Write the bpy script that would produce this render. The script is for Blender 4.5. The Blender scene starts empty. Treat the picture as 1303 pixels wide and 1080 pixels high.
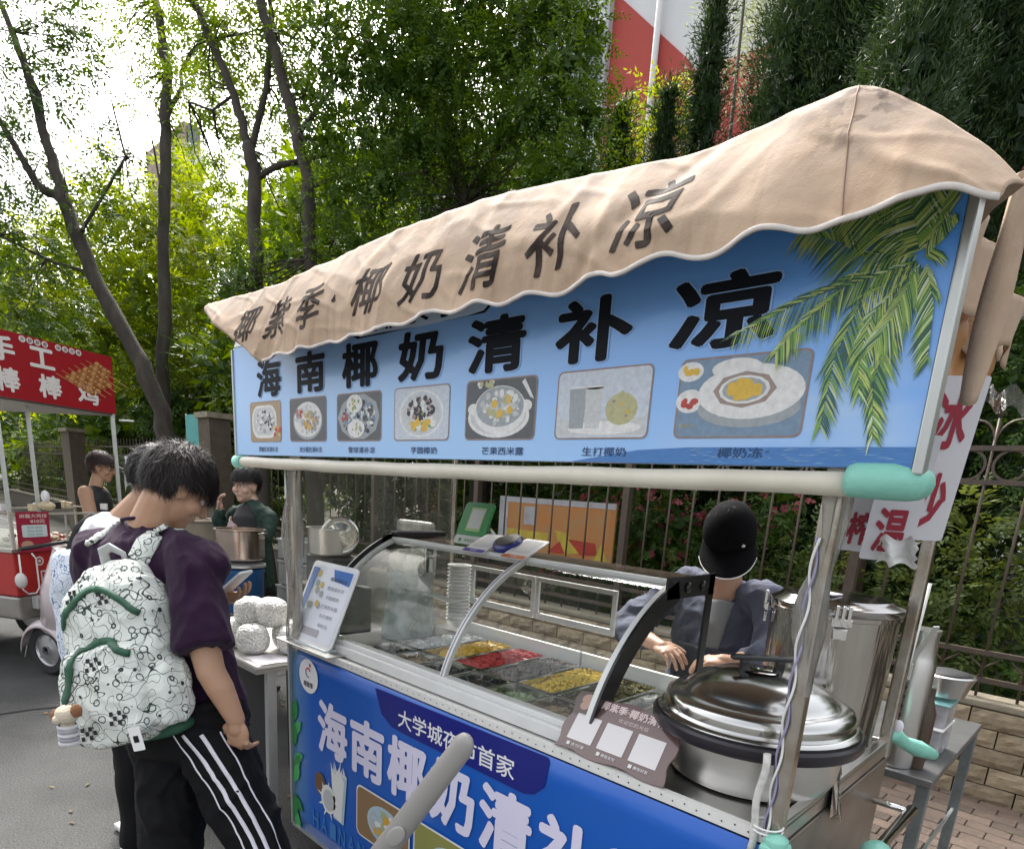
import bpy, bmesh, math, random
import numpy as np
from mathutils import Vector, Matrix, noise as mn
PI = math.pi
rnd = random.Random(7)
SC = bpy.context.scene
COL = SC.collection

# ---------------------------------------------------------------- camera
def rot_cam(a, b, c):
    ca, sa, cb, sb, cc, sc = math.cos(a), math.sin(a), math.cos(b), math.sin(b), math.cos(c), math.sin(c)
    Rz = np.array([[ca, -sa, 0], [sa, ca, 0], [0, 0, 1]])
    Rx = np.array([[1, 0, 0], [0, cb, -sb], [0, sb, cb]])
    Ry = np.array([[cc, 0, sc], [0, 1, 0], [-sc, 0, cc]])
    return Rz @ Rx @ Ry
R = rot_cam(0.755, -0.253, -0.0649)
cam_d = bpy.data.cameras.new('camera')
cam = bpy.data.objects.new('camera', cam_d)
COL.objects.link(cam)
m3 = Matrix([[R[i][0], R[i][2], -R[i][1]] for i in range(3)])
cam.matrix_world = Matrix.Translation((2.4127, -1.2692, 1.5961)) @ m3.to_4x4()
cam_d.sensor_width = 36
cam_d.sensor_fit = 'HORIZONTAL'
cam_d.lens = 22.736
cam_d.shift_x = 0.0026
cam_d.shift_y = 0.2289
cam_d.clip_end = 600
cam_d.clip_start = 0.03
SC.camera = cam

# ---------------------------------------------------------------- sky and sun
SUN_EL, SUN_AZ = math.radians(50), math.radians(300)    # azimuth clockwise from +Y
world = bpy.data.worlds.new('World')
SC.world = world
world.use_nodes = True
nt = world.node_tree
nt.nodes.clear()
sky = nt.nodes.new('ShaderNodeTexSky')
sky.sky_type = 'NISHITA'
sky.sun_disc = False
sky.sun_elevation = SUN_EL
sky.sun_rotation = SUN_AZ
sky.air_density = 1.0
sky.dust_density = 6.0
sky.ozone_density = 1.0
hs = nt.nodes.new('ShaderNodeHueSaturation')
hs.inputs['Saturation'].default_value = 0.22
bg = nt.nodes.new('ShaderNodeBackground')
bg.inputs['Strength'].default_value = 0.15
wo = nt.nodes.new('ShaderNodeOutputWorld')
nt.links.new(sky.outputs[0], hs.inputs['Color'])
nt.links.new(hs.outputs[0], bg.inputs[0])
nt.links.new(bg.outputs[0], wo.inputs[0])
sd = bpy.data.lights.new('sun', 'SUN')
sun = bpy.data.objects.new('sun', sd)
COL.objects.link(sun)
sd.energy = 1.9
sd.angle = math.radians(20)
sd.color = (1.0, 0.965, 0.9)
sv = Vector((math.sin(SUN_AZ) * math.cos(SUN_EL), math.cos(SUN_AZ) * math.cos(SUN_EL), math.sin(SUN_EL)))
sun.rotation_euler = sv.to_track_quat('Z', 'Y').to_euler()
SC.view_settings.view_transform = 'Standard'
SC.view_settings.look = 'None'
SC.view_settings.gamma = 1
SC.view_settings.exposure = 1.72
SC.cycles.max_bounces = 7
SC.cycles.diffuse_bounces = 3
SC.cycles.glossy_bounces = 3
SC.cycles.transmission_bounces = 6
SC.cycles.transparent_max_bounces = 14
SC.cycles.use_denoising = True

# ---------------------------------------------------------------- materials
MATS = {}
def srgb(h):
    c = [int(h[i:i + 2], 16) / 255 for i in (0, 2, 4)]
    return tuple(x / 12.92 if x <= .04045 else ((x + .055) / 1.055) ** 2.4 for x in c) + (1,)
def mat(name, col, rough=.6, metal=0, var=0, vscale=8, bump=0, bscale=60, spec=.5, col2=None, coat=0, detail=4, objrand=0, stretch=None, anis=0, sub=0):
    """principled material; var mixes towards col2 (or a darker tone) by noise, bump adds noise relief, objrand varies by object"""
    if name in MATS: return MATS[name]
    m = bpy.data.materials.new(name); m.use_nodes = True
    n, l = m.node_tree.nodes, m.node_tree.links
    b = n['Principled BSDF']
    if isinstance(col, str): col = srgb(col)
    col = tuple(col[:3]) + (1,)
    b.inputs['Base Color'].default_value = col
    b.inputs['Roughness'].default_value = rough
    b.inputs['Metallic'].default_value = metal
    b.inputs['Specular IOR Level'].default_value = spec
    b.inputs['Coat Weight'].default_value = coat
    if anis: b.inputs['Anisotropic'].default_value = anis
    tc = n.new('ShaderNodeTexCoord')
    src = tc.outputs['Object']
    if stretch:
        mp = n.new('ShaderNodeMapping'); mp.inputs['Scale'].default_value = stretch
        l.new(src, mp.inputs[0]); src = mp.outputs[0]
    if var or col2 is not None:
        if col2 is None: col2 = tuple(c * .45 for c in col[:3])
        if isinstance(col2, str): col2 = srgb(col2)
        t = n.new('ShaderNodeTexNoise'); t.inputs['Scale'].default_value = vscale; t.inputs['Detail'].default_value = detail
        t.inputs['Roughness'].default_value = .62
        l.new(src, t.inputs['Vector'])
        r = n.new('ShaderNodeMapRange'); r.inputs[1].default_value = .35; r.inputs[2].default_value = .68
        r.inputs[3].default_value = 0; r.inputs[4].default_value = var or 1
        l.new(t.outputs[0], r.inputs[0])
        mx = n.new('ShaderNodeMix'); mx.data_type = 'RGBA'
        mx.inputs[6].default_value = col; mx.inputs[7].default_value = tuple(col2[:3]) + (1,)
        l.new(r.outputs[0], mx.inputs[0]); out = mx.outputs[2]
        l.new(out, b.inputs['Base Color'])
    else: out = None
    if objrand:
        oi = n.new('ShaderNodeObjectInfo')
        hv = n.new('ShaderNodeHueSaturation')
        r2 = n.new('ShaderNodeMapRange'); r2.inputs[3].default_value = 1 - objrand; r2.inputs[4].default_value = 1 + objrand
        l.new(oi.outputs['Random'], r2.inputs[0]); l.new(r2.outputs[0], hv.inputs['Value'])
        if out: l.new(out, hv.inputs['Color'])
        else: hv.inputs['Color'].default_value = col
        l.new(hv.outputs[0], b.inputs['Base Color'])
    if bump:
        t2 = n.new('ShaderNodeTexNoise'); t2.inputs['Scale'].default_value = bscale; t2.inputs['Detail'].default_value = 5
        l.new(src, t2.inputs['Vector'])
        bp_ = n.new('ShaderNodeBump'); bp_.inputs['Strength'].default_value = bump; bp_.inputs['Distance'].default_value = .01
        l.new(t2.outputs[0], bp_.inputs['Height']); l.new(bp_.outputs[0], b.inputs['Normal'])
    MATS[name] = m
    return m
def thin(name, tint=(1, 1, 1), haze=0.0, hazecol=(.8, .8, .8), gloss=1.0, rough=.03, streak=0, hscale=6, bump=0):
    """thin clear sheet (glass pane, plastic film): transparent + fresnel gloss + a little milky diffuse"""
    if name in MATS: return MATS[name]
    m = bpy.data.materials.new(name); m.use_nodes = True
    n, l = m.node_tree.nodes, m.node_tree.links
    n.clear()
    o = n.new('ShaderNodeOutputMaterial')
    tr = n.new('ShaderNodeBsdfTransparent'); tr.inputs[0].default_value = tuple(tint) + (1,)
    gl = n.new('ShaderNodeBsdfGlossy'); gl.inputs['Roughness'].default_value = rough
    df = n.new('ShaderNodeBsdfDiffuse'); df.inputs[0].default_value = tuple(hazecol) + (1,)
    fr = n.new('ShaderNodeFresnel'); fr.inputs[0].default_value = 1.5
    mu = n.new('ShaderNodeMath'); mu.operation = 'MULTIPLY'; mu.inputs[1].default_value = gloss
    l.new(fr.outputs[0], mu.inputs[0])
    m1 = n.new('ShaderNodeMixShader'); m2 = n.new('ShaderNodeMixShader')
    l.new(tr.outputs[0], m1.inputs[1]); l.new(df.outputs[0], m1.inputs[2])
    m1.inputs[0].default_value = haze
    tc = n.new('ShaderNodeTexCoord'); mp = n.new('ShaderNodeMapping'); l.new(tc.outputs['Object'], mp.inputs[0])
    mp.inputs['Scale'].default_value = (1, 1, .25) if streak else (1, 1, 1)
    t = n.new('ShaderNodeTexNoise'); t.inputs['Scale'].default_value = hscale; t.inputs['Detail'].default_value = 5
    l.new(mp.outputs[0], t.inputs[0])
    if haze:
        r = n.new('ShaderNodeMapRange'); r.inputs[1].default_value = .3; r.inputs[2].default_value = .75
        r.inputs[3].default_value = haze * .25; r.inputs[4].default_value = haze * 1.9
        l.new(t.outputs[0], r.inputs[0]); l.new(r.outputs[0], m1.inputs[0])
    if bump:
        bp_ = n.new('ShaderNodeBump'); bp_.inputs['Strength'].default_value = bump; bp_.inputs['Distance'].default_value = .05
        l.new(t.outputs[0], bp_.inputs['Height']); l.new(bp_.outputs[0], gl.inputs['Normal']); l.new(bp_.outputs[0], fr.inputs['Normal'])
    l.new(mu.outputs[0], m2.inputs[0]); l.new(m1.outputs[0], m2.inputs[1]); l.new(gl.outputs[0], m2.inputs[2])
    l.new(m2.outputs[0], o.inputs[0])
    MATS[name] = m
    return m
def leafmat(name, c1, c2, trans=.45):
    if name in MATS: return MATS[name]
    m = bpy.data.materials.new(name); m.use_nodes = True
    n, l = m.node_tree.nodes, m.node_tree.links
    b = n['Principled BSDF']; o = n['Material Output']
    b.inputs['Roughness'].default_value = .55; b.inputs['Specular IOR Level'].default_value = .3
    at = n.new('ShaderNodeAttribute'); at.attribute_name = 'tone'
    mx = n.new('ShaderNodeMix'); mx.data_type = 'RGBA'
    mx.inputs[6].default_value = tuple(c1) + (1,); mx.inputs[7].default_value = tuple(c2) + (1,)
    l.new(at.outputs['Fac'], mx.inputs[0]); l.new(mx.outputs[2], b.inputs['Base Color'])
    tl = n.new('ShaderNodeBsdfTranslucent')
    g = n.new('ShaderNodeHueSaturation'); g.inputs['Hue'].default_value = .47; g.inputs['Value'].default_value = 1.5; g.inputs['Saturation'].default_value = 1.15
    l.new(mx.outputs[2], g.inputs['Color']); l.new(g.outputs[0], tl.inputs[0])
    ms = n.new('ShaderNodeMixShader'); ms.inputs[0].default_value = trans
    l.new(b.outputs[0], ms.inputs[1]); l.new(tl.outputs[0], ms.inputs[2]); l.new(ms.outputs[0], o.inputs[0])
    MATS[name] = m
    return m

STEEL = mat('stainless_steel', (.62, .61, .59), .28, 1, var=.35, vscale=5, col2=(.42, .41, .4), bump=.06, bscale=14)
STEELB = mat('brushed_steel', (.60, .60, .58), .34, 1, var=.3, vscale=30, col2=(.45, .45, .44), stretch=(1, 1, 12))
CHROME = mat('polished_steel', (.75, .74, .72), .1, 1, bump=.05, bscale=9)
POLE = mat('worn_steel_tube', (.58, .56, .52), .25, 1, var=.8, vscale=9, col2=(.33, .27, .2), bump=.25, bscale=18)
WHITE = mat('white_plastic', (.78, .78, .76), .4, var=.15, vscale=3, col2=(.6, .6, .57))
WHITEM = mat('white_painted_frame', (.74, .75, .73), .3, var=.25, vscale=12, col2=(.55, .56, .54))
BLACK = mat('black_plastic', (.012, .012, .013), .28)
BLACKM = mat('black_matt', (.015, .015, .016), .7)
CREAM = mat('cream_padding', (.70, .66, .55), .45, var=.35, vscale=7, col2=(.5, .45, .36), bump=.1, bscale=20)
MINT = mat('mint_foam_cap', (.26, .62, .50), .5, var=.4, vscale=14, col2=(.16, .42, .35), bump=.35, bscale=25)
ALU = mat('aluminium_frame', (.56, .58, .56), .38, .7, var=.4, vscale=10, col2=(.4, .41, .4))
BLUE = mat('cart_blue', (.008, .075, .42), .32, var=.25, vscale=2, col2=(.006, .05, .33))
NAVY = mat('navy_ribbon', (.006, .012, .2), .35)
CLOTHW = mat('white_print', (.78, .76, .82), .5)
INK = mat('black_ink', (.003, .005, .010), .6, spec=.2)
RUBBER = mat('rubber', (.02, .02, .02), .8, bump=.2)

# ---------------------------------------------------------------- mesh helpers
def rotm(ax, a):
    return np.array(Matrix.Rotation(a, 3, ax))
class MB:
    def __init__(s): s.v = []; s.f = []; s.m = []; s.s = []; s.n = 0
    def add(s, vs, fs, mat=0, smooth=False):
        s.v.extend([tuple(float(c) for c in p) for p in vs])
        for f in fs: s.f.append([i + s.n for i in f]); s.m.append(mat); s.s.append(smooth)
        s.n = len(s.v); return s
    def box(s, c, d, rot=None, mat=0):
        x, y, z = [q / 2 for q in d]
        P = np.array([[-x, -y, -z], [x, -y, -z], [x, y, -z], [-x, y, -z], [-x, -y, z], [x, -y, z], [x, y, z], [-x, y, z]])
        if rot is not None: P = P @ np.array(rot).T
        return s.add(P + np.array(c), [(3, 2, 1, 0), (4, 5, 6, 7), (0, 1, 5, 4), (1, 2, 6, 5), (2, 3, 7, 6), (3, 0, 4, 7)], mat)
    def bb(s, a, b, mat=0):
        return s.box([(p + q) / 2 for p, q in zip(a, b)], [abs(q - p) for p, q in zip(a, b)], None, mat)
    def bar(s, p0, p1, w, h, up=(0, 0, 1), mat=0):
        p0, p1 = np.array(p0, float), np.array(p1, float)
        d = p1 - p0; L = np.linalg.norm(d); d /= L
        u = np.array(up, float); x = np.cross(u, d)
        if np.linalg.norm(x) < 1e-4: x = np.cross((0, 1, 0), d)
        x /= np.linalg.norm(x); y = np.cross(d, x)
        return s.box((p0 + p1) / 2, (w, h, L), np.array([x, y, d]).T, mat)
    def tube(s, pts, r, n=10, caps=True, mat=0, squash=1.0, up=(0, 0, 1)):
        pts = [np.array(p, float) for p in pts]; k = len(pts)
        if not hasattr(r, '__len__'): r = [r] * k
        ref = None; vs = []
        for i, p in enumerate(pts):
            d = pts[min(i + 1, k - 1)] - pts[max(i - 1, 0)]; d = d / (np.linalg.norm(d) + 1e-12)
            if ref is None:
                a = np.array(up, float)
                if abs(a @ d) > .95: a = np.array((1., 0, 0))
                x = np.cross(a, d)
            else: x = ref - (ref @ d) * d
            x /= np.linalg.norm(x); y = np.cross(d, x); ref = x
            for j in range(n):
                t = 2 * PI * j / n
                vs.append(p + r[i] * (x * math.cos(t) + squash * y * math.sin(t)))
        fs = [(i * n + j, i * n + (j + 1) % n, (i + 1) * n + (j + 1) % n, (i + 1) * n + j) for i in range(k - 1) for j in range(n)]
        s.add(vs, fs, mat, True)
        if caps:
            s.f.append([s.n - k * n + j for j in range(n)][::-1]); s.m.append(mat); s.s.append(False)
            s.f.append([s.n - n + j for j in range(n)]); s.m.append(mat); s.s.append(False)
        return s
    def lathe(s, prof, c=(0, 0, 0), n=32, M=None, mat=0, sx=1, sy=1):
        prof = [np.array(p, float) for p in prof]
        groups = [[prof[0]]]
        for i in range(1, len(prof)):
            groups[-1].append(prof[i])
            if i < len(prof) - 1:
                a, b = prof[i] - prof[i - 1], prof[i + 1] - prof[i]
                if (a @ b) / (np.linalg.norm(a) * np.linalg.norm(b) + 1e-12) < .8: groups.append([prof[i]])
        for g in groups:
            vs = []
            for r, z in g:
                for j in range(n):
                    t = 2 * PI * j / n; vs.append((r * math.cos(t) * sx, r * math.sin(t) * sy, z))
            vs = np.array(vs)
            if M is not None: vs = vs @ np.array(M).T
            vs = vs + np.array(c)
            k = len(g)
            s.add(vs, [(i * n + j, i * n + (j + 1) % n, (i + 1) * n + (j + 1) % n, (i + 1) * n + j) for i in range(k - 1) for j in range(n)], mat, True)
        return s
    def ball(s, c, r, n=12, mat=0, M=None):
        r = np.array(r if hasattr(r, '__len__') else (r, r, r), float)
        k = n // 2; vs = []
        for i in range(k + 1):
            a = PI * i / k
            for j in range(n):
                t = 2 * PI * j / n; vs.append((math.sin(a) * math.cos(t), math.sin(a) * math.sin(t), math.cos(a)))
        vs = np.array(vs) * r
        if M is not None: vs = vs @ np.array(M).T
        return s.add(vs + np.array(c), [((i + 1) * n + j, (i + 1) * n + (j + 1) % n, i * n + (j + 1) % n, i * n + j) for i in range(k) for j in range(n)], mat, True)
    def grid(s, fn, nu, nv, mat=0, smooth=True):
        vs = [fn(i / nu, j / nv) for i in range(nu + 1) for j in range(nv + 1)]
        return s.add(vs, [(i * (nv + 1) + j, (i + 1) * (nv + 1) + j, (i + 1) * (nv + 1) + j + 1, i * (nv + 1) + j + 1) for i in range(nu) for j in range(nv)], mat, smooth)
    def poly(s, pts, mat=0): return s.add(pts, [tuple(range(len(pts)))], mat)
    def prism(s, pts, off, mat=0):
        """polygon pts extruded by off"""
        k = len(pts); off = np.array(off, float); a = [np.array(p, float) for p in pts]
        return s.add(a + [p + off for p in a], [tuple(range(k))[::-1], tuple(range(k, 2 * k))] + [(i, (i + 1) % k, (i + 1) % k + k, i + k) for i in range(k)], mat)
    def build(s, name, mats, parent=None, bevel=0, seg=2, solid=0, kind=None, sub=0):
        me = bpy.data.meshes.new(name)
        L = root_loc(parent)
        V = np.array(s.v, float) - np.array(L) if s.v else np.zeros((0, 3))
        me.from_pydata(V.tolist(), [], s.f)
        if not isinstance(mats, (list, tuple)): mats = [mats]
        for m in mats: me.materials.append(m)
        me.polygons.foreach_set('material_index', s.m)
        me.polygons.foreach_set('use_smooth', s.s)
        me.update()
        o = bpy.data.objects.new(name, me); COL.objects.link(o)
        if parent: o.parent = parent
        if solid:
            md = o.modifiers.new('thickness', 'SOLIDIFY'); md.thickness = solid; md.offset = 0
        if sub:
            md = o.modifiers.new('sub', 'SUBSURF'); md.levels = md.render_levels = sub
        if bevel:
            md = o.modifiers.new('bevel', 'BEVEL'); md.width = bevel; md.segments = seg; md.limit_method = 'ANGLE'; md.angle_limit = math.radians(40)
        if kind: o['kind'] = kind
        return o
def root_loc(p):
    if p is None: return (0, 0, 0)
    while p.parent: p = p.parent
    return tuple(p.get('_loc', p.location))
def thing(name, label, cat, loc=(0, 0, 0), group=None):
    o = bpy.data.objects.new(name, None); COL.objects.link(o)
    o.location = loc; o.empty_display_size = .1
    o['label'] = label; o['category'] = cat
    if group: o['group'] = group
    return o
def tag(o, label, cat, group=None):
    o['label'] = label; o['category'] = cat
    if group: o['group'] = group
    return o
def struct(o): o['kind'] = 'structure'; return o
def dup(o, loc, label, group=None, rotz=None, parent=None, scale=None):
    c = o.copy(); COL.objects.link(c)
    if parent: c.parent = parent
    else:
        c.location = loc; c['label'] = label
        if rotz is not None: c.rotation_euler = (0, 0, rotz)
        if scale: c.scale = scale
        if group: c['group'] = group
    for ch in o.children: dup(ch, None, None, parent=c)
    return c
TXT = {}
def text_mesh(st, bold=0.0, shear=0):
    """glyph outlines as flat mesh, normalised: centred; width/height in em"""
    k = (st, bold, shear)
    if k in TXT: return TXT[k]
    cu = bpy.data.curves.new('txt', 'FONT'); cu.body = st; cu.size = 1; cu.offset = bold; cu.resolution_u = 2; cu.shear = shear
    o = bpy.data.objects.new('txt', cu); COL.objects.link(o)
    dg = bpy.context.evaluated_depsgraph_get(); dg.update()
    me = bpy.data.meshes.new_from_object(o.evaluated_get(dg))
    V = np.array([v.co[:] for v in me.vertices]); F = [tuple(p.vertices) for p in me.polygons]
    bpy.data.objects.remove(o); bpy.data.meshes.remove(me)
    if len(V): V = V - (V.min(0) + V.max(0)) / 2
    TXT[k] = (V, F); return TXT[k]
def bold_mesh(st, bold, shear=0):
    """a heavier weight: the outline stacked at small shifts, z carries the layer number"""
    V, F = text_mesh(st, 0, shear)
    if not len(V) or not bold: return V, F
    n = 8 if bold > .012 else 4; W = []; G = []
    for k in range(n + 1):
        d = (0, 0) if k == 0 else (bold * math.cos(2 * PI * k / n), bold * math.sin(2 * PI * k / n))
        A = V.copy(); A[:, 0] += d[0]; A[:, 1] += d[1]; A[:, 2] = k
        G += [tuple(i + len(V) * k for i in f) for f in F]; W.append(A)
    return np.concatenate(W), G
def put_text(mb, st, c, w, h, ux, uy, mat=0, bold=0.0, shear=0, lift=.00002):
    """place text in box w x h centred at c with axes ux, uy"""
    V, F = bold_mesh(st, bold, shear)
    if not len(V): return
    s = V[:, :2].max(0) - V[:, :2].min(0)
    A = V[:, 0:1] / s[0] * w; B = V[:, 1:2] / s[1] * h
    N = np.cross(ux, uy)
    P = np.array(c) + A * np.array(ux) + B * np.array(uy) + V[:, 2:3] * lift * N
    mb.add(P, F, mat)
def disc(mb, c, rx, rz, ux, uy, mat=0, n=20, a0=0):
    c, ux, uy = np.array(c, float), np.array(ux, float), np.array(uy, float)
    mb.poly([c + ux * rx * math.cos(2 * PI * i / n + a0) + uy * rz * math.sin(2 * PI * i / n + a0) for i in range(n)], mat)
def rrect(c, w, h, r, ux, uy, n=4):
    c, ux, uy = np.array(c, float), np.array(ux, float), np.array(uy, float); P = []
    for (sx, sy, a) in ((1, 1, 0), (-1, 1, 90), (-1, -1, 180), (1, -1, 270)):
        for i in range(n + 1):
            t = math.radians(a + 90 * i / n)
            P.append(c + ux * (sx * (w / 2 - r) + r * math.cos(t)) + uy * (sy * (h / 2 - r) + r * math.sin(t)))
    return P
X, Y, Z = np.array((1., 0, 0)), np.array((0, 1., 0)), np.array((0, 0, 1.))
def smooth_lerp(tab, x, h=.018):
    xs = [t[0] for t in tab]; ys = [t[1] for t in tab]
    return float(np.mean(np.interp([x - h, x - h / 2, x, x + h / 2, x + h], xs, ys)))
def lerp(tab, x):
    xs = [t[0] for t in tab]; ys = [t[1] for t in tab]
    return float(np.interp(x, xs, ys))

# ================================================================ GROUND
asph = mat('asphalt', (.115, .115, .110), .88, var=.85, vscale=120, col2=(.028, .028, .028), bump=.9, bscale=140, detail=3)
n_, l_ = asph.node_tree.nodes, asph.node_tree.links       # larger worn patches over the grain
s_ = n_['Principled BSDF'].inputs['Base Color'].links[0].from_socket
t_ = n_.new('ShaderNodeTexNoise'); t_.inputs['Scale'].default_value = 1.3; t_.inputs['Detail'].default_value = 6
tc_ = n_.new('ShaderNodeTexCoord'); l_.new(tc_.outputs['Object'], t_.inputs[0])
r_ = n_.new('ShaderNodeMapRange'); r_.inputs[1].default_value = .3; r_.inputs[2].default_value = .7; r_.inputs[3].default_value = .6; r_.inputs[4].default_value = 1.25; l_.new(t_.outputs[0], r_.inputs[0])
h_ = n_.new('ShaderNodeHueSaturation'); l_.new(s_, h_.inputs['Color']); l_.new(r_.outputs[0], h_.inputs['Value']); l_.new(h_.outputs[0], n_['Principled BSDF'].inputs['Base Color'])
mb = MB(); mb.poly([(-70, -40, 0), (40, -40, 0), (40, 2.05, 0), (-70, 2.05, 0)]); struct(mb.build('road', asph))
seam = mat('tar_seam', (.02, .02, .02), .8, var=.5, vscale=30)
mb = MB(); q0 = random.Random(2)
P = [(-2.75 + .015 * math.sin(k * 1.3) + .01 * math.sin(k * 3.1) + .01 * k, -2.6 + k * .15, .004) for k in range(31)]
for a, b in zip(P, P[1:]): w = .009 + .004 * math.sin(a[0] * 9); mb.add([(a[0] - w, a[1], .004), (a[0] + w, a[1], .004), (b[0] + w, b[1], .004), (b[0] - w, b[1], .004)], [(0, 1, 2, 3)])
struct(mb.build('road_seam', seam))
mb = MB(); mb.bb((-70, 2.05, -.1), (40, 2.17, .012)); struct(mb.build('kerb', mat('kerb_stone', (.2, .19, .17), .8, var=.5, bump=.4), bevel=.01))
bed = mat('paving_mortar', (.07, .06, .05), .9, var=.5, bump=.4)
mb = MB(); mb.poly([(-70, 2.17, 0), (40, 2.17, 0), (40, 3.24, 0), (-70, 3.24, 0)]); pav = struct(mb.build('pavement', bed))
soil = mat('soil', (.05, .04, .028), .95, var=.6, vscale=3, col2=(.03, .035, .015), bump=.6, bscale=30)
mb = MB(); mb.poly([(-300, 3.24, .1), (300, 3.24, .1), (300, 400, .1), (-300, 400, .1)]); struct(mb.build('ground', soil))
mb = MB(); mb.poly([(-300, -300, -.02), (300, -300, -.02), (300, 3.3, -.02), (-300, 3.3, -.02)]); struct(mb.build('far_ground', asph))
# paving bricks, the ones the photograph lets you tell apart
pm = mat('paving_brick', (.15, .105, .08), .8, var=.6, vscale=25, col2=(.09, .075, .06), bump=.5, bscale=70, objrand=.3)
mb = MB(); mb.box((0, 0, 0), (.196, .096, .03)); proto = mb.build('brick', pm, pav, bevel=.004, seg=1)
cnt = 0
for r in range(11):
    for k in range(14):
        x, y = .55 + k * .2 + (.1 if r % 2 else 0), 2.22 + r * .1
        o = proto if cnt == 0 else proto.copy()
        if cnt: COL.objects.link(o)
        o.location = (x, y, rnd.uniform(-.002, .003)); o.rotation_euler = (rnd.uniform(-.01, .01), rnd.uniform(-.01, .01), rnd.uniform(-.015, .015)); cnt += 1

# ================================================================ LOW BRICK WALL AND FENCE
brickm = mat('wall_brick', (.36, .29, .19), .85, var=.7, vscale=16, col2=(.2, .15, .1), bump=1.0, bscale=22, objrand=.28)
wall = thing('brick_wall', 'low tan brick wall along the pavement carrying the iron fence', 'wall', (0, 3.3, 0))
mb = MB(); mb.bb((-26, 3.27, -.05), (9, 3.42, .555)); mb.build('wall_core', mat('mortar', (.1, .085, .065), .9, var=.5, bump=.4), wall)
mb = MB(); mb.bb((-26, 3.235, .557), (9, 3.46, .60)); mb.build('coping', mat('coping_stone', (.3, .26, .19), .85, var=.6, bump=.6, bscale=25), wall, bevel=.01)
mb = MB()
rr = random.Random(3)
pts = []
# split-face brick: a box whose front bulges unevenly
def splitbrick(seed, w=.292, h=.104, d=.06):
    q = random.Random(seed); mb = MB()
    def fn(u, v):
        e = min(u, 1 - u, v, 1 - v)
        return ((u - .5) * w, -d / 2 - (0 if e < .01 else q.uniform(.004, .017)), (v - .5) * h)
    mb.grid(lambda u, v: fn(u, v), 5, 3, smooth=False)
    mb.add([(-w / 2, -d / 2, -h / 2), (w / 2, -d / 2, -h / 2), (w / 2, -d / 2, h / 2), (-w / 2, -d / 2, h / 2), (-w / 2, d / 2, -h / 2), (w / 2, d / 2, -h / 2), (w / 2, d / 2, h / 2), (-w / 2, d / 2, h / 2)],
           [(0, 4, 5, 1), (1, 5, 6, 2), (2, 6, 7, 3), (3, 7, 4, 0)])
    return mb
protos = [splitbrick(i).build('brick', brickm, wall) for i in range(4)]
cnt = 0
for r in range(5):
    for k in range(22):
        x = -3.35 + k * .3 + (.15 if r % 2 else 0); z = .055 + r * .111
        p = protos[(k * 3 + r) % 4]
        if cnt < 4: p = protos[cnt]; o = p
        else: o = p.copy(); COL.objects.link(o)
        o.location = (x, 3.262 - 3.3 + 3.3 + rr.uniform(-.004, .004), z); cnt += 1
iron = mat('fence_iron', (.075, .062, .052), .55, .3, var=.6, vscale=30, col2=(.14, .09, .055), bump=.2)
fence = thing('iron_fence', 'dark brown iron railing with ring scrolls standing on the brick wall', 'fence', (0, 3.34, .6))
def fpart(name, mb): return mb.build(name, iron, fence)
for z, h in ((.70, .03), (.86, .028), (1.815, .028), (2.0, .028)):
    mb = MB(); mb.bb((-26, 3.325, z - h / 2), (9, 3.355, z + h / 2)); fpart('rail', mb)
mb = MB(); mb.tube([(0, 3.34, .6), (0, 3.34, 2.16)], .0085, 6); b0 = fpart('bar', mb)
mb = MB()
mb.tube([(0, 3.34, 2.16), (0, 3.34, 2.2), (0, 3.34, 2.28)], [.008, .02, .001], 6); tip0 = mb.build('finial', iron, b0)
mb = MB(); mb.lathe([(.088, -.006), (.074, -.006), (.074, .006), (.088, .006), (.088, -.006)], (.1, 3.34, 1.908), 20, M=rotm('X', PI / 2)); ring0 = fpart('ring', mb)
mb = MB()
for sx in (-1, 1):
    mb.tube([(.1 + sx * (.085 - .03 * t + .028 * math.sin(t * 5)) , 3.34, .715 + .13 * t) for t in [i / 8 for i in range(9)]], .006, 5)
scroll0 = fpart('scroll', mb)
mb = MB()
mb.tube([(.1 + .1 * math.cos(a), 3.34, 2.02 + .13 * math.sin(a)) for a in [PI * i / 10 for i in range(11)]], .007, 5); arch0 = fpart('arch', mb)
mb = MB(); mb.bb((-.03, 3.31, .6), (.03, 3.37, 2.2)); post0 = fpart('post', mb)
for k in range(1, 66):
    x = 3.29 - k * .2
    if (k % 9) == 2:
        o = post0.copy(); COL.objects.link(o); o.location = (x, 0, 0); continue
    o = b0.copy(); COL.objects.link(o); o.location = (x, 0, 0)
    c = tip0.copy(); COL.objects.link(c); c.parent = o
for k in range(1, 18):
    for p0_ in (ring0, scroll0, arch0):
        o = p0_.copy(); COL.objects.link(o); o.location = (3.29 - k * .2, 0, 0)
for p0_ in (b0, ring0, scroll0, arch0): p0_.location = (3.29, 0, 0)
post0.location = (3.89, 0, 0)
mb = MB()
for k in range(66, 140):
    mb.tube([(3.29 - k * .2, 3.34, .6), (3.29 - k * .2, 3.34, 2.16)], .0085, 4)
fpart('far_bars', mb)['kind'] = 'stuff'
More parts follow.
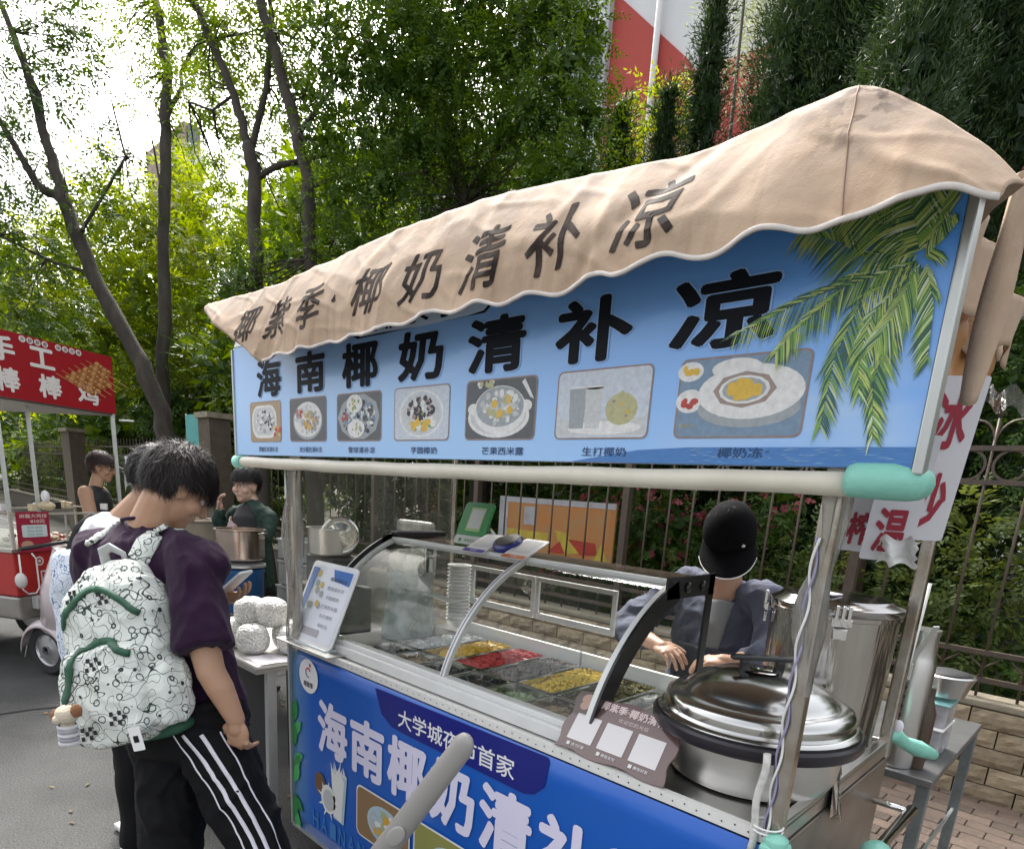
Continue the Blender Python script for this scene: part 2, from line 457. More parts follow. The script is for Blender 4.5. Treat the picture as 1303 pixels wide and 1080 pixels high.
# orange advertising board tied behind the railing
bd = thing('advertising_board', 'faded orange and yellow printed board with white corner behind the railing', 'board', (-1.55, 3.42, 1.3))
org = mat('faded_orange_print', (.46, .17, .035), .6, var=.9, vscale=6, col2=(.36, .22, .09))
mb = MB(); mb.bb((-2.26, 3.415, 1.05), (-.86, 3.435, 1.55)); mb.build('panel', org, bd)
mb = MB()
q = 3.412
mb.poly([(-2.26, q, 1.05), (-2.14, q, 1.05), (-2.14, q, 1.55), (-2.26, q, 1.55)], 0)
mb.poly([(-1.92, q, 1.30), (-1.76, q, 1.30), (-1.76, q, 1.47), (-1.92, q, 1.47)], 0)
mb.poly([(-2.14, q, 1.5), (-.86, q, 1.5), (-.86, q, 1.55), (-2.14, q, 1.55)], 0)
mb.poly([(-2.14, q, 1.18), (-1.6, q, 1.16), (-1.6, q, 1.24), (-2.14, q, 1.25)], 1)
mb.poly([(-1.52, q, 1.28), (-1.38, q, 1.26), (-1.18, q, 1.10), (-1.42, q, 1.06)], 1)
mb.poly([(-1.36, q - .002, 1.21), (-1.05, q - .002, 1.2), (-1.02, q - .002, 1.1), (-1.2, q - .002, 1.08)], 2)
mb.poly([(-1.05, q, 1.05), (-.98, q, 1.2), (-.9, q, 1.05)], 1)
mb.poly([(-1.6, q - .002, 1.07), (-1.45, q - .002, 1.18), (-1.38, q - .002, 1.07)], 2)
mb.build('print', [mat('faded_white_print', (.42, .42, .43), .6, var=.5), mat('yellow_print', (.52, .40, .05), .6, var=.5), mat('red_print', (.40, .04, .02), .6, var=.5)], bd)

# ================================================================ THE COCONUT MILK CART
cart = thing('food_cart', 'white and blue coconut dessert food cart with printed sign and beige scalloped awning', 'food cart', (1, .42, 0))
def part(name, mb, m, parent=None, **k): return mb.build(name, m, parent or cart, **k)
mb = MB(); mb.bb((.02, .02, .13), (1.98, .825, .9)); part('cabinet', mb, mat('cabinet_steel', (.34, .33, .31), .4, .8, var=.5, vscale=4, col2=(.2, .19, .18)), bevel=.004)
# counter with a rim
mb = MB()
mb.bb((0, 0, .905), (2, .845, .945)); top = part('counter', mb, STEEL, bevel=.005)
mb = MB(); mb.bb((-.005, -.012, .925), (2.0, .006, .951)); strip = part('edge_strip', mb, mat('white_led_strip', (.8, .79, .76), .35, var=.25, vscale=20, col2=(.6, .58, .5)))
mb = MB()
for k in range(66):
    disc(mb, (.03 + k * .03, -.0135, .938 + .004 * (k % 2)), .0022, .0022, X, Z, 0, 6)
part('rivets', mb, BLACK, strip)
mb = MB(); mb.bb((1.975, .012, .945), (2, .845, .957)); mb.bb((.0, .82, .945), (1.975, .845, .957)); part('counter_rim', mb, STEEL, bevel=.003)
# blue banner on the front
banner = None
bl = mat('blue_banner', (.003, .105, .50), .35, var=.5, vscale=1.5, col2=(.003, .085, .42), coat=.15)
n_, l_ = bl.node_tree.nodes, bl.node_tree.links
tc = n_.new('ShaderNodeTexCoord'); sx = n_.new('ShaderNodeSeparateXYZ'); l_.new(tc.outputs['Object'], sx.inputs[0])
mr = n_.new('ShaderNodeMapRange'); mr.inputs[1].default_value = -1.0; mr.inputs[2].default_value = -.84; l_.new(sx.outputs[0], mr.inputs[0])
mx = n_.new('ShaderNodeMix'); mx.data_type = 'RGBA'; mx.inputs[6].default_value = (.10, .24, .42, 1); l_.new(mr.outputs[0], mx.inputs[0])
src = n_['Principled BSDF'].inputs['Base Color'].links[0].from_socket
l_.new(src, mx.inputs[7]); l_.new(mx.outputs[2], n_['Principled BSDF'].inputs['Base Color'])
mb = MB()
mb.grid(lambda u, v: (.0 + 2.0 * u, -.012 - .001 * math.sin(u * 9) * math.sin(v * 3) + (.012 * (v - .9) * 10 * (1 - u * 6) if v > .9 and u < .16 else 0), .13 + .79 * v), 40, 12)
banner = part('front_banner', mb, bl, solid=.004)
YB = -.0165
mb = MB()
P = [(.60, YB, .905), (1.40, YB, .918), (1.405, YB, .905), (1.395, YB, .83), (1.36, YB, .795), (1.32, YB, .782), (.78, YB, .786), (.70, YB, .79), (.64, YB, .82)]
BPM = [NAVY, mat('bright_white_print', (.82, .82, .84), .4), mat('lilac_white_print', (.76, .73, .90), .4), mat('mid_blue_print', (.05, .2, .52), .4), mat('red_logo_print', (.6, .03, .06), .4), mat('grey_ink', (.08, .06, .1), .5)]
mb.poly(P[::-1], 0)
put_text(mb, '大学城夜市首家', (1.01, YB - .001, .837), .545, .066, X, Z, 1, .012); part('ribbon', mb, BPM, banner)
for i, c in enumerate('海南椰奶清补凉'):
    mb = MB(); put_text(mb, c, (.318 + .2345 * i, YB - .001, .655), .215, .225, X, Z, 2, .035); part('character', mb, BPM, banner)
mb = MB()
for i, c in enumerate('HAINAN COCONUT MILK'):
    if c != ' ': mb = MB(); put_text(mb, c, (.185 + .067 * i, YB - .001, .225), .045, .075, X, Z, 3, .01); part('letter', mb, BPM, banner)
mb = MB()
disc(mb, (.143, YB - .001, .834), .072, .07, X, Z, 1, 28)
for a in range(16):
    t0, t1 = .4 + a * .3, .4 + (a + 1) * .3; c0 = (.143, YB - .0025, .85)
    mb.poly([(c0[0] + .021 * math.cos(t), c0[1], c0[2] + .021 * math.sin(t)) for t in (t0, t1)] + [(c0[0] + (.013 + a * .0003) * math.cos(t), c0[1], c0[2] + (.013 + a * .0003) * math.sin(t)) for t in (t1, t0)], 4 if a < 8 else 0)
disc(mb, (.158, YB - .0025, .882), .006, .009, X, Z, 4, 8)
put_text(mb, '椰紫季', (.143, YB - .0025, .80), .072, .024, X, Z, 5, .02)
part('round_logo', mb, BPM, banner)
# printed pictures on the banner: leaves, coconut, milk glass, dishes
BPIC = [mat('brown_print', (.16, .08, .04), .5), mat('milk_print', (.8, .8, .78), .4), mat('shade_print', (.5, .52, .52), .5), mat('pale_glass_print', (.45, .6, .68), .4), mat('leaf_print', (.02, .2, .05), .4), mat('leaf_print_light', (.05, .36, .1), .4),
    mat('wood_print', (.28, .17, .08), .5), mat('olive_print', (.28, .28, .08), .5), INK, INK, mat('mango_print', (.7, .4, .05), .5), mat('melon_print', (.4, .5, .2), .5)]
mb = MB()
lv = random.Random(4)
for k in range(9):
    a = math.radians([70, 40, 100, 20, 130, 60, -30, -60, 80][k]); z0 = .6 - .055 * k; L = .12
    x0 = .012
    p = [np.array((x0, 0, z0)) + L * t * np.array((abs(math.cos(a)) * .7, 0, math.sin(a))) for t in (0, .35, .7, 1)]
    nrm = np.array((-math.sin(a), 0, abs(math.cos(a)) * .7)) * .025
    mb.poly([q + np.array((0, YB - .002 - k * .0003, 0)) for q in (p[0], p[1] - nrm, p[2] - nrm, p[3], p[2] + nrm, p[1] + nrm)], 5 if k % 2 else 4)
part('leaf_picture', mb, BPIC, banner); mb = MB()
disc(mb, (.225, YB - .002, .40), .042, .05, X, Z, 0, 18); disc(mb, (.29, YB - .003, .355), .055, .062, X, Z, 1, 20); disc(mb, (.292, YB - .004, .352), .04, .046, X, Z, 2, 20)
for k in range(9):
    a = k * .7; mb.poly([(.29 + .05 * math.cos(a), YB - .0035, .35 + .05 * math.sin(a)), (.29 + .085 * math.cos(a + .1), YB - .0035, .35 + .085 * math.sin(a + .1)), (.29 + .05 * math.cos(a + .3), YB - .0035, .35 + .05 * math.sin(a + .3))], 1)
mb.poly([(.31, YB - .002, .50), (.325, YB - .002, .29), (.40, YB - .002, .285), (.425, YB - .002, .50)], 3)
mb.poly([(.315, YB - .003, .49), (.33, YB - .003, .3), (.385, YB - .003, .29), (.405, YB - .003, .47), (.37, YB - .003, .52), (.345, YB - .003, .485)], 1)
for k in range(7):
    x = .315 + k * .016; mb.poly([(x, YB - .0032, .49), (x + .012, YB - .0032, .49), (x + .004 + lv.uniform(-.02, .02), YB - .0032, .52 + lv.uniform(0, .05))], 1)
part('coconut_picture', mb, BPIC, banner)
for (cx_, w_, seedc) in ((.655, .33, 6), (1.02, .36, 7), (1.42, .36, 8), (1.79, .33, 9)):
    mb = MB(); mb.poly(rrect((cx_, YB - .002, .40), w_, .21, .03, X, Z)[::-1], 1)
    mb.poly(rrect((cx_, YB - .003, .40), w_ - .014, .196, .025, X, Z)[::-1], seedc if seedc < 8 else 7)
    disc(mb, (cx_ + .02, YB - .004, .395), .11, .075, X, Z, 3, 22)
    disc(mb, (cx_ + .02, YB - .005, .397), .095, .062, X, Z, 2, 22)
    for k in range(26):
        disc(mb, (cx_ + .02 + lv.uniform(-.07, .07), YB - .006 - k * .0001, .4 + lv.uniform(-.045, .045)), lv.uniform(.008, .022), lv.uniform(.007, .016), X, Z, lv.choice([1, 1, 3, 10, 10, 11]), 7, lv.random())
    part('dish_picture', mb, BPIC, banner)
mb = MB(); mb.bar((0, -.014, .125), (2, -.014, .125), .02, .012); mb.bar((-.004, -.016, .13), (-.004, -.016, .95), .014, .02); part('banner_frame', mb, ALU)
# end panel edge and rail on the right end
mb = MB(); mb.bb((1.985, .01, .14), (2.004, .84, .9)); part('end_panel', mb, mat('end_panel_steel', (.3, .26, .22), .35, .7, var=.7, vscale=3, col2=(.14, .11, .09)), bevel=.003)
mb = MB(); mb.tube([(2.1, .05, .78), (2.1, .8, .78)], .016, 10); mb.tube([(1.99, .08, .78), (2.1, .08, .78)], .01, 8); mb.tube([(1.99, .78, .78), (2.1, .78, .78)], .01, 8); part('push_bar', mb, CHROME)
mb = MB(); mb.ball((2.105, .42, .79), (.036, .05, .03)); mb.box((2.1, .42, .75), (.04, .05, .06)); part('clamp', mb, MINT, bevel=.008)
# wheels
def wheel(mb, c, r, w=.05):
    mb.lathe([(r * .62, -w / 2), (r * .9, -w / 2), (r, -w * .3), (r, w * .3), (r * .9, w / 2), (r * .62, w / 2), (r * .62, -w / 2)], c, 28, M=rotm('X', PI / 2))
for wx in (.2, 1.8):
    for wy in (.06, .76):
        mb = MB(); wheel(mb, (wx, wy, .17), .17); w = part('wheel', mb, RUBBER)
        mb = MB(); mb.lathe([(0, -.015), (.035, -.015), (.035, -.012), (.1, -.012), (.107, -.02), (.107, .02), (.1, .012), (.035, .012), (.035, .015), (0, .015)], (wx, wy, .17), 24, M=rotm('X', PI / 2)); part('rim', mb, ALU, w)
mb = MB(); mb.tube([(.2, .06, .17), (.2, .76, .17)], .015, 8); mb.tube([(1.8, .06, .17), (1.8, .76, .17)], .015, 8); part('axle', mb, BLACKM)
# posts
def post(x, y, z0, z1, w=.036, jig=0):
    mb = MB(); pts = 14
    for_ = [(x + jig * math.sin(i * 2.1) * .4, y, z0 + (z1 - z0) * i / pts) for i in range(pts + 1)]
    mb.bar((x, y, z0), (x, y, z1), w, w, up=(0, 1, 0)); return part('post', mb, POLE, bevel=.006)
pr = post(1.992, .012, .9, 2.1, .036); post(.012, .012, .9, 2.1, .034); post(.012, .83, .9, 2.1, .02); post(1.99, .83, .9, 2.1, .034)
# clear film wrapped loosely round the right front post
film = thin('clear_plastic_film', (.93, .93, .9), .26, (.62, .6, .55), 1.3, .12, streak=1, hscale=9, bump=.6)
mb = MB()
qn = random.Random(5)
ph = [qn.uniform(0, 6) for _ in range(8)]
def wrap(cx_, cy_, r0, z0, z1, seed):
    q = random.Random(seed); ph = [q.uniform(0, 6) for _ in range(6)]
    def fn(u, v):
        a = 2 * PI * u; z = z0 + (z1 - z0) * v
        r = r0 * (1 + .3 * math.sin(3 * a + ph[0] + 4 * v) * math.sin(7 * v + ph[1]) + .25 * math.sin(9 * v + ph[2]))
        return (cx_ + r * math.cos(a) + .006 * math.sin(8 * v + ph[3]), cy_ + r * math.sin(a), z)
    return fn
mb.grid(wrap(1.992, .012, .023, 1.25, 1.65, 1), 18, 24); part('film_wrap', mb, film, pr)
mb = MB()
mb.tube([(1.984 + .005 * math.sin(t * 26), -.012 - .004 * math.cos(t * 26), .93 + .62 * t) for t in [i / 70 for i in range(71)]], .0026, 6)
part('white_wire', mb, WHITE, pr)
mb = MB()
mb.tube([(1.984 - .005 * math.sin(t * 26), -.012 + .004 * math.cos(t * 26), .93 + .62 * t) for t in [i / 70 for i in range(71)]], .0022, 6)
part('lilac_wire', mb, mat('lilac_cable', (.3, .28, .45), .4), pr)
mb = MB(); mb.tube([(1.962 + .004 * math.sin(t * 9), -.02, .90 + .22 * t) for t in [i / 12 for i in range(13)]], [.008] * 13, 8); part('white_led_cable', mb, mat('led_strip', (.72, .71, .66), .4, var=.5, vscale=60), pr)
for z in (.955, .965):
    mb = MB(); mb.lathe([(.03, -.002), (.033, 0), (.03, .002), (.027, 0), (.03, -.002)], (1.982, -.002, z), 18); part('cable_tie', mb, WHITE, pr)
mb = MB(); mb.box((2.012, -.022, .90), (.05, .055, .085)); mb.ball((2.012, -.022, .945), (.026, .028, .016)); part('corner_cap', mb, MINT, bevel=.014, seg=3)
mb = MB(); mb.ball((2.055, -.02, .87), (.03, .012, .03), 16); part('reflector', mb, mat('grey_disc', (.45, .44, .42), .5))
# clear side curtain on the left end, hanging from the roof frame
cur = thin('curtain_film', (.80, .80, .76), .30, (.42, .41, .36), 1.2, .1, streak=1, hscale=4, bump=.5)
mb = MB()
mb.grid(lambda u, v: (-.005 + .012 * math.sin(u * 21 + v * 2) + .008 * math.sin(u * 9 + 1), .0 + .86 * u, .955 + .72 * v), 60, 14); part('side_curtain', mb, cur)
mb = MB(); mb.grid(wrap(.006, .006, .032, .96, 1.66, 4), 18, 26); part('gathered_curtain', mb, film)
mb = MB(); mb.tube([(-.02, -.012, .96), (-.018, -.014, 1.2), (-.024, -.01, 1.4), (-.02, -.012, 1.66)], .004, 6); part('curtain_cord', mb, WHITE)

# sign board
skyp = bpy.data.materials.new('sky_print'); skyp.use_nodes = True
n_, l_ = skyp.node_tree.nodes, skyp.node_tree.links
b_ = n_['Principled BSDF']; b_.inputs['Roughness'].default_value = .38
tc = n_.new('ShaderNodeTexCoord'); sx = n_.new('ShaderNodeSeparateXYZ'); l_.new(tc.outputs['Object'], sx.inputs[0])
def mrange(src, a, b, c=0, d=1):
    r = n_.new('ShaderNodeMapRange'); r.inputs[1].default_value = a; r.inputs[2].default_value = b; r.inputs[3].default_value = c; r.inputs[4].default_value = d
    l_.new(src, r.inputs[0]); return r.outputs[0]
def mixc(fac, A, B):
    x = n_.new('ShaderNodeMix'); x.data_type = 'RGBA'
    l_.new(fac, x.inputs[0])
    for i, q in ((6, A), (7, B)):
        if hasattr(q, 'links') or not isinstance(q, tuple): l_.new(q, x.inputs[i])
        else: x.inputs[i].default_value = q + (1,)
    return x.outputs[2]
ad = n_.new('ShaderNodeMath'); ad.operation = 'ADD'
l_.new(mrange(sx.outputs[0], -.4, 1.15, 0, .75), ad.inputs[0]); l_.new(mrange(sx.outputs[2], 1.70, 2.12, -.28, .45), ad.inputs[1])
c = mixc(ad.outputs[0], (.37, .60, .92), (.09, .33, .85))
nz = n_.new('ShaderNodeTexNoise'); nz.inputs['Scale'].default_value = 2.2; nz.inputs['Detail'].default_value = 5; mp = n_.new('ShaderNodeMapping'); mp.inputs['Scale'].default_value = (1, 1, 3)
l_.new(tc.outputs['Object'], mp.inputs[0]); l_.new(mp.outputs[0], nz.inputs[0])
mm = n_.new('ShaderNodeMath'); mm.operation = 'MULTIPLY'; l_.new(mrange(nz.outputs[0], .42, .68, 0, .9), mm.inputs[0]); l_.new(mrange(sx.outputs[2], 1.92, 1.74), mm.inputs[1])
mm2 = n_.new('ShaderNodeMath'); mm2.operation = 'MULTIPLY'; l_.new(mm.outputs[0], mm2.inputs[0]); l_.new(mrange(sx.outputs[0], .6, 1.0), mm2.inputs[1])
c = mixc(mm2.outputs[0], c, (.5, .66, .85))
l_.new(c, b_.inputs['Base Color'])
b_.inputs['Coat Weight'].default_value = .25
sign = None
mb = MB(); mb.bb((-.35, -.05, 1.672), (2.12, -.01, 2.075)); sign = part('sign_board', mb, skyp)
mb = MB(); mb.bb((2.121, -.054, 1.662), (2.137, -.02, 2.07)); part('sign_frame', mb, ALU, sign, bevel=.003)
mb = MB(); mb.bb((-.362, -.056, 1.66), (-.351, -.002, 2.07)); part('sign_frame', mb, ALU, sign, bevel=.003)
YS = -.0508
mb = MB()
# sea
mb.poly([(1.42, YS, 1.672), (2.12, YS, 1.672), (2.12, YS, 1.7045), (1.72, YS, 1.7035), (1.6, YS, 1.698)], 0)
for k in range(60):
    x, z = lv.uniform(1.7, 2.09), lv.uniform(1.676, 1.702); mb.poly([(x, YS - .0006, z), (x + lv.uniform(.01, .03), YS - .0006, z), (x + .008, YS - .0006, z + .0015)], 1)
SEAM_ = [mat('sea_print', (.07, .22, .52), .4, var=.6, vscale=40, col2=(.04, .14, .38), stretch=(1, 1, 6)), mat('sea_light_print', (.22, .4, .65), .4), mat('pale_blue_print', (.55, .7, .9), .4), INK]
part('sea_print', mb, SEAM_, sign); mb = MB()
mb.poly([(.55, YS, 2.025)] + [(.55 + .62 * t, YS, 2.024 + .002 * math.sin(9 * t)) for t in (.2, .5, .8)] + [(1.10, YS, 2.03), (1.13, YS, 2.05), (1.135, YS, 2.09), (.54, YS, 2.09), (.52, YS, 2.04)], 2)
mb.poly([(.535, YS + .0005, 2.021), (1.105, YS + .0005, 2.0245), (1.145, YS + .0005, 2.05), (1.145, YS + .0005, 2.1), (.5, YS + .0005, 2.1), (.51, YS + .0005, 2.03)], 3)
put_text(mb, '椰紫季', (.82, YS - .001, 2.075), .42, .085, X, Z, 3, .01)
part('name_badge', mb, SEAM_, sign)
SL = [INK, mat('pale_outline_print', (.30, .50, .85), .4), mat('dark_blue_ink', (.01, .05, .15), .4)]
for i, c_ in enumerate('海南椰奶清补凉'):
    mb = MB()
    put_text(mb, c_, (-.055 + .3015 * i, YS - .0012, 1.947), .192 + .004 * i, .132, X, Z, 0, .034)
    put_text(mb, c_, (-.055 + .3015 * i, YS - .0008, 1.947), .200 + .004 * i, .138, X, Z, 1, .05)
    ch_ = part('character', mb, SL, sign); ch_['label'] = 'black printed character ' + c_
caps = ['黑糖珍珠清补凉', '流沙椰奶清补凉', '雪球清补凉', '芋圆椰奶', '芒果西米露', '生打椰奶', '椰奶冻']
for i, c_ in enumerate(caps):
    w = .022 * len(c_) if len(c_) > 5 else .03 * len(c_)
    mb = MB(); put_text(mb, c_, (-.075 + .3172 * i, YS - .001, 1.694), w, .019, X, Z, 2, .01); part('caption', mb, SL, sign)
# food pictures
pmats = [mat('photo_grey', (.10, .11, .12), .4, var=.4, vscale=70, detail=6), mat('photo_pale', (.60, .66, .74), .4, var=.4, vscale=70, detail=6), mat('photo_wood', (.42, .30, .18), .4, var=.4, vscale=70, detail=6), mat('photo_white', (.80, .80, .78), .4, var=.4, vscale=70, detail=6), mat('photo_milk', (.60, .62, .62), .4, var=.4, vscale=70, detail=6),
         mat('photo_blackberry', (.02, .018, .04), .4, var=.4, vscale=70, detail=6), mat('photo_mango', (.75, .48, .06), .4, var=.4, vscale=70, detail=6), mat('photo_green', (.22, .36, .08), .4, var=.4, vscale=70, detail=6), mat('photo_bluegrey', (.20, .30, .42), .4, var=.4, vscale=70, detail=6), mat('photo_red', (.5, .06, .05), .4, var=.4, vscale=70, detail=6), mat('photo_melon', (.50, .48, .26), .4, var=.4, vscale=70, detail=6), mat('photo_border', (.30, .22, .2), .4, var=.4, vscale=70, detail=6), mat('photo_shade', (.36, .4, .42), .4, var=.4, vscale=70, detail=6), mat('photo_crust', (.36, .27, .24), .4, var=.4, vscale=70, detail=6)]
for i in range(7):
    cx_, cz = -.092 + .3168 * i, 1.794
    w = .252 + (.004 if i > 4 else 0); h = .147
    mb = MB()
    e = [0]
    def y_(): e[0] += 1; return YS - .0003 - e[0] * .000008
    mb.poly(rrect((cx_, y_(), cz), w, h, .014, X, Z)[::-1], 11)
    bgm = [2, 0, 0, 1, 0, 1, 8][i]
    mb.poly(rrect((cx_, y_(), cz), w - .008, h - .007, .012, X, Z)[::-1], bgm)
    q = random.Random(20 + i)
    def scat(n, rx, rz, ms, s0, s1, ox=0, oz=0, k=7):
        for _ in range(n):
            a, r = q.uniform(0, 6.28), math.sqrt(q.random())
            disc(mb, (cx_ + ox + rx * r * math.cos(a), y_(), cz + oz + rz * r * math.sin(a)), q.uniform(s0, s1), q.uniform(s0, s1) * .85, X, Z, q.choice(ms), k, q.random() * 3)
    if i == 0:
        mb.poly(rrect((cx_ - .01, y_(), cz + .0), .2, .118, .05, X, Z)[::-1], 3); mb.poly(rrect((cx_ - .01, y_(), cz + .002), .18, .1, .045, X, Z)[::-1], 4)
        scat(90, .075, .04, [3, 3, 5, 5, 4, 12], .004, .012); scat(7, .03, .02, [9, 6], .008, .013, .09, -.035)
    elif i == 1:
        disc(mb, (cx_, y_(), cz - .004), .10, .063, X, Z, 12, 26); disc(mb, (cx_, y_(), cz), .094, .058, X, Z, 3, 26)
        scat(110, .08, .045, [3, 4, 3, 12], .004, .012); scat(60, .045, .03, [6, 2, 6, 13], .003, .009, .02, -.005); scat(9, .02, .015, [9, 13], .007, .012, -.06, .025)
    elif i == 2:
        mb.poly([(cx_ + .115 * math.cos(a) * (1 + .04 * (k % 2)), YS - .00033, cz + .07 * math.sin(a)) for k, a in enumerate([-2 * PI * j / 10 for j in range(10)])], 12)
        scat(150, .09, .055, [12, 4, 0, 3, 8, 5], .004, .013); disc(mb, (cx_ - .02, y_(), cz + .04), .045, .028, X, Z, 3, 14); disc(mb, (cx_ - .01, y_(), cz - .035), .048, .028, X, Z, 3, 14)
        scat(12, .03, .018, [6, 7, 12], .004, .008, -.02, .04); scat(12, .03, .018, [12, 10], .004, .008, -.01, -.035); scat(12, .03, .025, [5, 0], .004, .01, .06, .0); scat(6, .015, .015, [9], .005, .009, -.08, .0)
    elif i == 3:
        disc(mb, (cx_, y_(), cz), .10, .064, X, Z, 3, 28); disc(mb, (cx_, y_(), cz), .093, .058, X, Z, 1, 28); disc(mb, (cx_, y_(), cz - .002), .086, .053, X, Z, 4, 28)
        scat(26, .05, .022, [6, 6, 7, 3], .01, .016, .01, -.022, 6); scat(80, .065, .028, [5, 5, 5, 13, 3], .004, .010, 0, .014, 9)
    elif i == 4:
        disc(mb, (cx_ - .005, y_(), cz - .018), .11, .05, X, Z, 3, 30); disc(mb, (cx_ - .005, y_(), cz - .016), .10, .044, X, Z, 4, 30)
        disc(mb, (cx_ - .095, y_(), cz + .003), .022, .014, X, Z, 3, 12); disc(mb, (cx_ + .09, y_(), cz + .006), .022, .014, X, Z, 3, 12)
        disc(mb, (cx_, y_(), cz - .002), .092, .058, X, Z, 3, 30); disc(mb, (cx_, y_(), cz + .006), .085, .048, X, Z, 12, 30)
        scat(90, .072, .038, [4, 3, 12, 4], .005, .011, 0, .006); scat(9, .045, .025, [6, 10], .01, .015, 0, .004, 5)
        mb.poly([(cx_ + .075, y_(), cz + .06), (cx_ + .085, y_(), cz + .068), (cx_ + .118, y_(), cz + .02), (cx_ + .105, y_(), cz + .025)], 3)
        scat(8, .03, .008, [10, 3], .005, .009, -.05, .062)
    elif i == 5:
        mb.poly([(cx_ - .12, y_(), cz - .03), (cx_ + .12, YS - .00033, cz - .03), (cx_ + .12, YS - .00033, cz - .065), (cx_ - .12, YS - .00033, cz - .065)], 4)
        disc(mb, (cx_ + .01, y_(), cz - .05), .10, .014, X, Z, 3, 20)
        for dx in (-.065, -.02):
            mb.poly([(cx_ + dx - .025, YS - .0004 - dx * .0002, cz + .035), (cx_ + dx - .02, YS - .0004 - dx * .0002, cz - .05), (cx_ + dx + .02, YS - .0004 - dx * .0002, cz - .05), (cx_ + dx + .025, YS - .0004 - dx * .0002, cz + .035)], 12 if dx < -.05 else 4)
            e[0] += 3; disc(mb, (cx_ + dx, y_(), cz + .035), .025, .004, X, Z, 3, 12)
        disc(mb, (cx_ + .055, y_(), cz - .012), .042, .033, X, Z, 10, 20); scat(14, .03, .024, [10, 6, 13, 10], .003, .006, .055, -.012); mb.poly([(cx_ + .045, y_(), cz + .018), (cx_ + .055, YS - .0006, cz + .026), (cx_ + .065, YS - .0006, cz + .018)], 10)
    else:
        disc(mb, (cx_ - .105, y_(), cz + .05), .028, .018, X, Z, 3, 16); scat(7, .014, .008, [6], .005, .009, -.105, .052)
        disc(mb, (cx_ - .1, y_(), cz - .004), .03, .022, X, Z, 3, 16); scat(6, .013, .01, [9], .006, .01, -.102, -.004)
        disc(mb, (cx_ - .01, y_(), cz + .05), .05, .018, X, Z, 3, 18)
        disc(mb, (cx_ + .02, y_(), cz - .02), .10, .035, X, Z, 12, 28); disc(mb, (cx_ + .02, y_(), cz + .008), .103, .048, X, Z, 3, 30)
        mb.poly([(cx_ + .01 + .062 * math.cos(a), YS - .00062, cz + .012 + .032 * math.sin(a)) for a in [-2 * PI * j / 8 for j in range(8)]], 13); e[0] = 60
        disc(mb, (cx_ + .01, y_(), cz + .012), .05, .025, X, Z, 3, 14); disc(mb, (cx_ + .01, y_(), cz + .012), .043, .021, X, Z, 12, 14); scat(20, .03, .013, [6], .008, .012, .01, .012, 6)
        put_text(mb, '椰奶冻', (cx_ - .1, y_(), cz - .05), .035, .008, X, Z, 10, 0)
    part('food_picture', mb, pmats, sign)
# palm fronds printed over the right end
gm = [mat('palm_dark_print', (.03, .11, .06), .4), mat('palm_print', (.19, .36, .07), .4), mat('palm_light_print', (.48, .56, .16), .4), mat('palm_glint_print', (.6, .7, .5), .4)]
mb = MB()
fr = [([(2.067, 1.985), (1.99, 1.968), (1.878, 1.935), (1.785, 1.90)], .05, (0, -1)),
      ([(2.06, 1.995), (1.995, 1.995), (1.935, 2.03), (1.88, 2.05)], .05, (0, -1)),
      ([(2.07, 1.975), (2.0, 1.935), (1.972, 1.85), (1.968, 1.74)], .05, (.4, -1)),
      ([(2.078, 1.965), (2.048, 1.881), (2.04, 1.8), (2.054, 1.722)], .042, (.4, -1)),
      ([(2.075, 1.97), (2.02, 1.91), (2.01, 1.85), (2.02, 1.79)], .04, (.3, -1)),
      ([(2.075, 1.99), (2.088, 2.038), (2.10, 2.09)], .05, (-.4, .6)),
      ([(2.08, 1.98), (2.10, 2.0), (2.115, 2.02)], .04, (0, -1)),
      ([(2.059, 2.0), (2.006, 2.043), (1.95, 2.07)], .055, (0, -1)),
      ([(2.07, 1.99), (2.05, 2.05), (2.02, 2.1)], .05, (-.3, -1)),
      ([(2.084, 1.968), (2.105, 1.91), (2.112, 1.83)], .04, (-.2, -1)),
      ([(2.07, 1.96), (2.05, 1.9), (2.03, 1.86)], .05, (.1, -1)),
      ([(2.07, 1.975), (1.97, 1.955), (1.90, 1.90), (1.87, 1.865)], .045, (.2, -1))]
q = random.Random(9); yy = [YS - .0018]
for path, L, hang in fr:
    P = np.array(path); n = 62
    ts = np.linspace(0, 1, n); seg = np.linspace(0, 1, len(P))
    px, pz = np.interp(ts, seg, P[:, 0]), np.interp(ts, seg, P[:, 1])
    for j in range(n):
        t = ts[j]; a, b = max(j - 1, 0), min(j + 1, n - 1)
        d = np.array((px[b] - px[a], pz[b] - pz[a])); d /= np.linalg.norm(d) + 1e-9; nn = np.array((-d[1], d[0]))
        for sgn in (-1, 1):
            dirv = nn * sgn * .75 + d * .7 + np.array(hang) * .45; dirv /= np.linalg.norm(dirv)
            l = L * q.uniform(.7, 1.35) * (1 - .45 * abs(t - .45) * 2) ; wv = np.array((-dirv[1], dirv[0])) * .0013
            p0 = np.array((px[j], pz[j])); p1 = p0 + dirv * l * .5 + np.array(hang) * .002; p2 = p0 + dirv * l + np.array(hang) * .01
            pts = [p0 - wv * .6, p1 - wv, p2, p1 + wv, p0 + wv * .6]
            if max(p[0] for p in pts) > 2.118: continue
            yy[0] -= 1e-6
            mb.poly([(p[0], yy[0], p[1]) for p in pts], q.choices([0, 1, 2, 3], [4, 5, 3, 1.2 if px[j] > 2.0 else .3])[0])
part('palm_print', mb, gm, sign)
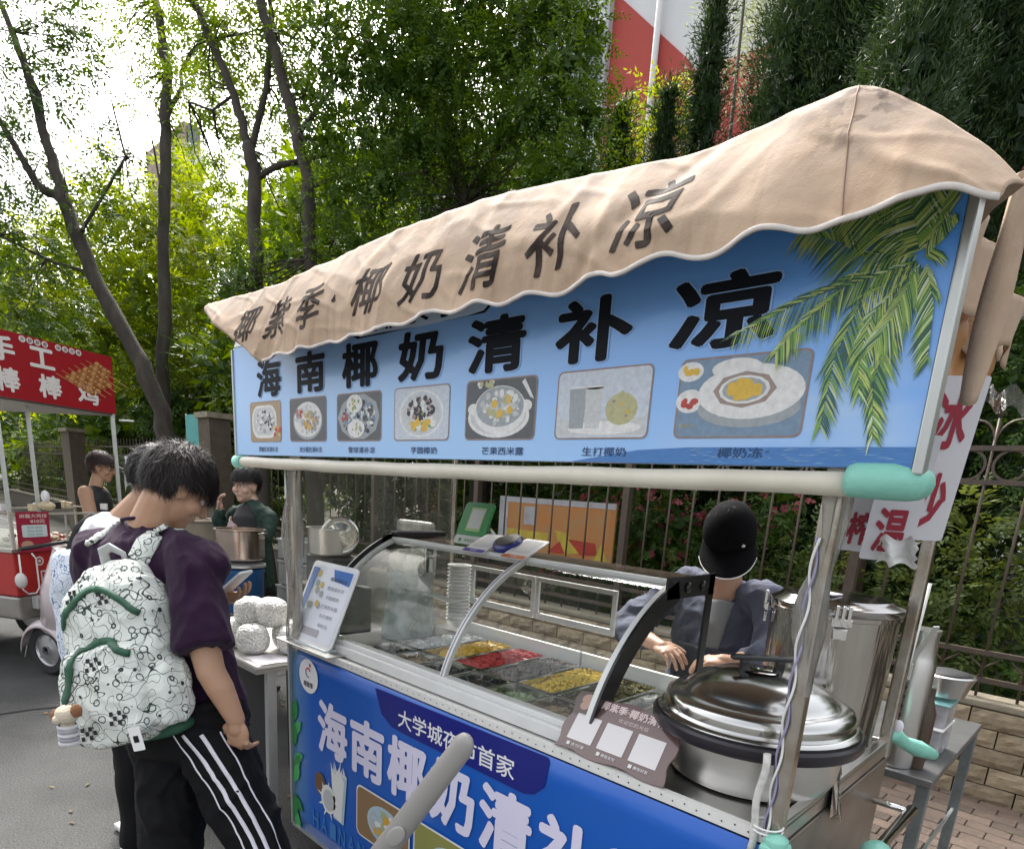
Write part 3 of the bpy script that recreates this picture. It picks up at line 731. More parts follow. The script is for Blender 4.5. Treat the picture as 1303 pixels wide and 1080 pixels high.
# padded tube along the sign's lower edge with mint end caps
mb = MB(); mb.tube([(-.32 + 2.36 * i / 40, -.045 - .004 * math.sin(i * .7), 1.645 - .006 * math.sin(i / 40 * PI) + .0008 * math.sin(i * .9)) for i in range(41)], [.0205 + .0006 * math.sin(i * 1.3) for i in range(41)], 14); part('padded_rail', mb, CREAM)
mb = MB(); mb.tube([(2.028, -.05, 1.651), (2.04, -.05, 1.651), (2.09, -.046, 1.65), (2.115, -.03, 1.65), (2.125, .0, 1.65)], [.025, .029, .030, .030, .026], 14); part('rail_cap', mb, MINT)
mb = MB(); mb.tube([(-.365, -.045, 1.645), (-.30, -.045, 1.645)], [.026, .025], 14); part('rail_cap', mb, MINT)
mb = MB()
mb.bar((-.35, -.03, 2.095), (2.12, -.03, 2.095), .03, .03); mb.bar((-.35, .84, 2.1), (2.1, .84, 2.1), .03, .03)
for x in (-.33, .9, 1.97): mb.bar((x, -.02, 2.1), (x, .84, 2.1), .025, .025, up=(1, 0, 0))
mb.bar((.0, .83, 1.66), (2.0, .83, 1.66), .02, .02); part('roof_frame', mb, ALU)

# awning
hemtab = [(-.6, 1.99), (-.5, 1.995), (-.42, 2.0), (-.3, 1.985), (-.2, 1.995), (-.1, 1.98), (0, 1.985), (.08, 1.965), (0.144, 1.96), (0.22, 1.965), (0.284, 1.976), (0.377, 1.964), (0.441, 1.981), (0.497, 1.97), (0.578, 1.984), (0.642, 1.972), (0.715, 1.985), (0.792, 1.975), (0.881, 1.992), (0.959, 1.981), (1.061, 2.004), (1.148, 1.983), (1.225, 2.002), (1.304, 1.979), (1.379, 1.999), (1.453, 1.981), (1.556, 2.007), (1.607, 1.988), (1.705, 2.012), (1.766, 1.991), (1.81, 1.991), (1.86, 2.018), (1.904, 2.011), (1.95, 1.993), (2.03, 2.003), (2.093, 2.018), (2.129, 2.023), (2.161, 2.005), (2.2, 2.005)]
toptab = [(-.6, 2.235), (-0.563, 2.249), (-0.468, 2.251), (0.11, 2.234), (0.505, 2.254), (0.706, 2.27), (0.914, 2.267), (1.146, 2.261), (1.34, 2.247), (1.466, 2.234), (1.661, 2.216), (1.765, 2.22), (1.846, 2.219), (1.893, 2.228), (1.915, 2.237), (1.955, 2.234), (2.0, 2.205), (2.06, 2.163), (2.1, 2.13), (2.15, 2.098), (2.2, 2.04)]
awm = mat('awning_fabric', (.48, .36, .26), .85, var=.8, vscale=5.5, col2=(.37, .26, .175), bump=.55, bscale=11, spec=.2)
n_, l_ = awm.node_tree.nodes, awm.node_tree.links
b_ = n_['Principled BSDF']; src = b_.inputs['Base Color'].links[0].from_socket
tc = n_.new('ShaderNodeTexCoord'); sx = n_.new('ShaderNodeSeparateXYZ'); l_.new(tc.outputs['Object'], sx.inputs[0])
mp = n_.new('ShaderNodeMapping'); mp.inputs['Scale'].default_value = (17, 1, 2.2); l_.new(tc.outputs['Object'], mp.inputs[0])
w1 = n_.new('ShaderNodeTexNoise'); w1.inputs['Scale'].default_value = 1.6; w1.inputs['Detail'].default_value = 3; l_.new(mp.outputs[0], w1.inputs[0])
nz = n_.new('ShaderNodeTexNoise'); nz.inputs['Scale'].default_value = 9; nz.inputs['Detail'].default_value = 6; nz.inputs['Roughness'].default_value = .7; l_.new(tc.outputs['Object'], nz.inputs[0])
def mul(a, b):
    m_ = n_.new('ShaderNodeMath'); m_.operation = 'MULTIPLY'; l_.new(a, m_.inputs[0])
    if isinstance(b, (int, float)): m_.inputs[1].default_value = b
    else: l_.new(b, m_.inputs[1])
    return m_.outputs[0]
c = mixc(mul(mrange(w1.outputs[0], .52, .70), .45), src, (.26, .16, .10))                       # rain streaks
c = mixc(mul(mul(mrange(nz.outputs[0], .40, .58), mrange(sx.outputs[2], 2.04, 2.22)), .8), c, (.33, .27, .23))  # grime towards the ridge
c = mixc(mul(mrange(sx.outputs[2], 2.12, 2.26), .4), c, (.52, .42, .34))  # paler towards the ridge, light from above put into the colour
n3 = n_.new('ShaderNodeTexNoise'); n3.inputs['Scale'].default_value = 34; n3.inputs['Detail'].default_value = 3; l_.new(tc.outputs['Object'], n3.inputs[0])
near = n_.new('ShaderNodeMath'); near.operation = 'SUBTRACT'; near.inputs[1].default_value = .97; l_.new(sx.outputs[0], near.inputs[0]); nab = n_.new('ShaderNodeMath'); nab.operation = 'ABSOLUTE'; l_.new(near.outputs[0], nab.inputs[0])
c = mixc(mul(mul(mrange(n3.outputs[0], .50, .60), mrange(nab.outputs[0], .09, .0)), mul(mrange(sx.outputs[2], 2.06, 2.2), .9)), c, (.12, .09, .075))
n4 = n_.new('ShaderNodeTexNoise'); n4.inputs['Scale'].default_value = 2.6; n4.inputs['Detail'].default_value = 7; n4.inputs['Roughness'].default_value = .75; l_.new(tc.outputs['Object'], n4.inputs[0])
c = mixc(mrange(n4.outputs[0], .52, .70, 0, .55), c, (.24, .165, .115))
wv = n_.new('ShaderNodeTexNoise'); wv.inputs['Scale'].default_value = 420; l_.new(tc.outputs['Object'], wv.inputs[0])
bw = n_.new('ShaderNodeBump'); bw.inputs['Strength'].default_value = .35; bw.inputs['Distance'].default_value = .002; l_.new(wv.outputs[0], bw.inputs['Height'])
ob_ = b_.inputs['Normal'].links[0].from_socket; l_.new(ob_, bw.inputs['Normal']); l_.new(bw.outputs[0], b_.inputs['Normal'])
l_.new(c, b_.inputs['Base Color'])
XR = 2.178
def awy(x, z):
    """depth of the hanging cloth at x, z"""
    zt, zh = smooth_lerp(toptab, x, .03), smooth_lerp(hemtab, x); t = min(max((zt - z) / (zt - zh), 0), 1.05)
    fold = .0035 * math.sin(x * 15 + 2 * t) * (.3 + t) + .002 * math.sin(x * 37 + 3) * t * t + .004 * math.sin(x * 7 - t * 5) + .002 * math.sin(x * 21 + z * 12)
    crease = .006 * math.exp(-((x - 1.95 - (t - .3) * .35) / .03) ** 2) - .006 * math.exp(-((x - 1.60 + (t - .5) * .25) / .03) ** 2) - .005 * math.exp(-((x - .9 - t * .2) / .04) ** 2) + .005 * math.exp(-((x - .35 - t * .15) / .04) ** 2)
    rdg = max(0, 1 - abs(mn.noise(Vector((x * 7, z * 4, 1.7)))) * 5) * .0045 + max(0, 1 - abs(mn.noise(Vector((x * 5 + z * 9, z * 6 - x * 2, 9.1)))) * 6) * .003
    fold += rdg
    e = max(0, (x - 2.06) / .12)
    return -.07 - .075 * math.sin(min(t * 1.25, 1) * PI / 2) - .04 * t - fold - crease + .07 * e ** 2 * (1 - .3 * t)
def aw(s, t):
    xl = -.6 + .74 * t ** 1.15; x = xl + (XR - xl) * s
    zt, zh = smooth_lerp(toptab, x, .03), smooth_lerp(hemtab, x)
    z = zt + (zh - zt) * t
    return (x, awy(x, z) + .03 * max(0, 1 - s * 40) ** 2, z)
mb = MB(); mb.grid(aw, 420, 40); awn = part('awning', mb, awm, solid=.003)
mb = MB()
def roof(u, v):
    x, y, z = aw(u, 0); 
    return (x - max(0, x - 2.02) * .9 * min(v * 5, 1), y + .98 * v, z - .05 * v - (.07 * math.sin(v * PI) * (1 + .3 * math.sin(x * 9))) + .02 * math.sin(min(v * 6, 1) * PI))
mb.grid(roof, 80, 16); part('roof_sheet', mb, awm, awn, solid=.003)
mb = MB()
mb.grid(lambda u, v: (lambda p: (p[0], p[1] - .0035, p[2] - .001 + .008 * v))(aw(u, 1)), 260, 2); part('hem_binding', mb, mat('hem_tape', (.66, .61, .56), .75, var=.4, vscale=20), awn, solid=.003)
mb = MB()   # seam near the peak
mb.tube([(lambda x, z: (x, awy(x, z) - .002, z))(1.945 + .055 * t / 20, 2.232 - .235 * t / 20) for t in range(21)], .0016, 5); part('seam', mb, mat('seam_thread', (.24, .15, .1), .8), awn)
# brush lettering on the awning, laid on the cloth
mb = MB()
INK2 = mat('worn_black_paint', (.008, .005, .005), .8, var=.8, vscale=16, col2=(.10, .075, .06), spec=.1)
at_ = [('椰', .008, .150, .13), ('紫', .228, .150, .135), ('季', .448, .14, .135), ('·', .592, .022, .022), ('椰', .766, .145, .135), ('奶', .99, .15, .135), ('清', 1.213, .15, .145), ('补', 1.422, .15, .14), ('凉', 1.642, .145, .14)]
tq = random.Random(2)
for ch, x0, w, h in at_:
    w *= .95; h *= .96; V0, F0 = text_mesh(ch)
    bmx = bmesh.new(); vv = [bmx.verts.new(p) for p in V0]
    for f in F0:
        try: bmx.faces.new([vv[k] for k in f])
        except ValueError: pass
    lo, hi = V0.min(0), V0.max(0)
    if ch != '·':
        for ax_ in (0, 1):
            for k in range(1, 13):
                co = [0, 0, 0]; co[ax_] = lo[ax_] + (hi[ax_] - lo[ax_]) * k / 13; no = [0, 0, 0]; no[ax_] = 1
                bmesh.ops.bisect_plane(bmx, geom=bmx.verts[:] + bmx.edges[:] + bmx.faces[:], plane_co=co, plane_no=no)
    bmx.verts.index_update(); V1 = np.array([v.co[:] for v in bmx.verts]); F1 = [tuple(v.index for v in f.verts) for f in bmx.faces]; bmx.free()
    bo_ = .013 if ch != '·' else .05; V, F = [], []
    for k in range(5):
        A = V1.copy(); A[:, 0] += bo_ * math.cos(k * PI / 2) if k < 4 else 0; A[:, 1] += bo_ * math.sin(k * PI / 2) if k < 4 else 0; A[:, 2] = k
        F += [tuple(q + len(V1) * k for q in f) for f in F1]; V.append(A)
    V = np.concatenate(V)
    s_ = V.max(0) - V.min(0)
    a = (V[:, 0]) / s_[0]; b2 = V[:, 1] / s_[1]
    # italic slant and swelling strokes give the brush look
    f1, f2 = tq.uniform(0, 6), tq.uniform(0, 6)
    a2 = a * w - .04 * h * b2 + .003 * np.sin(b2 * 9 + f1); b3 = b2 * h + .05 * a * h + .003 * np.sin(a * 8 + f2)
    P = []
    for u, v, lay in zip(a2, b3, V[:, 2]):
        x = x0 + u; z = 2.098 + v; P.append((x, awy(x, z) - .0028 - .00008 * lay, z))
    mb.add(P, F, 0)
    part('character', mb, INK2, awn); mb = MB()
ink2 = mat('worn_black_paint', (.008, .005, .005), .8, var=.8, vscale=16, col2=(.10, .075, .06), spec=.1)
# cloth bunched at the right front corner and the side valance behind it
mb = MB()
mb.grid(lambda u, v: (2.152 + (.009 + .010 * math.sin(v * 3)) * math.cos(2 * PI * u) + .004 * math.sin(4 * PI * u + v * 4), .10 + .03 * math.sin(2 * PI * u) , 2.12 - .32 * v + .02 * math.sin(2 * PI * u)), 24, 20)
part('corner_drape', mb, awm, awn, solid=.003)
mb = MB()
mb.grid(lambda u, v: (2.075 + .012 * math.sin(u * 30 + v) - .01 * v, .02 + .86 * u, 2.13 - .02 * u - (.12 + .015 * math.sin(u * 20)) * v), 40, 8)
part('side_valance', mb, awm, awn, solid=.003)
brn = mat('brown_inner_sheet', (.42, .19, .06), .55, var=.7, vscale=5, col2=(.22, .1, .04), bump=.4, bscale=8)
mb = MB()
mb.grid(lambda u, v: (2.03 + .012 * math.sin(u * 14 + v * 2) + .006 * math.sin(v * 17), .04 + .8 * u, 2.12 - .30 * v), 30, 12)
part('inner_sheet', mb, brn, awn, solid=.003)

# ================================================================ GLASS DISPLAY CASE ON THE COUNTER
case = thing('display_case', 'curved glass display case with white frame and black ends on the cart counter', 'display case', (.8, .35, .95))
def cp(name, mb, m, parent=None, **k): return mb.build(name, m, parent or case, **k)
def cprof(t):   # front curve of the case, t 0 foot .. 1 top
    a = t * PI / 2
    ye, ze = .42 - .365 * math.cos(a), 1.0 + .37 * math.sin(a)
    yl, zl = .055 + .365 * t, 1.0 + .37 * t
    return (ye * .55 + yl * .45, ze * .55 + zl * .45)
glass = thin('pane_glass', (.97, .985, .975), .018, (.7, .8, .75), .55, .02, hscale=9)
mb = MB()
mb.bb((.1, .03, .946), (1.47, .075, .985)); mb.bb((.1, .045, .985), (1.47, .085, 1.003)); mb.bb((.1, .075, .946), (1.47, .64, .952))
cp('case_base', mb, WHITEM, bevel=.003)
mb = MB(); mb.bb((.1, .075, .953), (.345, .63, .972)); cp('dark_floor', mb, BLACKM)
mb = MB(); mb.bb((.345, .62, .955), (1.46, .635, 1.035)); cp('back_rail', mb, WHITEM, bevel=.003)
mb = MB(); mb.bb((1.0, .613, .96), (1.004, .62, 1.04)); cp('rail_joint', mb, ALU)
for (a, b) in ((.11, .862), (.882, 1.455)):
    mb = MB(); mb.grid(lambda u, v: (a + (b - a) * u, *cprof(v)), 2, 20); cp('front_pane', mb, glass)
mb = MB(); mb.bb((.1, .405, 1.352), (1.47, .428, 1.378)); cp('top_rail', mb, WHITEM, bevel=.003)
mb = MB(); mb.bb((.1, .43, 1.366), (1.47, .64, 1.374)); cp('top_plate', mb, mat('brown_reflection_plate', (.42, .33, .27), .16, .85, var=.5, vscale=5, col2=(.3, .2, .14)), bevel=.002)  # stainless plate, its brown reflection put into the colour
def curveband(x0, x1, d0, d1, mb):
    n = 20
    for i in range(n):
        P = []
        for j in (i, i + 1):
            y, z = cprof(j / n); y2, z2 = cprof(min(j / n + .01, 1)); y1, z1 = cprof(max(j / n - .01, 0))
            d = np.array((y2 - y1, z2 - z1)); d /= np.linalg.norm(d); nn = np.array((-d[1], d[0]))
            P.append([np.array((y, z)) - nn * -d0 * -1 if 0 else np.array((y, z)) + nn * d0, np.array((y, z)) + nn * d1])
        (a0, a1), (b0_, b1) = P
        V = [(x0, *a0), (x1, *a0), (x1, *a1), (x0, *a1), (x0, *b0_), (x1, *b0_), (x1, *b1), (x0, *b1)]
        mb.add(V, [(3, 2, 1, 0), (4, 5, 6, 7), (0, 1, 5, 4), (1, 2, 6, 5), (2, 3, 7, 6), (3, 0, 4, 7)], 0)
mb = MB(); curveband(.862, .882, .004, -.014, mb); cp('divider', mb, WHITEM)
mb = MB(); curveband(.870, .873, .006, .004, mb); cp('divider_groove', mb, mat('lilac_grey_line', (.25, .22, .35), .5))
for (x0, x1, nm) in ((1.452, 1.468, 0), (.102, .116, 1)):
    mb = MB(); curveband(x0, x1, .006, -.012, mb); cp('end_trim', mb, WHITEM)
for x in (1.469, .09):
    mb = MB(); curveband(x, x + .008, .007 if x > 1 else .024, -.055, mb)
    mb.bb((x, .36, 1.325), (x + .008, .64, 1.388)); mb.bb((x, .605, .96), (x + .008, .64, 1.39)); ep = cp('end_frame', mb, BLACK)
    mb = MB()
    for y in (.47, .56): mb.ball((x + .012, y, 1.356), (.008, .014, .016), 12)
    cp('screw_cap', mb, BLACK, ep)
    mb = MB(); mb.grid(lambda u, v: (x + .003, cprof(v)[0] + (.62 - cprof(v)[0]) * u, cprof(v)[1] if v < .97 else 1.36), 6, 12); cp('end_pane', mb, glass)
mb = MB(); mb.bb((.082, .41, 1.377), (.135, .68, 1.402)); cp('end_cap', mb, BLACK, bevel=.004)
# rear sliding frames
mb = MB()
for (x0, x1) in ((.36, .73), (.735, 1.12)):
    mb.bb((x0, .637, 1.115), (x1, .650, 1.140)); mb.bb((x0, .637, 1.262), (x1, .650, 1.280)); mb.bb((x0, .638, 1.14), (x0 + .018, .649, 1.262)); mb.bb((x1 - .018, .638, 1.14), (x1, .649, 1.262))
mb.bb((.1, .636, 1.33), (1.46, .652, 1.362)); cp('rear_frame', mb, WHITEM, bevel=.002)
for (x0, x1) in ((.36, .73), (.735, 1.12)):
    mb = MB(); mb.add([(x0, .644, 1.14), (x1, .644, 1.14), (x1, .644, 1.262), (x0, .644, 1.262)], [(0, 1, 2, 3)]); cp('rear_pane', mb, glass)
mb = MB(); mb.bar((.13, .60, .97), (.07 + .0, .635, 1.36), .02, .03, up=(1, 0, 0)); cp('inner_post', mb, mat('pale_green_post', (.48, .56, .5), .4))
# pans and what is in them
food = {
 'ice_jelly': (mat('ice_jelly', (.72, .73, .72), .2, var=.3, vscale=60), (.72, .74, .72), 'white shaved ice', (.006, .012)),
 'mango': (mat('mango_cubes', (.72, .48, .05), .3, var=.5, vscale=60, col2=(.6, .36, .03)), 0, 'yellow diced mango', (.008, .014)),
 'watermelon': (mat('watermelon_cubes', (.55, .045, .04), .3, var=.5, vscale=60, col2=(.42, .02, .03)), 0, 'red watermelon pieces', (.009, .015)),
 'taro': (mat('taro_balls', (.22, .20, .18), .35, var=.6, vscale=60, col2=(.12, .11, .11)), 0, 'grey taro pieces', (.009, .014)),
 'corn': (mat('sweet_corn', (.74, .52, .03), .3, var=.5, vscale=80, col2=(.55, .4, .02)), 0, 'yellow sweetcorn', (.005, .008)),
 'bean': (mat('green_beans', (.13, .12, .025), .35, var=.5, vscale=80, col2=(.08, .07, .02)), 0, 'olive green beans', (.004, .007)),
 'melon': (mat('melon_cubes', (.30, .40, .20), .3, var=.5, vscale=60), 0, 'pale green melon bits', (.006, .01)),
 'sago': (mat('dark_jelly', (.03, .025, .02), .15), 0, 'dark grass jelly', (.004, .01)),
 'nut': (mat('nut_crumbs', (.35, .26, .15), .5, var=.5, vscale=60), 0, 'brown peanut crumbs', (.005, .009))}
fq = random.Random(11)
def pan(x0, y0, x1, y1, zt, kind, label, n=150, depth=.06, fill=.022):
    o = thing('food_pan', label, 'food pan', ((x0 + x1) / 2, (y0 + y1) / 2, zt - depth), 'steel pans of toppings in the display case')
    mb = MB(); r = .02
    def ring(x0, y0, x1, y1, z, r):
        return rrect(((x0 + x1) / 2, (y0 + y1) / 2, z), x1 - x0, y1 - y0, r, X, Y, 3)
    L = [ring(x0, y0, x1, y1, zt, r), ring(x0, y0, x1, y1, zt + .005, r), ring(x0 + .010, y0 + .009, x1 - .010, y1 - .009, zt + .004, r * .8), ring(x0 + .016, y0 + .016, x1 - .016, y1 - .016, zt - depth, r * .7)]
    k = len(L[0]); vs = [p for l in L for p in l]
    mb.add(vs, [(i * k + j, i * k + (j + 1) % k, (i + 1) * k + (j + 1) % k, (i + 1) * k + j) for i in range(3) for j in range(k)] + [tuple(range(3 * k, 4 * k))], 0)
    mb.build('pan', CHROME, o)
    m, _, _, (s0, s1) = food[kind]
    mb = MB()
    cx_, cy_, wx, wy = (x0 + x1) / 2, (y0 + y1) / 2, (x1 - x0) / 2 - .017, (y1 - y0) / 2 - .018
    hz = lambda x, y: zt - fill * .95 + .026 * (1 - ((x - cx_) / wx) ** 2) * (1 - ((y - cy_) / wy) ** 2) + .003 * math.sin(x * 90) * math.sin(y * 70)
    mb.grid(lambda u, v: (cx_ + wx * (2 * u - 1), cy_ + wy * (2 * v - 1), hz(cx_ + wx * (2 * u - 1), cy_ + wy * (2 * v - 1)) - .003), 8, 10)
    for _ in range(n):
        x, y = cx_ + wx * fq.uniform(-.95, .95), cy_ + wy * fq.uniform(-.95, .95); s = fq.uniform(s0, s1) * 1.25
        rt = np.array(Matrix.Rotation(fq.uniform(0, 3), 3, 'Z') @ Matrix.Rotation(fq.uniform(-.7, .7), 3, 'X'))
        if kind in ('corn', 'bean', 'taro'): mb.ball((x, y, hz(x, y) + s * .3), (s, s * .8, s * .75), 6, M=rt)
        else: mb.box((x, y, hz(x, y) + s * .2), (s * 1.6, s * 1.2, s), rt)
    f = mb.build('food', m, o); f['kind'] = 'stuff'; f['label'] = food[kind][2]
    return o
back = [('ice_jelly', .365, 'steel pan of white shaved ice behind the left glass pane'), ('mango', .532, 'steel pan of yellow mango cubes beside the white ice'), ('watermelon', .699, 'steel pan of red watermelon cubes in the case'), ('taro', .866, 'steel pan of grey taro pieces between watermelon and corn'), ('corn', 1.033, 'steel pan heaped with yellow sweetcorn'), ('bean', 1.20, 'steel pan of olive green beans right of the sweetcorn')]
for kd, x0, lb in back:
    pan(x0, .235, x0 + .162, .60, .988, kd, lb, {'corn': 420, 'bean': 420, 'taro': 190}.get(kd, 150))
fr_ = [('sago', .365, 'small empty looking steel pan in front of the shaved ice'), ('nut', .532, 'small steel pan in front of the mango pan'), ('sago', .699, 'small steel pan of dark jelly in front of the watermelon'), ('sago', .866, 'small steel pan of dark jelly in front of the taro pan'), ('melon', 1.033, 'small steel pan of pale green melon in front of the corn'), ('nut', 1.20, 'small steel pan in front of the olive beans')]
for kd, x0, lb in fr_: pan(x0, .09, x0 + .162, .23, .988, kd, lb, 50, .05, .035)
for (x0, y0, kd, lb) in ((1.49, .38, 'nut', 'steel tub of crumbs between the case and the big pot'), (1.365, .235, 'ice_jelly', 'narrow steel pan against the right end of the case')):
    pan(x0, y0, x0 + (.09 if y0 < .3 else .12), y0 + (.3 if y0 < .3 else .2), .988, kd, lb, 60, .04)
# stack of bowls seen through the case
for k in range(16):
    mb = MB(); z = .975 + k * .0165
    mb.lathe([(.028, z), (.052, z + .035), (.056, z + .036), (.056, z + .039), (.050, z + .038), (.026, z + .004)], (.215, .70, 0), 20)
    o = mb.build('paper_bowl', WHITE)
    tag(o, 'white paper bowl, ' + ('topmost' if k == 15 else 'one of the middle ones' if k else 'lowest') + ' of the stack behind the display case', 'bowl', 'white bowls stacked behind the display case')
# milky plastic bag inside the left part of the case
mb = MB()
q = random.Random(2)
mb.grid(lambda u, v: (.24 + (.105 + .012 * math.sin(v * 9)) * math.cos(2 * PI * u) * (1 - .15 * v) + .006 * math.sin(u * 40), .40 + .12 * math.sin(2 * PI * u) * (1 - .2 * v), .975 + .27 * v + .01 * math.sin(u * 25) * v), 40, 12)
tag(mb.build('plastic_bag', thin('milky_film', (.8, .85, .82), .55, (.55, .62, .58), 1, .2, hscale=12, bump=.6)), 'tall milky plastic bag of lids standing inside the left of the case', 'plastic bag')
mb = MB(); mb.box((.33, .45, 1.16), (.28, .06, .004), rotm('Y', .06)); tag(mb.build('white_tray', WHITE), 'thin white tray lying across the inside of the case', 'tray')
# clear bag of napkins behind
mb = MB(); mb.box((-.32, .86, 1.36), (.26, .05, .12), rotm('Z', .1)); mb.box((-.33, .85, 1.22), (.3, .1, .16)); tag(mb.build('napkin_bag', thin('bag_film', (.8, .8, .78), .6, (.5, .5, .47), 1, .2, hscale=12, bump=.7), bevel=.02), 'clear wrinkled bag of napkins behind the black case top', 'plastic bag')

# menu stand
ms = thing('menu_stand', 'white acrylic stand with a printed dessert menu on the left corner of the counter', 'menu stand', (.12, .1, .96))
def mp_(u, v, o=0): return np.array((-.04 + .32 * u, -.005 + .13 * v - o * .92, .967 + .30 * v - o * .4 + o * .0))
ux, uy = X, np.array((0, .13, .30)) / math.hypot(.13, .3); nn = np.cross(ux, uy)
cen = (mp_(0, 0) + mp_(1, 1)) / 2
mb = MB(); mb.prism(rrect(cen, .33, .335, .02, ux, uy), nn * -.006); mb.build('acrylic_panel', mat('white_acrylic', (.76, .78, .80), .15, coat=.5), ms)
mb = MB(); mb.box((.12, .035, .961), (.30, .11, .006)); mb.bar((.12, .085, .964), (.12, .098, 1.2), .16, .004, up=(0, 1, 0)); mb.build('foot', mat('clear_acrylic', (.6, .66, .66), .1), ms)
mb = MB(); nn2 = nn * .0012
c0 = cen + nn * .001
mb.poly(rrect(c0, .30, .30, .012, ux, uy), 0)
mb.poly([c0 + ux * a + uy * b + nn2 for a, b in ((-.15, -.13), (-.125, -.13), (-.10, .14), (-.15, .14))], 1)
mb.poly([c0 + ux * a + uy * b + nn2 for a, b in ((0, .145), (.03, .10), (.14, .09), (.14, .145))], 1)
q = random.Random(8)
for k in range(12):
    disc(mb, c0 + ux * q.uniform(-.11, -.02) + uy * q.uniform(-.02, .12) + nn * (.0014 + k * .0001), .014, .014, ux, uy, q.choice([2, 3, 4]), 10)
for k, st in enumerate(['椰奶清补凉', '雪球清补凉', '芋圆椰奶', '芒果西米露', '生打椰奶', '椰奶冻']):
    put_text(mb, st, c0 + ux * .06 + uy * (.105 - .038 * k) + nn * .002, .024 * len(st), .016, ux, uy, 4 if k else 5, .01)
mb.poly([c0 + ux * a + uy * b + nn2 for a, b in ((-.08, -.135), (.05, -.135), (.05, -.105), (-.08, -.105))], 4)
mb.build('menu_print', [mat('menu_paper', (.72, .76, .84), .3), mat('menu_blue', (.05, .16, .48), .3), mat('menu_mango', (.6, .45, .12), .4), mat('menu_dish', (.35, .4, .38), .4), mat('menu_grey', (.38, .38, .42), .4), mat('menu_ink', (.05, .07, .12), .4)], ms)
# shelf plate sticking out at the left corner
mb = MB(); mb.bb((-.06, -.05, .952), (.34, .028, .958)); tag(mb.build('steel_plate', STEELB, bevel=.002), 'thin steel plate under the menu stand at the counter corner', 'plate')

# green payment stand on the case
gs = thing('payment_stand', 'green payment card stand with a white square on top of the glass case', 'payment stand', (.46, .53, 1.375))
gx = X; gy = np.array((0, .07, .163)) / math.hypot(.07, .163); gn = np.cross(gx, gy); gc = np.array((.47, .535, 1.462))
GRN = mat('green_card', (.02, .28, .06), .35)
mb = MB(); mb.prism(rrect(gc, .165, .18, .018, gx, gy), gn * -.01); mb.build('card', GRN, gs)
mb = MB(); mb.poly(rrect(gc + gn * .001 - gy * .07, .16, .036, .014, gx, gy), 0); mb.poly(rrect(gc + gn * .001 + gy * .018 + gx * .006, .085, .1, .004, gx, gy), 2); mb.poly(rrect(gc + gn * .0015 + gy * .02 + gx * .006, .072, .08, .003, gx, gy), 0)
mb.poly(rrect(gc + gn * .001 + gy * .08, .1, .008, .003, gx, gy), 1); mb.poly(rrect(gc + gn * .0016 - gy * .072 - gx * .045, .016, .014, .003, gx, gy), 1)
put_text(mb, '微信支付', gc + gn * .0016 - gy * .072 + gx * .01, .06, .013, gx, gy, 1, .01)
mb.build('card_print', [mat('card_white', (.66, .69, .66), .4), GRN, mat('card_lime', (.35, .6, .2), .4)], gs)
mb = MB(); mb.box((.475, .575, 1.385), (.15, .11, .014)); mb.prism([(.55, .58, 1.378), (.55, .55, 1.45), (.555, .63, 1.378)], (.01, 0, 0)); mb.build('stand_foot', WHITE, gs)
# round payment speaker with two code cards
ps = thing('payment_speaker', 'round dark blue payment speaker on a white plate with two printed cards', 'payment speaker', (.72, .47, 1.378))
tilt = rotm('X', math.radians(24))
mb = MB(); mb.lathe([(0, 0), (.056, 0), (.058, .004), (.058, .026), (.052, .034), (.0, .034)], (.735, .475, 1.392), 32, M=tilt); mb.build('speaker_body', mat('navy_plastic', (.03, .035, .22), .25, coat=.5), ps)
mb = MB(); mb.lathe([(0, .0345), (.046, .0345), (.044, .037), (0, .038)], (.735, .475, 1.392), 28, M=tilt); mb.build('speaker_face', BLACK, ps)
mb = MB()
pux, puy = X, tilt @ Y; pn = tilt @ Z
for nm, dx, colm, st in (('left', -.10, 'violet_band', '收款'), ('right', .105, 'orange_band', '付款')):
    c0 = np.array((.735 + dx, .445, 1.402))
    mb = MB(); mb.prism(rrect(c0, .115, .15, .008, pux, puy), pn * -.004); cd = mb.build('code_card', mat('card_stock', (.68, .67, .68), .4), ps)
    mb = MB(); mb.poly(rrect(c0 + pn * .001 - puy * .062, .11, .022, .004, pux, puy), 0); mb.poly(rrect(c0 + pn * .001 + puy * .015, .085, .095, .004, pux, puy), 1)
    put_text(mb, st, c0 + pn * .002 - puy * .062, .035, .012, pux, puy, 2, 0)
    mb.build('card_band', [mat(colm, (.08, .06, .35) if dx < 0 else (.6, .16, .04), .4), mat('card_grey', (.5, .5, .5), .5), CLOTHW], cd)
mb = MB(); mb.box((.735, .49, 1.39), (.15, .14, .008), tilt); mb.build('speaker_plate', WHITE, ps, bevel=.003)

# brown plaque leaning on the counter front
pl = thing('code_plaque', 'brown wavy edged plaque with three white squares leaning at the counter edge', 'plaque', (1.56, .02, .952))
u2 = np.array((1, 0, 0.)); v2 = np.array((-.02, .13, .125)); v2 /= np.linalg.norm(v2); n2 = np.cross(u2, v2)
c0 = np.array((1.562, .055, 1.018))
W, H = .325, .175; P = []
for side in range(4):
    for i in range(12):
        t = i / 12
        a, b = [(-W / 2 + W * t, -H / 2), (W / 2, -H / 2 + H * t), (W / 2 - W * t, H / 2), (-W / 2, H / 2 - H * t)][side]
        w = .005 * math.sin(t * 2 * PI * 2 + side)
        P.append(c0 + u2 * (a + (w if side % 2 else 0)) + v2 * (b + (0 if side % 2 else w)))
mb = MB(); mb.prism(P, n2 * -.006); mb.build('plaque_panel', mat('brown_acrylic', (.13, .075, .07), .25, coat=.4), pl)
mb = MB()
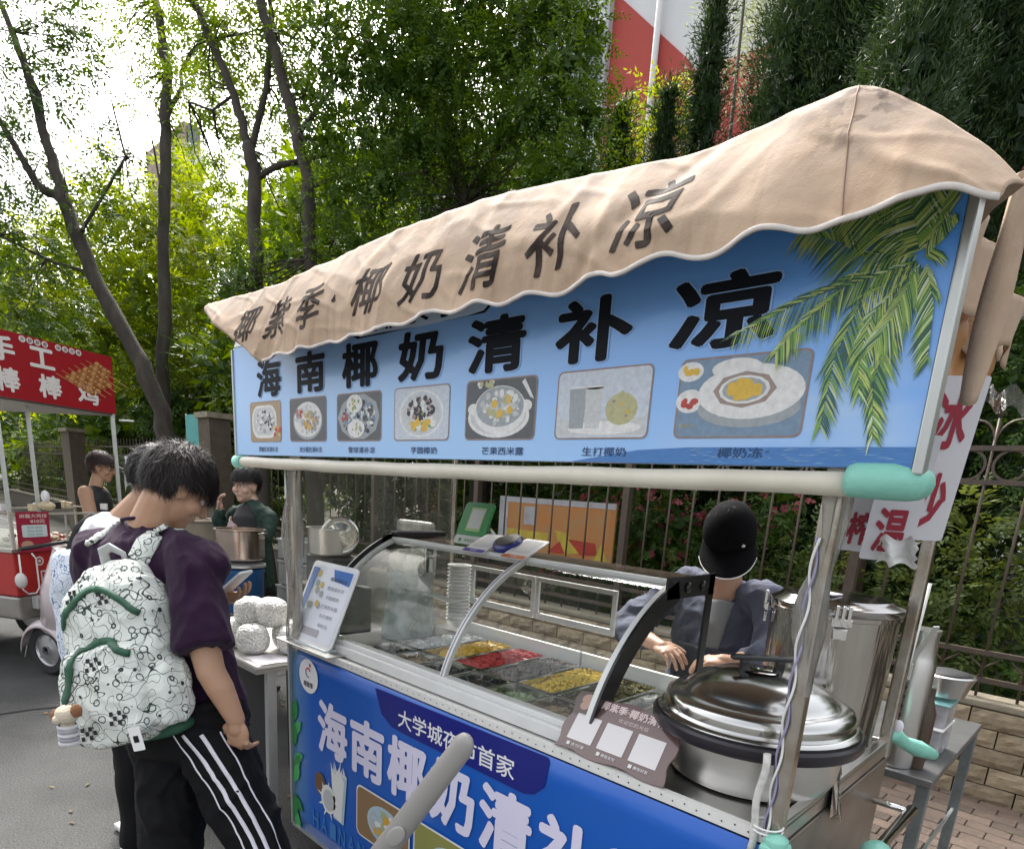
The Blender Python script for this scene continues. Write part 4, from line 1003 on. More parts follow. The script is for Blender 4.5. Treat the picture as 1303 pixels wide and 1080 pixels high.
for i, dx in enumerate((-.098, -.002, .094)):
    cc = c0 + u2 * dx + v2 * (-.018) + n2 * .0012
    mb.poly(rrect(cc, .078, .078, .002, u2, v2), 0)
    mb.poly(rrect(cc + n2 * .0008 - v2 * .052 - u2 * .026, .010, .010, .001, u2, v2), 0)
    put_text(mb, ['支付宝', '微信支付', '微信好友'][i], cc + n2 * .0008 - v2 * .052 + u2 * .004, .042, .009, u2, v2, 0, .01)
    for a, b in ((-1, 1), (1, 1), (-1, -1)):
        pass
put_text(mb, '椰紫季·椰奶清补凉', c0 + u2 * .03 + v2 * .066 + n2 * .0012, .225, .026, u2, v2, 1, .03)
put_text(mb, '欢迎您的光临', c0 + u2 * .03 + v2 * .037 + n2 * .0012, .09, .012, u2, v2, 1, .0)
for k, (a, b, r) in enumerate(((-.125, .066, .018), (-.105, .052, .014), (-.13, .045, .012))): disc(mb, c0 + u2 * a + v2 * b + n2 * (.001 + k * .0002), r * 1.2, r, u2, v2, 2, 14)
mb.build('plaque_print', [mat('plaque_white', (.72, .70, .70), .4), mat('plaque_pink', (.72, .58, .56), .4), mat('plaque_peach', (.6, .36, .28), .4)], pl)

# big low pot with lid
POTW = mat('pot_satin', (.66, .65, .62), .3, .9, var=.25, vscale=6, col2=(.55, .54, .5), stretch=(1, 1, 9))
pot = thing('lidded_pot', 'wide low stainless pot with black rim ring and domed steel lid', 'pot', (1.81, .28, .945))
mb = MB(); mb.lathe([(0, .946), (.17, .946), (.192, .952), (.205, .98), (.212, 1.055), (.212, 1.058)], (1.81, .28, 0), 64); mb.build('pot_body', POTW, pot)
mb = MB(); mb.lathe([(.20, 1.054), (.245, 1.062), (.25, 1.070), (.25, 1.088), (.244, 1.094), (.225, 1.094), (.20, 1.086), (.20, 1.054)], (1.81, .28, 0), 64); mb.build('rim_ring', mat('black_rim', (.02, .017, .022), .3), pot)
mb = MB(); mb.lathe([(.236, 1.094), (.239, 1.10), (.233, 1.106), (.226, 1.108), (.222, 1.114), (.223, 1.128), (.218, 1.14), (.205, 1.148), (.19, 1.151), (.180, 1.154), (.172, 1.164), (.15, 1.182), (.11, 1.2), (.06, 1.21), (0, 1.213)], (1.81, .28, 0), 64); lid = mb.build('lid', mat('lid_steel', (.56, .56, .54), .17, 1, var=.3, vscale=5, col2=(.42, .42, .41), bump=.05, bscale=10), pot)
mb = MB(); mb.bar((1.755, .215, 1.243), (1.865, .325, 1.243), .026, .013); 
for t in (.22, .78): mb.bar((1.755 + .11 * t, .215 + .11 * t, 1.2), (1.755 + .11 * t, .215 + .11 * t, 1.238), .018, .022, up=(1, 1, 0))
mb.build('lid_handle', BLACK, lid, bevel=.005)
mb = MB(); mb.lathe([(0, 1.213), (.04, 1.212), (.046, 1.214), (.04, 1.217), (.0, 1.217)], (1.81, .27, 0), 24); mb.build('lid_disc', CHROME, lid)
# foil on the lid
mb = MB(); q = random.Random(6)
mb.grid(lambda u, v: (1.93 + .085 * u + q.uniform(-.004, .004), .32 + .11 * v + q.uniform(-.004, .004), 1.185 - .05 * u - .25 * u * u - .06 * v * v + q.uniform(-.005, .007)), 8, 8, smooth=False)
tag(mb.build('foil_scrap', CHROME), 'crumpled piece of foil lying on the right side of the pot lid', 'foil')
# tall insulated barrel
def barrel(cx_, cy_, r, z0, h, label, nm='steel_barrel'):
    o = thing(nm, label, 'barrel', (cx_, cy_, z0))
    mb = MB(); mb.lathe([(0, z0 + .001), (r * .93, z0 + .001), (r * .96, z0 + .012), (r * .965, z0 + .02), (r * .95, z0 + .03), (r * .985, z0 + h * .5), (r, z0 + h * .86), (r, z0 + h * .88), (r * 1.03, z0 + h * .885), (r * 1.03, z0 + h * .91)], (cx_, cy_, 0), 56); mb.build('barrel_body', mat('reflection_streak_steel', (.55, .53, .50), .12, 1, bump=1.0, bscale=7, stretch=(3, 3, .12), var=.5, vscale=6, col2=(.28, .25, .22)), o)  # vertical reflection streaks put into the barrel's colour and bump
    mb = MB(); mb.lathe([(r * 1.03, z0 + h * .912), (r * 1.045, z0 + h * .92), (r * 1.045, z0 + h * .955), (r * 1.01, z0 + h * .965), (r * .9, z0 + h * .985), (r * .86, z0 + h), (r * .5, z0 + h * 1.012), (0, z0 + h * 1.015)], (cx_, cy_, 0), 56); lid = mb.build('barrel_lid', mat('dark_mirror_steel', (.42, .41, .40), .12, 1, bump=.1, bscale=8), o)
    for a in (-1.15, -2.75, 1.9):
        c = np.array((cx_ + r * 1.07 * math.cos(a), cy_ + r * 1.07 * math.sin(a), z0 + h * .88)); d = np.array((math.cos(a), math.sin(a), 0)); t = np.array((-d[1], d[0], 0))
        mb = MB(); R3 = np.array([t, d, Z]).T
        mb.box(c, (.05, .012, .022), R3)
        for k in (-1, 0, 1): mb.box(c + t * .015 * k + Z * .02 + d * .004, (.009, .01, .05), R3)
        mb.box(c - Z * .03, (.035, .01, .03), R3); mb.build('clasp', CHROME, o, bevel=.003)
    return o
b_ = barrel(1.82, .70, .168, .945, .425, 'large polished steel barrel with clamped lid behind the pot')
mb = MB(); mb.prism([(1.79, .62, 1.378), (1.84, .60, 1.378), (1.85, .65, 1.378), (1.80, .67, 1.378)], (0, 0, .003)); mb.build('white_label', CLOTHW, b_)
# smaller things behind the right post
mb = MB(); mb.lathe([(0, .722), (.06, .722), (.062, .74), (.06, 1.10), (.055, 1.12), (.05, 1.20), (.054, 1.21), (.054, 1.225), (0, 1.23)], (1.93, 1.345, 0), 28); tag(mb.build('steel_flask', STEEL), 'slim steel flask behind the right rear post', 'flask')
mb = MB(); mb.bar((1.985, .93, 1.17), (2.04, .90, 1.30), .022, .006); mb.box((1.985, .93, 1.15), (.03, .02, .05)); tag(mb.build('steel_tongs', ALU, bevel=.002), 'steel tongs leaning behind the right rear post', 'tongs')
mb = MB(); mb.lathe([(0, .722), (.028, .722), (.03, .74), (.031, .93), (.014, .98), (.014, 1.02), (0, 1.02)], (1.99, 1.36, 0), 24); ob = mb.build('dark_bottle', mat('brown_glaze', (.07, .045, .03), .3)); tag(ob, 'slim dark brown bottle beside the steel flask', 'bottle')
mb = MB(); mb.tube([(2.005, .87, 1.42), (2.0, .862, 1.2), (1.985, .866, 1.05), (1.99, .858, .96)], .006, 6); tag(mb.build('white_cable', WHITE), 'white cable hanging along the right rear post', 'cable')
mb = MB()
for k in range(9): mb.lathe([(.012, -.003), (.015, 0), (.012, .003), (.009, 0), (.012, -.003)], (1.996, .852, 1.02 + k * .014), 10, M=rotm('X', PI / 2 if k % 2 else 0))
tag(mb.build('chain', BLACKM), 'short black chain hanging by the rear post', 'chain')
mb = MB(); mb.ball((2.012, .845, 1.0), (.014, .008, .02)); tag(mb.build('white_tag', CLOTHW), 'small round white tag beside the chain', 'tag')
mb = MB(); q = random.Random(4)
mb.tube([(1.99, .83, .965), (2.005, .855, .972), (2.012, .88, .955), (2.02, .93, .93), (2.05, .99, .905), (2.085, 1.05, .88)], [.012, .024, .02, .02, .026, .016], 12); mb.build('corner_pad', MINT, cart)
# side table
tb = thing('side_table', 'grey steel side table behind the right end of the cart', 'table', (1.85, 1.75, 0))
mb = MB(); mb.bb((1.62, 1.26, .69), (2.07, 2.22, .72)); mb.build('table_top', mat('worn_grey_steel', (.22, .22, .22), .35, .6, var=.6, vscale=6, col2=(.1, .1, .1)), tb, bevel=.004)
for x in (1.65, 2.045):
    for y in (1.29, 2.19): mb = MB(); mb.bb((x - .02, y - .02, 0), (x + .02, y + .02, .69)); mb.build('leg', mat('grey_leg', (.2, .22, .22), .5, .3, var=.6, vscale=12), tb, bevel=.003)
mb = MB(); mb.bb((1.65, 1.285, .30), (2.045, 1.297, .315)); mb.bb((2.04, 1.3, .30), (2.052, 2.18, .315)); mb.build('stretcher', ALU, tb)
PBOX = thin('frosted_plastic', (.85, .88, .92), .5, (.62, .62, .66), 1, .15, hscale=7)
for k, (x0, y0, z0, w, d, h, lb) in enumerate(((1.90, 1.5, .722, .13, .2, .11, 'lower of two frosted plastic boxes on the side table'), (1.905, 1.52, .835, .125, .18, .09, 'upper of two frosted plastic boxes on the side table'))):
    o = thing('plastic_box', lb, 'plastic box', (x0, y0, z0), 'frosted boxes on the side table')
    mb = MB(); mb.bb((x0, y0, z0), (x0 + w, y0 + d, z0 + h)); mb.build('box_body', PBOX, o, bevel=.008)
    mb = MB(); mb.bb((x0 + .01, y0 + .01, z0 + .01), (x0 + w - .01, y0 + d - .01, z0 + h * .6)); mb.build('contents', mat('pinkish_flour', (.5, .42, .42), .8), o)
    mb = MB(); mb.bb((x0 - .004, y0 - .004, z0 + h), (x0 + w + .004, y0 + d + .004, z0 + h + .008)); mb.build('box_lid', mat('mint_lid', (.25, .5, .5), .4) if k else WHITE, o, bevel=.003)
mb = MB(); mb.lathe([(0, .95), (.07, .95), (.085, 1.0), (.095, 1.03), (.088, 1.035), (.075, .97), (0, .965)], (1.985, 1.62, 0), 28); tag(mb.build('steel_bowl', STEEL), 'steel bowl on top of the plastic boxes', 'bowl')
mb = MB(); mb.ball((1.985, 1.62, 1.03), (.08, .08, .02)); tag(mb.build('dark_mesh_lid', BLACKM), 'dark domed cover over the steel bowl', 'lid')
# hanging cards
RED = mat('maroon_print', (.30, .008, .03), .5)
LAM = mat('laminated_card', (.66, .65, .68), .25, var=.15, vscale=4)
def card(label, c, w, h, ux, uy, chars, skew=0):
    o = thing('hanging_card', label, 'sign', tuple(c), 'vertical drink cards hanging at the right end of the cart')
    ux, uy, c = [np.array(q, float) for q in (ux, uy, c)]; ux /= np.linalg.norm(ux); uy /= np.linalg.norm(uy); n = np.cross(ux, uy)
    mb = MB(); mb.prism(rrect(c, w, h, .006, ux, uy), n * -.002); mb.build('card_panel', LAM, o)
    mb = MB()
    k = len(chars); s = h / k
    for i, ch in enumerate(chars): mb = MB(); put_text(mb, ch, c + uy * (h / 2 - s * (i + .5)) + n * .002, w * .66, s * .72, ux, uy, 0, .03); mb.build('character', RED, o)
    mb = MB(); mb.tube([c + uy * h / 2, c + uy * (h / 2 + .05)], .0015, 5); mb.build('string', WHITE, o)
card('left white hanging card with maroon characters ending just below the mint cap', (1.955, .33, 1.615), .09, .20, (1, -.25, -.0), (.05, 0, 1), '鲜榨')
card('middle white hanging card with maroon characters beside the bunched white paper', (2.035, .26, 1.63), .09, .25, (1, .3, .0), (.06, 0, 1), '常温')
card('right long slanting white hanging card with maroon ice characters', (2.078, .32, 1.71), .10, .32, (1, .7, .04), (.08, -.05, 1), '冰沙')
card('far white hanging card with maroon characters half hidden behind the sign frame', (2.03, .6, 1.78), .08, .26, (1, .4, .0), (.05, 0, 1), '常温')
mb = MB(); q = random.Random(3)
mb.grid(lambda u, v: (2.02 + .075 * u + .004 * math.sin(v * 20), .24 + .02 * math.sin(u * 9 + v * 3), 1.50 + .055 * v + .006 * math.sin(u * 12)), 14, 8)
tag(mb.build('white_paper', WHITE), 'crumpled white paper under the hanging cards', 'paper')
mb = MB(); mb.grid(lambda u, v: (2.11 + .11 * u, .35 + .02 * math.sin(u * 9) + .03 * v, 1.86 - .03 * u - .035 * v + .01 * math.sin(u * 14)), 16, 5); tag(mb.build('film_strip', film), 'torn strip of clear plastic sticking out beside the cards', 'plastic strip')
# grey rounded lever in front of the cart
lev = thing('grey_lever', 'rounded grey plastic lever rising in front of the blue banner', 'lever', (.62, -.5, 0))
p0_, p1_ = np.array((1.497, -.40, 1.098)), np.array((1.207, -.4, .702)); p2_ = p1_ + (p1_ - p0_) * (.702 / .396)
gl = mat('grey_satin_plastic', (.30, .29, .275), .35)
ax = (p1_ - p0_) / np.linalg.norm(p1_ - p0_)
mb = MB(); mb.tube([p0_ - ax * .0, p0_ + ax * .004, p0_ + ax * .012, p0_ + ax * .03, p0_ + ax * .2, p1_, p2_ - np.array((0, 0, -.01))], [.004, .014, .021, .027, .03, .034, .036], 20, squash=.55, up=(0, 1, 0)); lv_ = mb.build('lever_body', gl, lev)
pc_ = (p0_ + p1_) / 2 * .42 + p1_ * .58; cdir = np.array((.69, -.66, .30)); cdir -= ax * (cdir @ ax); cdir /= np.linalg.norm(cdir); sdir = np.cross(ax, cdir)
mb = MB(); mb.ball(pc_ + cdir * .0255, (.02, .045, .004), 20, M=np.array([sdir, ax, cdir]).T); mb.build('inset_pad', mat('light_grey_pad', (.42, .41, .39), .5), lv_)

# ================================================================ TREES AND BUILDINGS BEHIND THE FENCE
TREES={'leaning_tree':{'paths':[[[-9.45,2.98,1.05,0.24],[-10.05,2.95,2.58,0.22],[-10.53,2.79,3.4,0.2],[-11.36,2.47,4.71,0.18],[-12.04,2.28,5.96,0.17],[-12.38,2.23,6.72,0.12],[-13.01,2.13,8.12,0.09],[-13.53,2.0,9.12,0.07]],[[-12.0,2.29,5.9,0.12],[-12.42,1.99,6.13,0.1],[-13.1,1.72,7.19,0.07],[-13.65,1.46,7.93,0.05]],[[-12.38,2.23,6.72,0.07],[-12.7,2.24,7.62,0.05],[-13.27,2.07,8.62,0.03]],[[-11.7,2.38,5.33,0.05],[-11.42,3.12,6.68,0.03],[-11.84,3.08,7.69,0.02]],[[-11.36,2.47,4.71,0.05],[-12.0,1.95,4.91,0.04],[-12.66,1.45,5.25,0.03]]],'cl':[[-13.16,2.22,8.76,0.9],[-13.47,1.5,7.55,1.0],[-12.82,1.71,6.42,0.7],[-12.66,2.75,8.94,0.5],[-12.64,2.36,7.75,0.45],[-12.91,3.06,8.48,0.35],[-11.4,2.95,6.15,0.45],[-11.69,2.53,5.73,0.5],[-12.3,1.84,5.41,0.6],[-12.85,1.26,5.23,0.8],[-11.75,1.95,4.28,0.7],[-11.72,1.17,3.97,0.9],[-11.67,2.97,6.92,0.3]]},'straight_tree':{'paths':[[[-10.15,3.01,1.01,0.2],[-10.51,3.15,2.36,0.18],[-11.18,3.53,5.19,0.16],[-11.57,3.83,7.09,0.15],[-11.85,4.05,8.44,0.13],[-12.26,4.09,9.64,0.1]],[[-11.68,3.92,7.63,0.07],[-11.6,4.19,8.19,0.06],[-11.68,4.21,8.45,0.04],[-11.52,4.62,9.16,0.03]],[[-11.47,3.68,6.41,0.03],[-11.82,3.69,7.34,0.02]]],'cl':[[-12.39,4.01,9.77,0.6],[-11.84,4.31,9.13,0.6],[-13.02,3.9,9.12,0.4],[-11.57,4.22,8.19,0.5],[-13.35,3.78,9.66,0.35],[-12.58,4.12,8.58,0.4],[-11.37,4.66,8.89,0.5],[-12.69,3.86,8.14,0.3],[-13.44,3.5,9.08,0.3],[-11.8,4.47,7.5,0.5]]},'forked_tree':{'paths':[[[-6.1,2.79,1.64,0.16],[-6.49,2.99,3.23,0.14],[-6.75,3.13,4.33,0.13],[-7.04,3.27,5.48,0.13],[-7.17,3.27,5.82,0.12]],[[-7.16,3.27,5.77,0.09],[-7.48,3.22,6.51,0.08],[-7.82,3.11,7.09,0.07],[-8.16,3.0,7.67,0.06],[-8.38,2.96,8.16,0.05]],[[-7.12,3.29,5.72,0.07],[-7.15,3.54,6.54,0.06],[-7.25,3.69,7.24,0.05],[-7.46,3.74,7.93,0.04]],[[-6.99,3.28,5.35,0.06],[-6.83,3.48,5.53,0.06],[-6.6,3.73,5.62,0.05],[-6.29,4.07,5.75,0.03]],[[-7.42,3.24,6.41,0.03],[-7.6,3.0,6.19,0.025],[-7.84,2.8,6.27,0.02]]],'cl':[[-7.65,3.38,7.41,0.55],[-8.46,3.29,7.3,0.5],[-7.68,3.71,7.22,0.45],[-8.05,3.42,6.58,0.45],[-7.53,3.96,6.74,0.45],[-7.59,3.75,6.3,0.35],[-8.39,3.13,6.66,0.35],[-8.38,3.65,6.08,0.4],[-6.96,3.9,7.06,0.5],[-7.98,3.24,7.89,0.6],[-7.2,3.93,7.75,0.6],[-7.67,4.13,5.58,0.4],[-8.76,3.79,5.5,0.45]]},'curved_tree':{'paths':[[[-5.32,3.12,1.68,0.15],[-5.69,3.32,3.22,0.14],[-5.93,3.46,4.28,0.13],[-6.18,3.57,5.24,0.12],[-6.57,3.54,6.19,0.11],[-6.91,3.49,6.94,0.1],[-7.2,3.45,7.6,0.09]],[[-6.39,3.57,5.81,0.05],[-6.2,3.96,6.42,0.04],[-6.16,4.22,7.01,0.03]],[[-6.15,3.56,5.14,0.04],[-5.86,3.92,5.37,0.03],[-5.62,4.22,5.58,0.02]]],'cl':[[-6.2,3.91,7.05,0.55],[-5.91,3.95,6.4,0.5],[-5.55,4.06,5.76,0.5],[-6.09,3.83,5.74,0.45],[-5.51,4.14,6.67,0.55],[-5.86,3.81,5.07,0.5],[-6.77,4.01,6.43,0.4],[-5.59,3.86,4.5,0.5],[-6.33,3.39,4.33,0.4],[-6.5,2.84,4.03,0.35],[-6.82,2.77,3.88,0.3]]},'broad_tree':{'paths':[[[-4.03,4.8,1.42,0.2],[-4.61,5.04,3.63,0.18],[-5.07,5.22,5.34,0.16],[-5.59,5.18,6.64,0.12],[-6.09,5.14,7.83,0.09]],[[-5.03,5.22,5.25,0.1],[-4.78,5.87,6.4,0.08],[-4.68,6.29,7.33,0.05]],[[-5.18,5.22,5.64,0.08],[-6.04,4.75,6.6,0.06],[-6.52,4.57,7.38,0.04]]],'cl':[[-5.52,4.6,7.2,0.6],[-5.1,4.78,6.57,0.6],[-5.47,4.34,6.34,0.5],[-4.97,5.14,7.25,0.6],[-4.39,5.17,6.58,0.55],[-4.0,5.4,7.02,0.6],[-3.5,5.32,6.29,0.5],[-3.15,5.32,5.72,0.38],[-3.66,5.15,5.8,0.5],[-3.01,5.09,5.11,0.35],[-3.33,4.87,4.96,0.4],[-4.29,5.13,5.81,0.5],[-5.33,5.26,6.15,0.6],[-5.28,4.58,5.71,0.55],[-5.27,4.1,5.12,0.5],[-5.01,5.59,5.45,0.6],[-5.5,5.04,5.2,0.6],[-5.59,4.1,4.39,0.5],[-5.59,4.73,4.56,0.55],[-3.6,5.72,6.87,0.32],[-5.15,5.47,4.68,0.6],[-3.17,5.4,4.82,0.4],[-3.82,5.31,4.67,0.45],[-5.8,4.0,3.84,0.5],[-5.81,4.56,7.85,0.6],[-4.98,5.37,7.92,0.7],[-3.95,5.68,7.66,0.5]]},'yellow_green_shrubs':{'paths':[],'cl':[[-16.3,4.41,7.28,1.2],[-15.33,5.16,6.83,1.2],[-13.37,5.32,6.04,1.0],[-16.6,6.09,8.79,0.7],[-16.71,3.63,6.17,1.2],[-14.91,4.35,5.42,1.2],[-15.63,2.64,4.5,1.2],[-16.53,2.24,5.76,1.2],[-14.7,3.42,4.25,1.1],[-12.99,5.27,4.9,1.0],[-14.97,5.77,7.58,0.9],[-11.67,5.57,6.24,0.7],[-16.17,1.81,3.62,1.2],[-14.39,4.43,4.25,1.0]]}}
CONIF=[('a',[-3.25,8.05],8.49,0.62),('b',[-3.27,7.11],6.71,0.5),('c',[-2.56,8.19],9.47,0.85),('d',[-1.73,7.79],9.32,0.85),('e',[-1.18,7.79],9.49,0.85),('f',[-0.48,7.45],9.05,0.9),('g',[-0.06,7.54],8.98,0.95),('h',[-3.83,6.83],6.59,0.5),('i',[0.05,5.92],6.55,0.7),('j',[0.54,7.92],8.46,1.0)]
PINK=[[-1.22,4.07,1.11,0.25],[-0.94,4.08,1.57,0.3],[-0.59,4.08,1.46,0.3],[-1.27,4.19,1.56,0.3],[0.04,4.12,1.5,0.3],[-0.63,3.94,1.18,0.2],[-2.01,3.96,0.86,0.3],[-1.67,4.09,1.53,0.25],[0.28,4.12,1.64,0.2]]
GLOW=[[0.63,4.33,1.3,0.3],[1.09,4.36,0.99,0.4],[1.58,4.3,1.13,0.4],[1.77,4.45,1.42,0.4],[1.4,4.3,0.81,0.35],[1.83,4.41,0.76,0.3],[0.43,4.02,0.97,0.35],[1.39,4.58,1.61,0.35],[0.04,4.12,1.11,0.3],[-0.4,3.98,1.06,0.3]]
WISPY=[[-4.15,11.03,9.68,0.6],[-4.12,10.78,8.9,0.5],[-4.05,11.35,10.35,0.7],[-4.5,10.87,10.18,0.5]]
YSH=[[-4.49,8.48,7.43,0.45],[-4.15,7.8,6.57,0.4],[-3.88,8.1,6.71,0.35],[-3.82,7.15,5.88,0.4],[-4.17,8.84,7.58,0.3]]
rg = np.random.default_rng(5)
def quads_mesh(name, P, tone, m, parent=None, kind=None):
    """P: (n,4,3) quad corners, tone (n,)"""
    n = len(P); L = np.array(root_loc(parent))
    me = bpy.data.meshes.new(name)
    me.vertices.add(n * 4); me.vertices.foreach_set('co', (P.reshape(-1, 3) - L).astype(np.float32).ravel())
    me.loops.add(n * 4); me.loops.foreach_set('vertex_index', np.arange(n * 4, dtype=np.int32))
    me.polygons.add(n); me.polygons.foreach_set('loop_start', np.arange(0, n * 4, 4, dtype=np.int32)); me.polygons.foreach_set('loop_total', np.full(n, 4, dtype=np.int32))
    at = me.attributes.new('tone', 'FLOAT', 'FACE'); at.data.foreach_set('value', tone.astype(np.float32))
    me.materials.append(m); me.update(calc_edges=True)
    o = bpy.data.objects.new(name, me); COL.objects.link(o)
    if parent: o.parent = parent
    if kind: o['kind'] = kind
    return o
def unit(v): return v / (np.linalg.norm(v, axis=-1, keepdims=True) + 1e-9)
def sprays(cl, n_per_m2, leaf, k=9, spray=.26, flat=.8, droop=.25, fill=0, squash=.75, aspect=.42):
    """pinnate leaf sprays scattered through clumps cl (x, y, z, r); returns quads, tone"""
    Q, Tn = [], []
    for (x, y, z, r) in cl:
        n = max(4, int(n_per_m2 * 4 * r * r))
        d = unit(rg.normal(size=(n, 3))); rad = r * rg.uniform(.25, 1, (n, 1)) ** .6
        lump = 1 + .28 * np.sin(d[:, :1] * 5 + x * 3) * np.sin(d[:, 1:2] * 4 + z) + .18 * np.sin(d[:, 2:3] * 9 + y)
        c = np.array((x, y, z)) + d * rad * lump * np.array((1, 1, squash))
        ax = unit(d * .9 + rg.normal(size=(n, 3)) * .55 + np.array((0, 0, -droop)))
        nrm = unit(np.cross(ax, unit(rg.normal(size=(n, 3)) + np.array((0, 0, .0)))) * (1 - flat) + np.array((0, 0, 1.)) * flat + rg.normal(size=(n, 3)) * .25)
        side = unit(np.cross(nrm, ax)); nrm = np.cross(ax, side)
        S = spray * rg.uniform(.6, 1.2, (n, 1)); tb = rg.uniform(0, 1, n) * .6 + rg.uniform(0, 1) * .4
        for j in range(k):
            t = (j // 2 + .7) / (k / 2 + .3); sg = -1 if j % 2 else 1
            if j == k - 1: sg = 0
            b = c + ax * S * t + nrm * (-.12 * S * t * t)
            dr = unit(ax * (.55 if sg else 1) + side * sg * .9 + np.array((0, 0, -.15)) + rg.normal(size=(n, 3)) * .13)
            L = leaf * rg.uniform(.7, 1.2, (n, 1)); w = unit(np.cross(nrm + rg.normal(size=(n, 3)) * .25, dr)) * L * aspect / 2
            Q.append(np.stack([b, b + dr * L * .45 + w, b + dr * L, b + dr * L * .45 - w], 1)); Tn.append(tb + rg.normal(size=n) * .12)
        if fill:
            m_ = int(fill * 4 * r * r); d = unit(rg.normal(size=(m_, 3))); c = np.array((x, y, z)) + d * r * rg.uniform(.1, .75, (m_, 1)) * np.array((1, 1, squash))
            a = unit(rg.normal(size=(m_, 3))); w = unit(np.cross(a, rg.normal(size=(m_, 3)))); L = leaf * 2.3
            Q.append(np.stack([c - a * L * .5, c + w * L * .25, c + a * L * .5, c - w * L * .25], 1)); Tn.append(rg.uniform(0, .5, m_))  # inner fill leaves in darker tones, crown shade put into the colour
    return np.concatenate(Q), np.clip(np.concatenate(Tn), 0, 1)
bark = mat('bark', (.030, .024, .018), .9, var=.9, vscale=6, col2=(.065, .055, .042), bump=1.0, bscale=26, stretch=(1, 1, .35))
leafA = leafmat('locust_leaf', (.050, .105, .012), (.15, .24, .03), .42)
leafB = leafmat('mid_leaf', (.034, .080, .011), (.105, .19, .026), .3)
leafD = leafmat('shade_leaf', (.022, .055, .012), (.075, .14, .02), .3)
leafY = leafmat('young_leaf', (.09, .16, .015), (.26, .34, .04), .45)
leafC = leafmat('cypress_leaf', (.014, .036, .011), (.050, .088, .024), .18)
def tree(key, label, dens, leaf, m, fill=0, nm='locust_tree', extra_low=None, **kw):
    T = TREES[key]; b = T['paths'][0][0] if T['paths'] else T['cl'][0]
    o = thing(nm, label, 'tree', (b[0], b[1], .1), 'trees behind the railing')
    for i, pth in enumerate(T['paths']):
        pts = [np.array(p[:3]) for p in pth]; rs = [p[3] * .64 for p in pth]
        if i == 0: pts = [np.array((pts[0][0] + .1, pts[0][1], .05))] + pts; rs = [rs[0] * 1.25] + rs
        # subdivide with a slight wander
        P, Rr = [], []
        for a in range(len(pts) - 1):
            for s in range(5):
                t = s / 5; P.append(pts[a] * (1 - t) + pts[a + 1] * t + rg.normal(size=3) * rs[a] * .16); Rr.append((rs[a] * (1 - t) + rs[a + 1] * t) * rg.uniform(.93, 1.07))
        P.append(pts[-1]); Rr.append(rs[-1] * .6)
        mb = MB(); mb.tube(P, Rr, 12); mb.build('trunk' if i == 0 else 'limb', bark, o)
    mb = MB()
    for c in T['cl']:       # twigs reaching into each clump
        src = min((p for pth in T['paths'] for p in pth), key=lambda p: sum((p[j] - c[j]) ** 2 for j in range(3)), default=None)
        c0 = np.array(c[:3])
        s0 = np.array(src[:3]) if src is not None else c0 - np.array((0, 0, 1.5))
        for _ in range(4):
            e = c0 + rg.normal(size=3) * c[3] * .55; m1 = s0 * .5 + e * .5 + rg.normal(size=3) * .12
            mb.tube([s0, s0 * .6 + m1 * .4 + rg.normal(size=3) * .05, m1, e], [.014, .011, .008, .003], 5, caps=False)
    if T['paths']: t_ = mb.build('twigs', bark, o); t_['kind'] = 'stuff'
    Q, t = sprays(T['cl'], dens, leaf, fill=fill, **kw)
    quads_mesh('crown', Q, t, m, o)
    return o
tree('leaning_tree', 'tree with a dark trunk leaning to the left at the picture edge', 60, .10, leafD, spray=.34)
tree('straight_tree', 'slim tree with a straight upright trunk left of the forked one', 62, .095, leafA, spray=.34)
tree('forked_tree', 'tree whose trunk forks into two limbs above head height', 120, .074, leafA, spray=.28)
tree('curved_tree', 'tree with one long curved trunk right beside the forked tree', 170, .065, leafB, spray=.25, fill=70)
tree('broad_tree', 'broad dense tree with bright feathery leaves above the sign', 230, .062, leafB, spray=.26, fill=190)
ys = thing('shrub_bank', 'bank of bright yellow green shrubs lit from behind at far left', 'shrubs', (-14, 5, .1)); ys['kind'] = 'stuff'
Q, t = sprays(TREES['yellow_green_shrubs']['cl'], 60, .12, spray=.40, fill=24); quads_mesh('leaves', Q, t, leafY, ys)
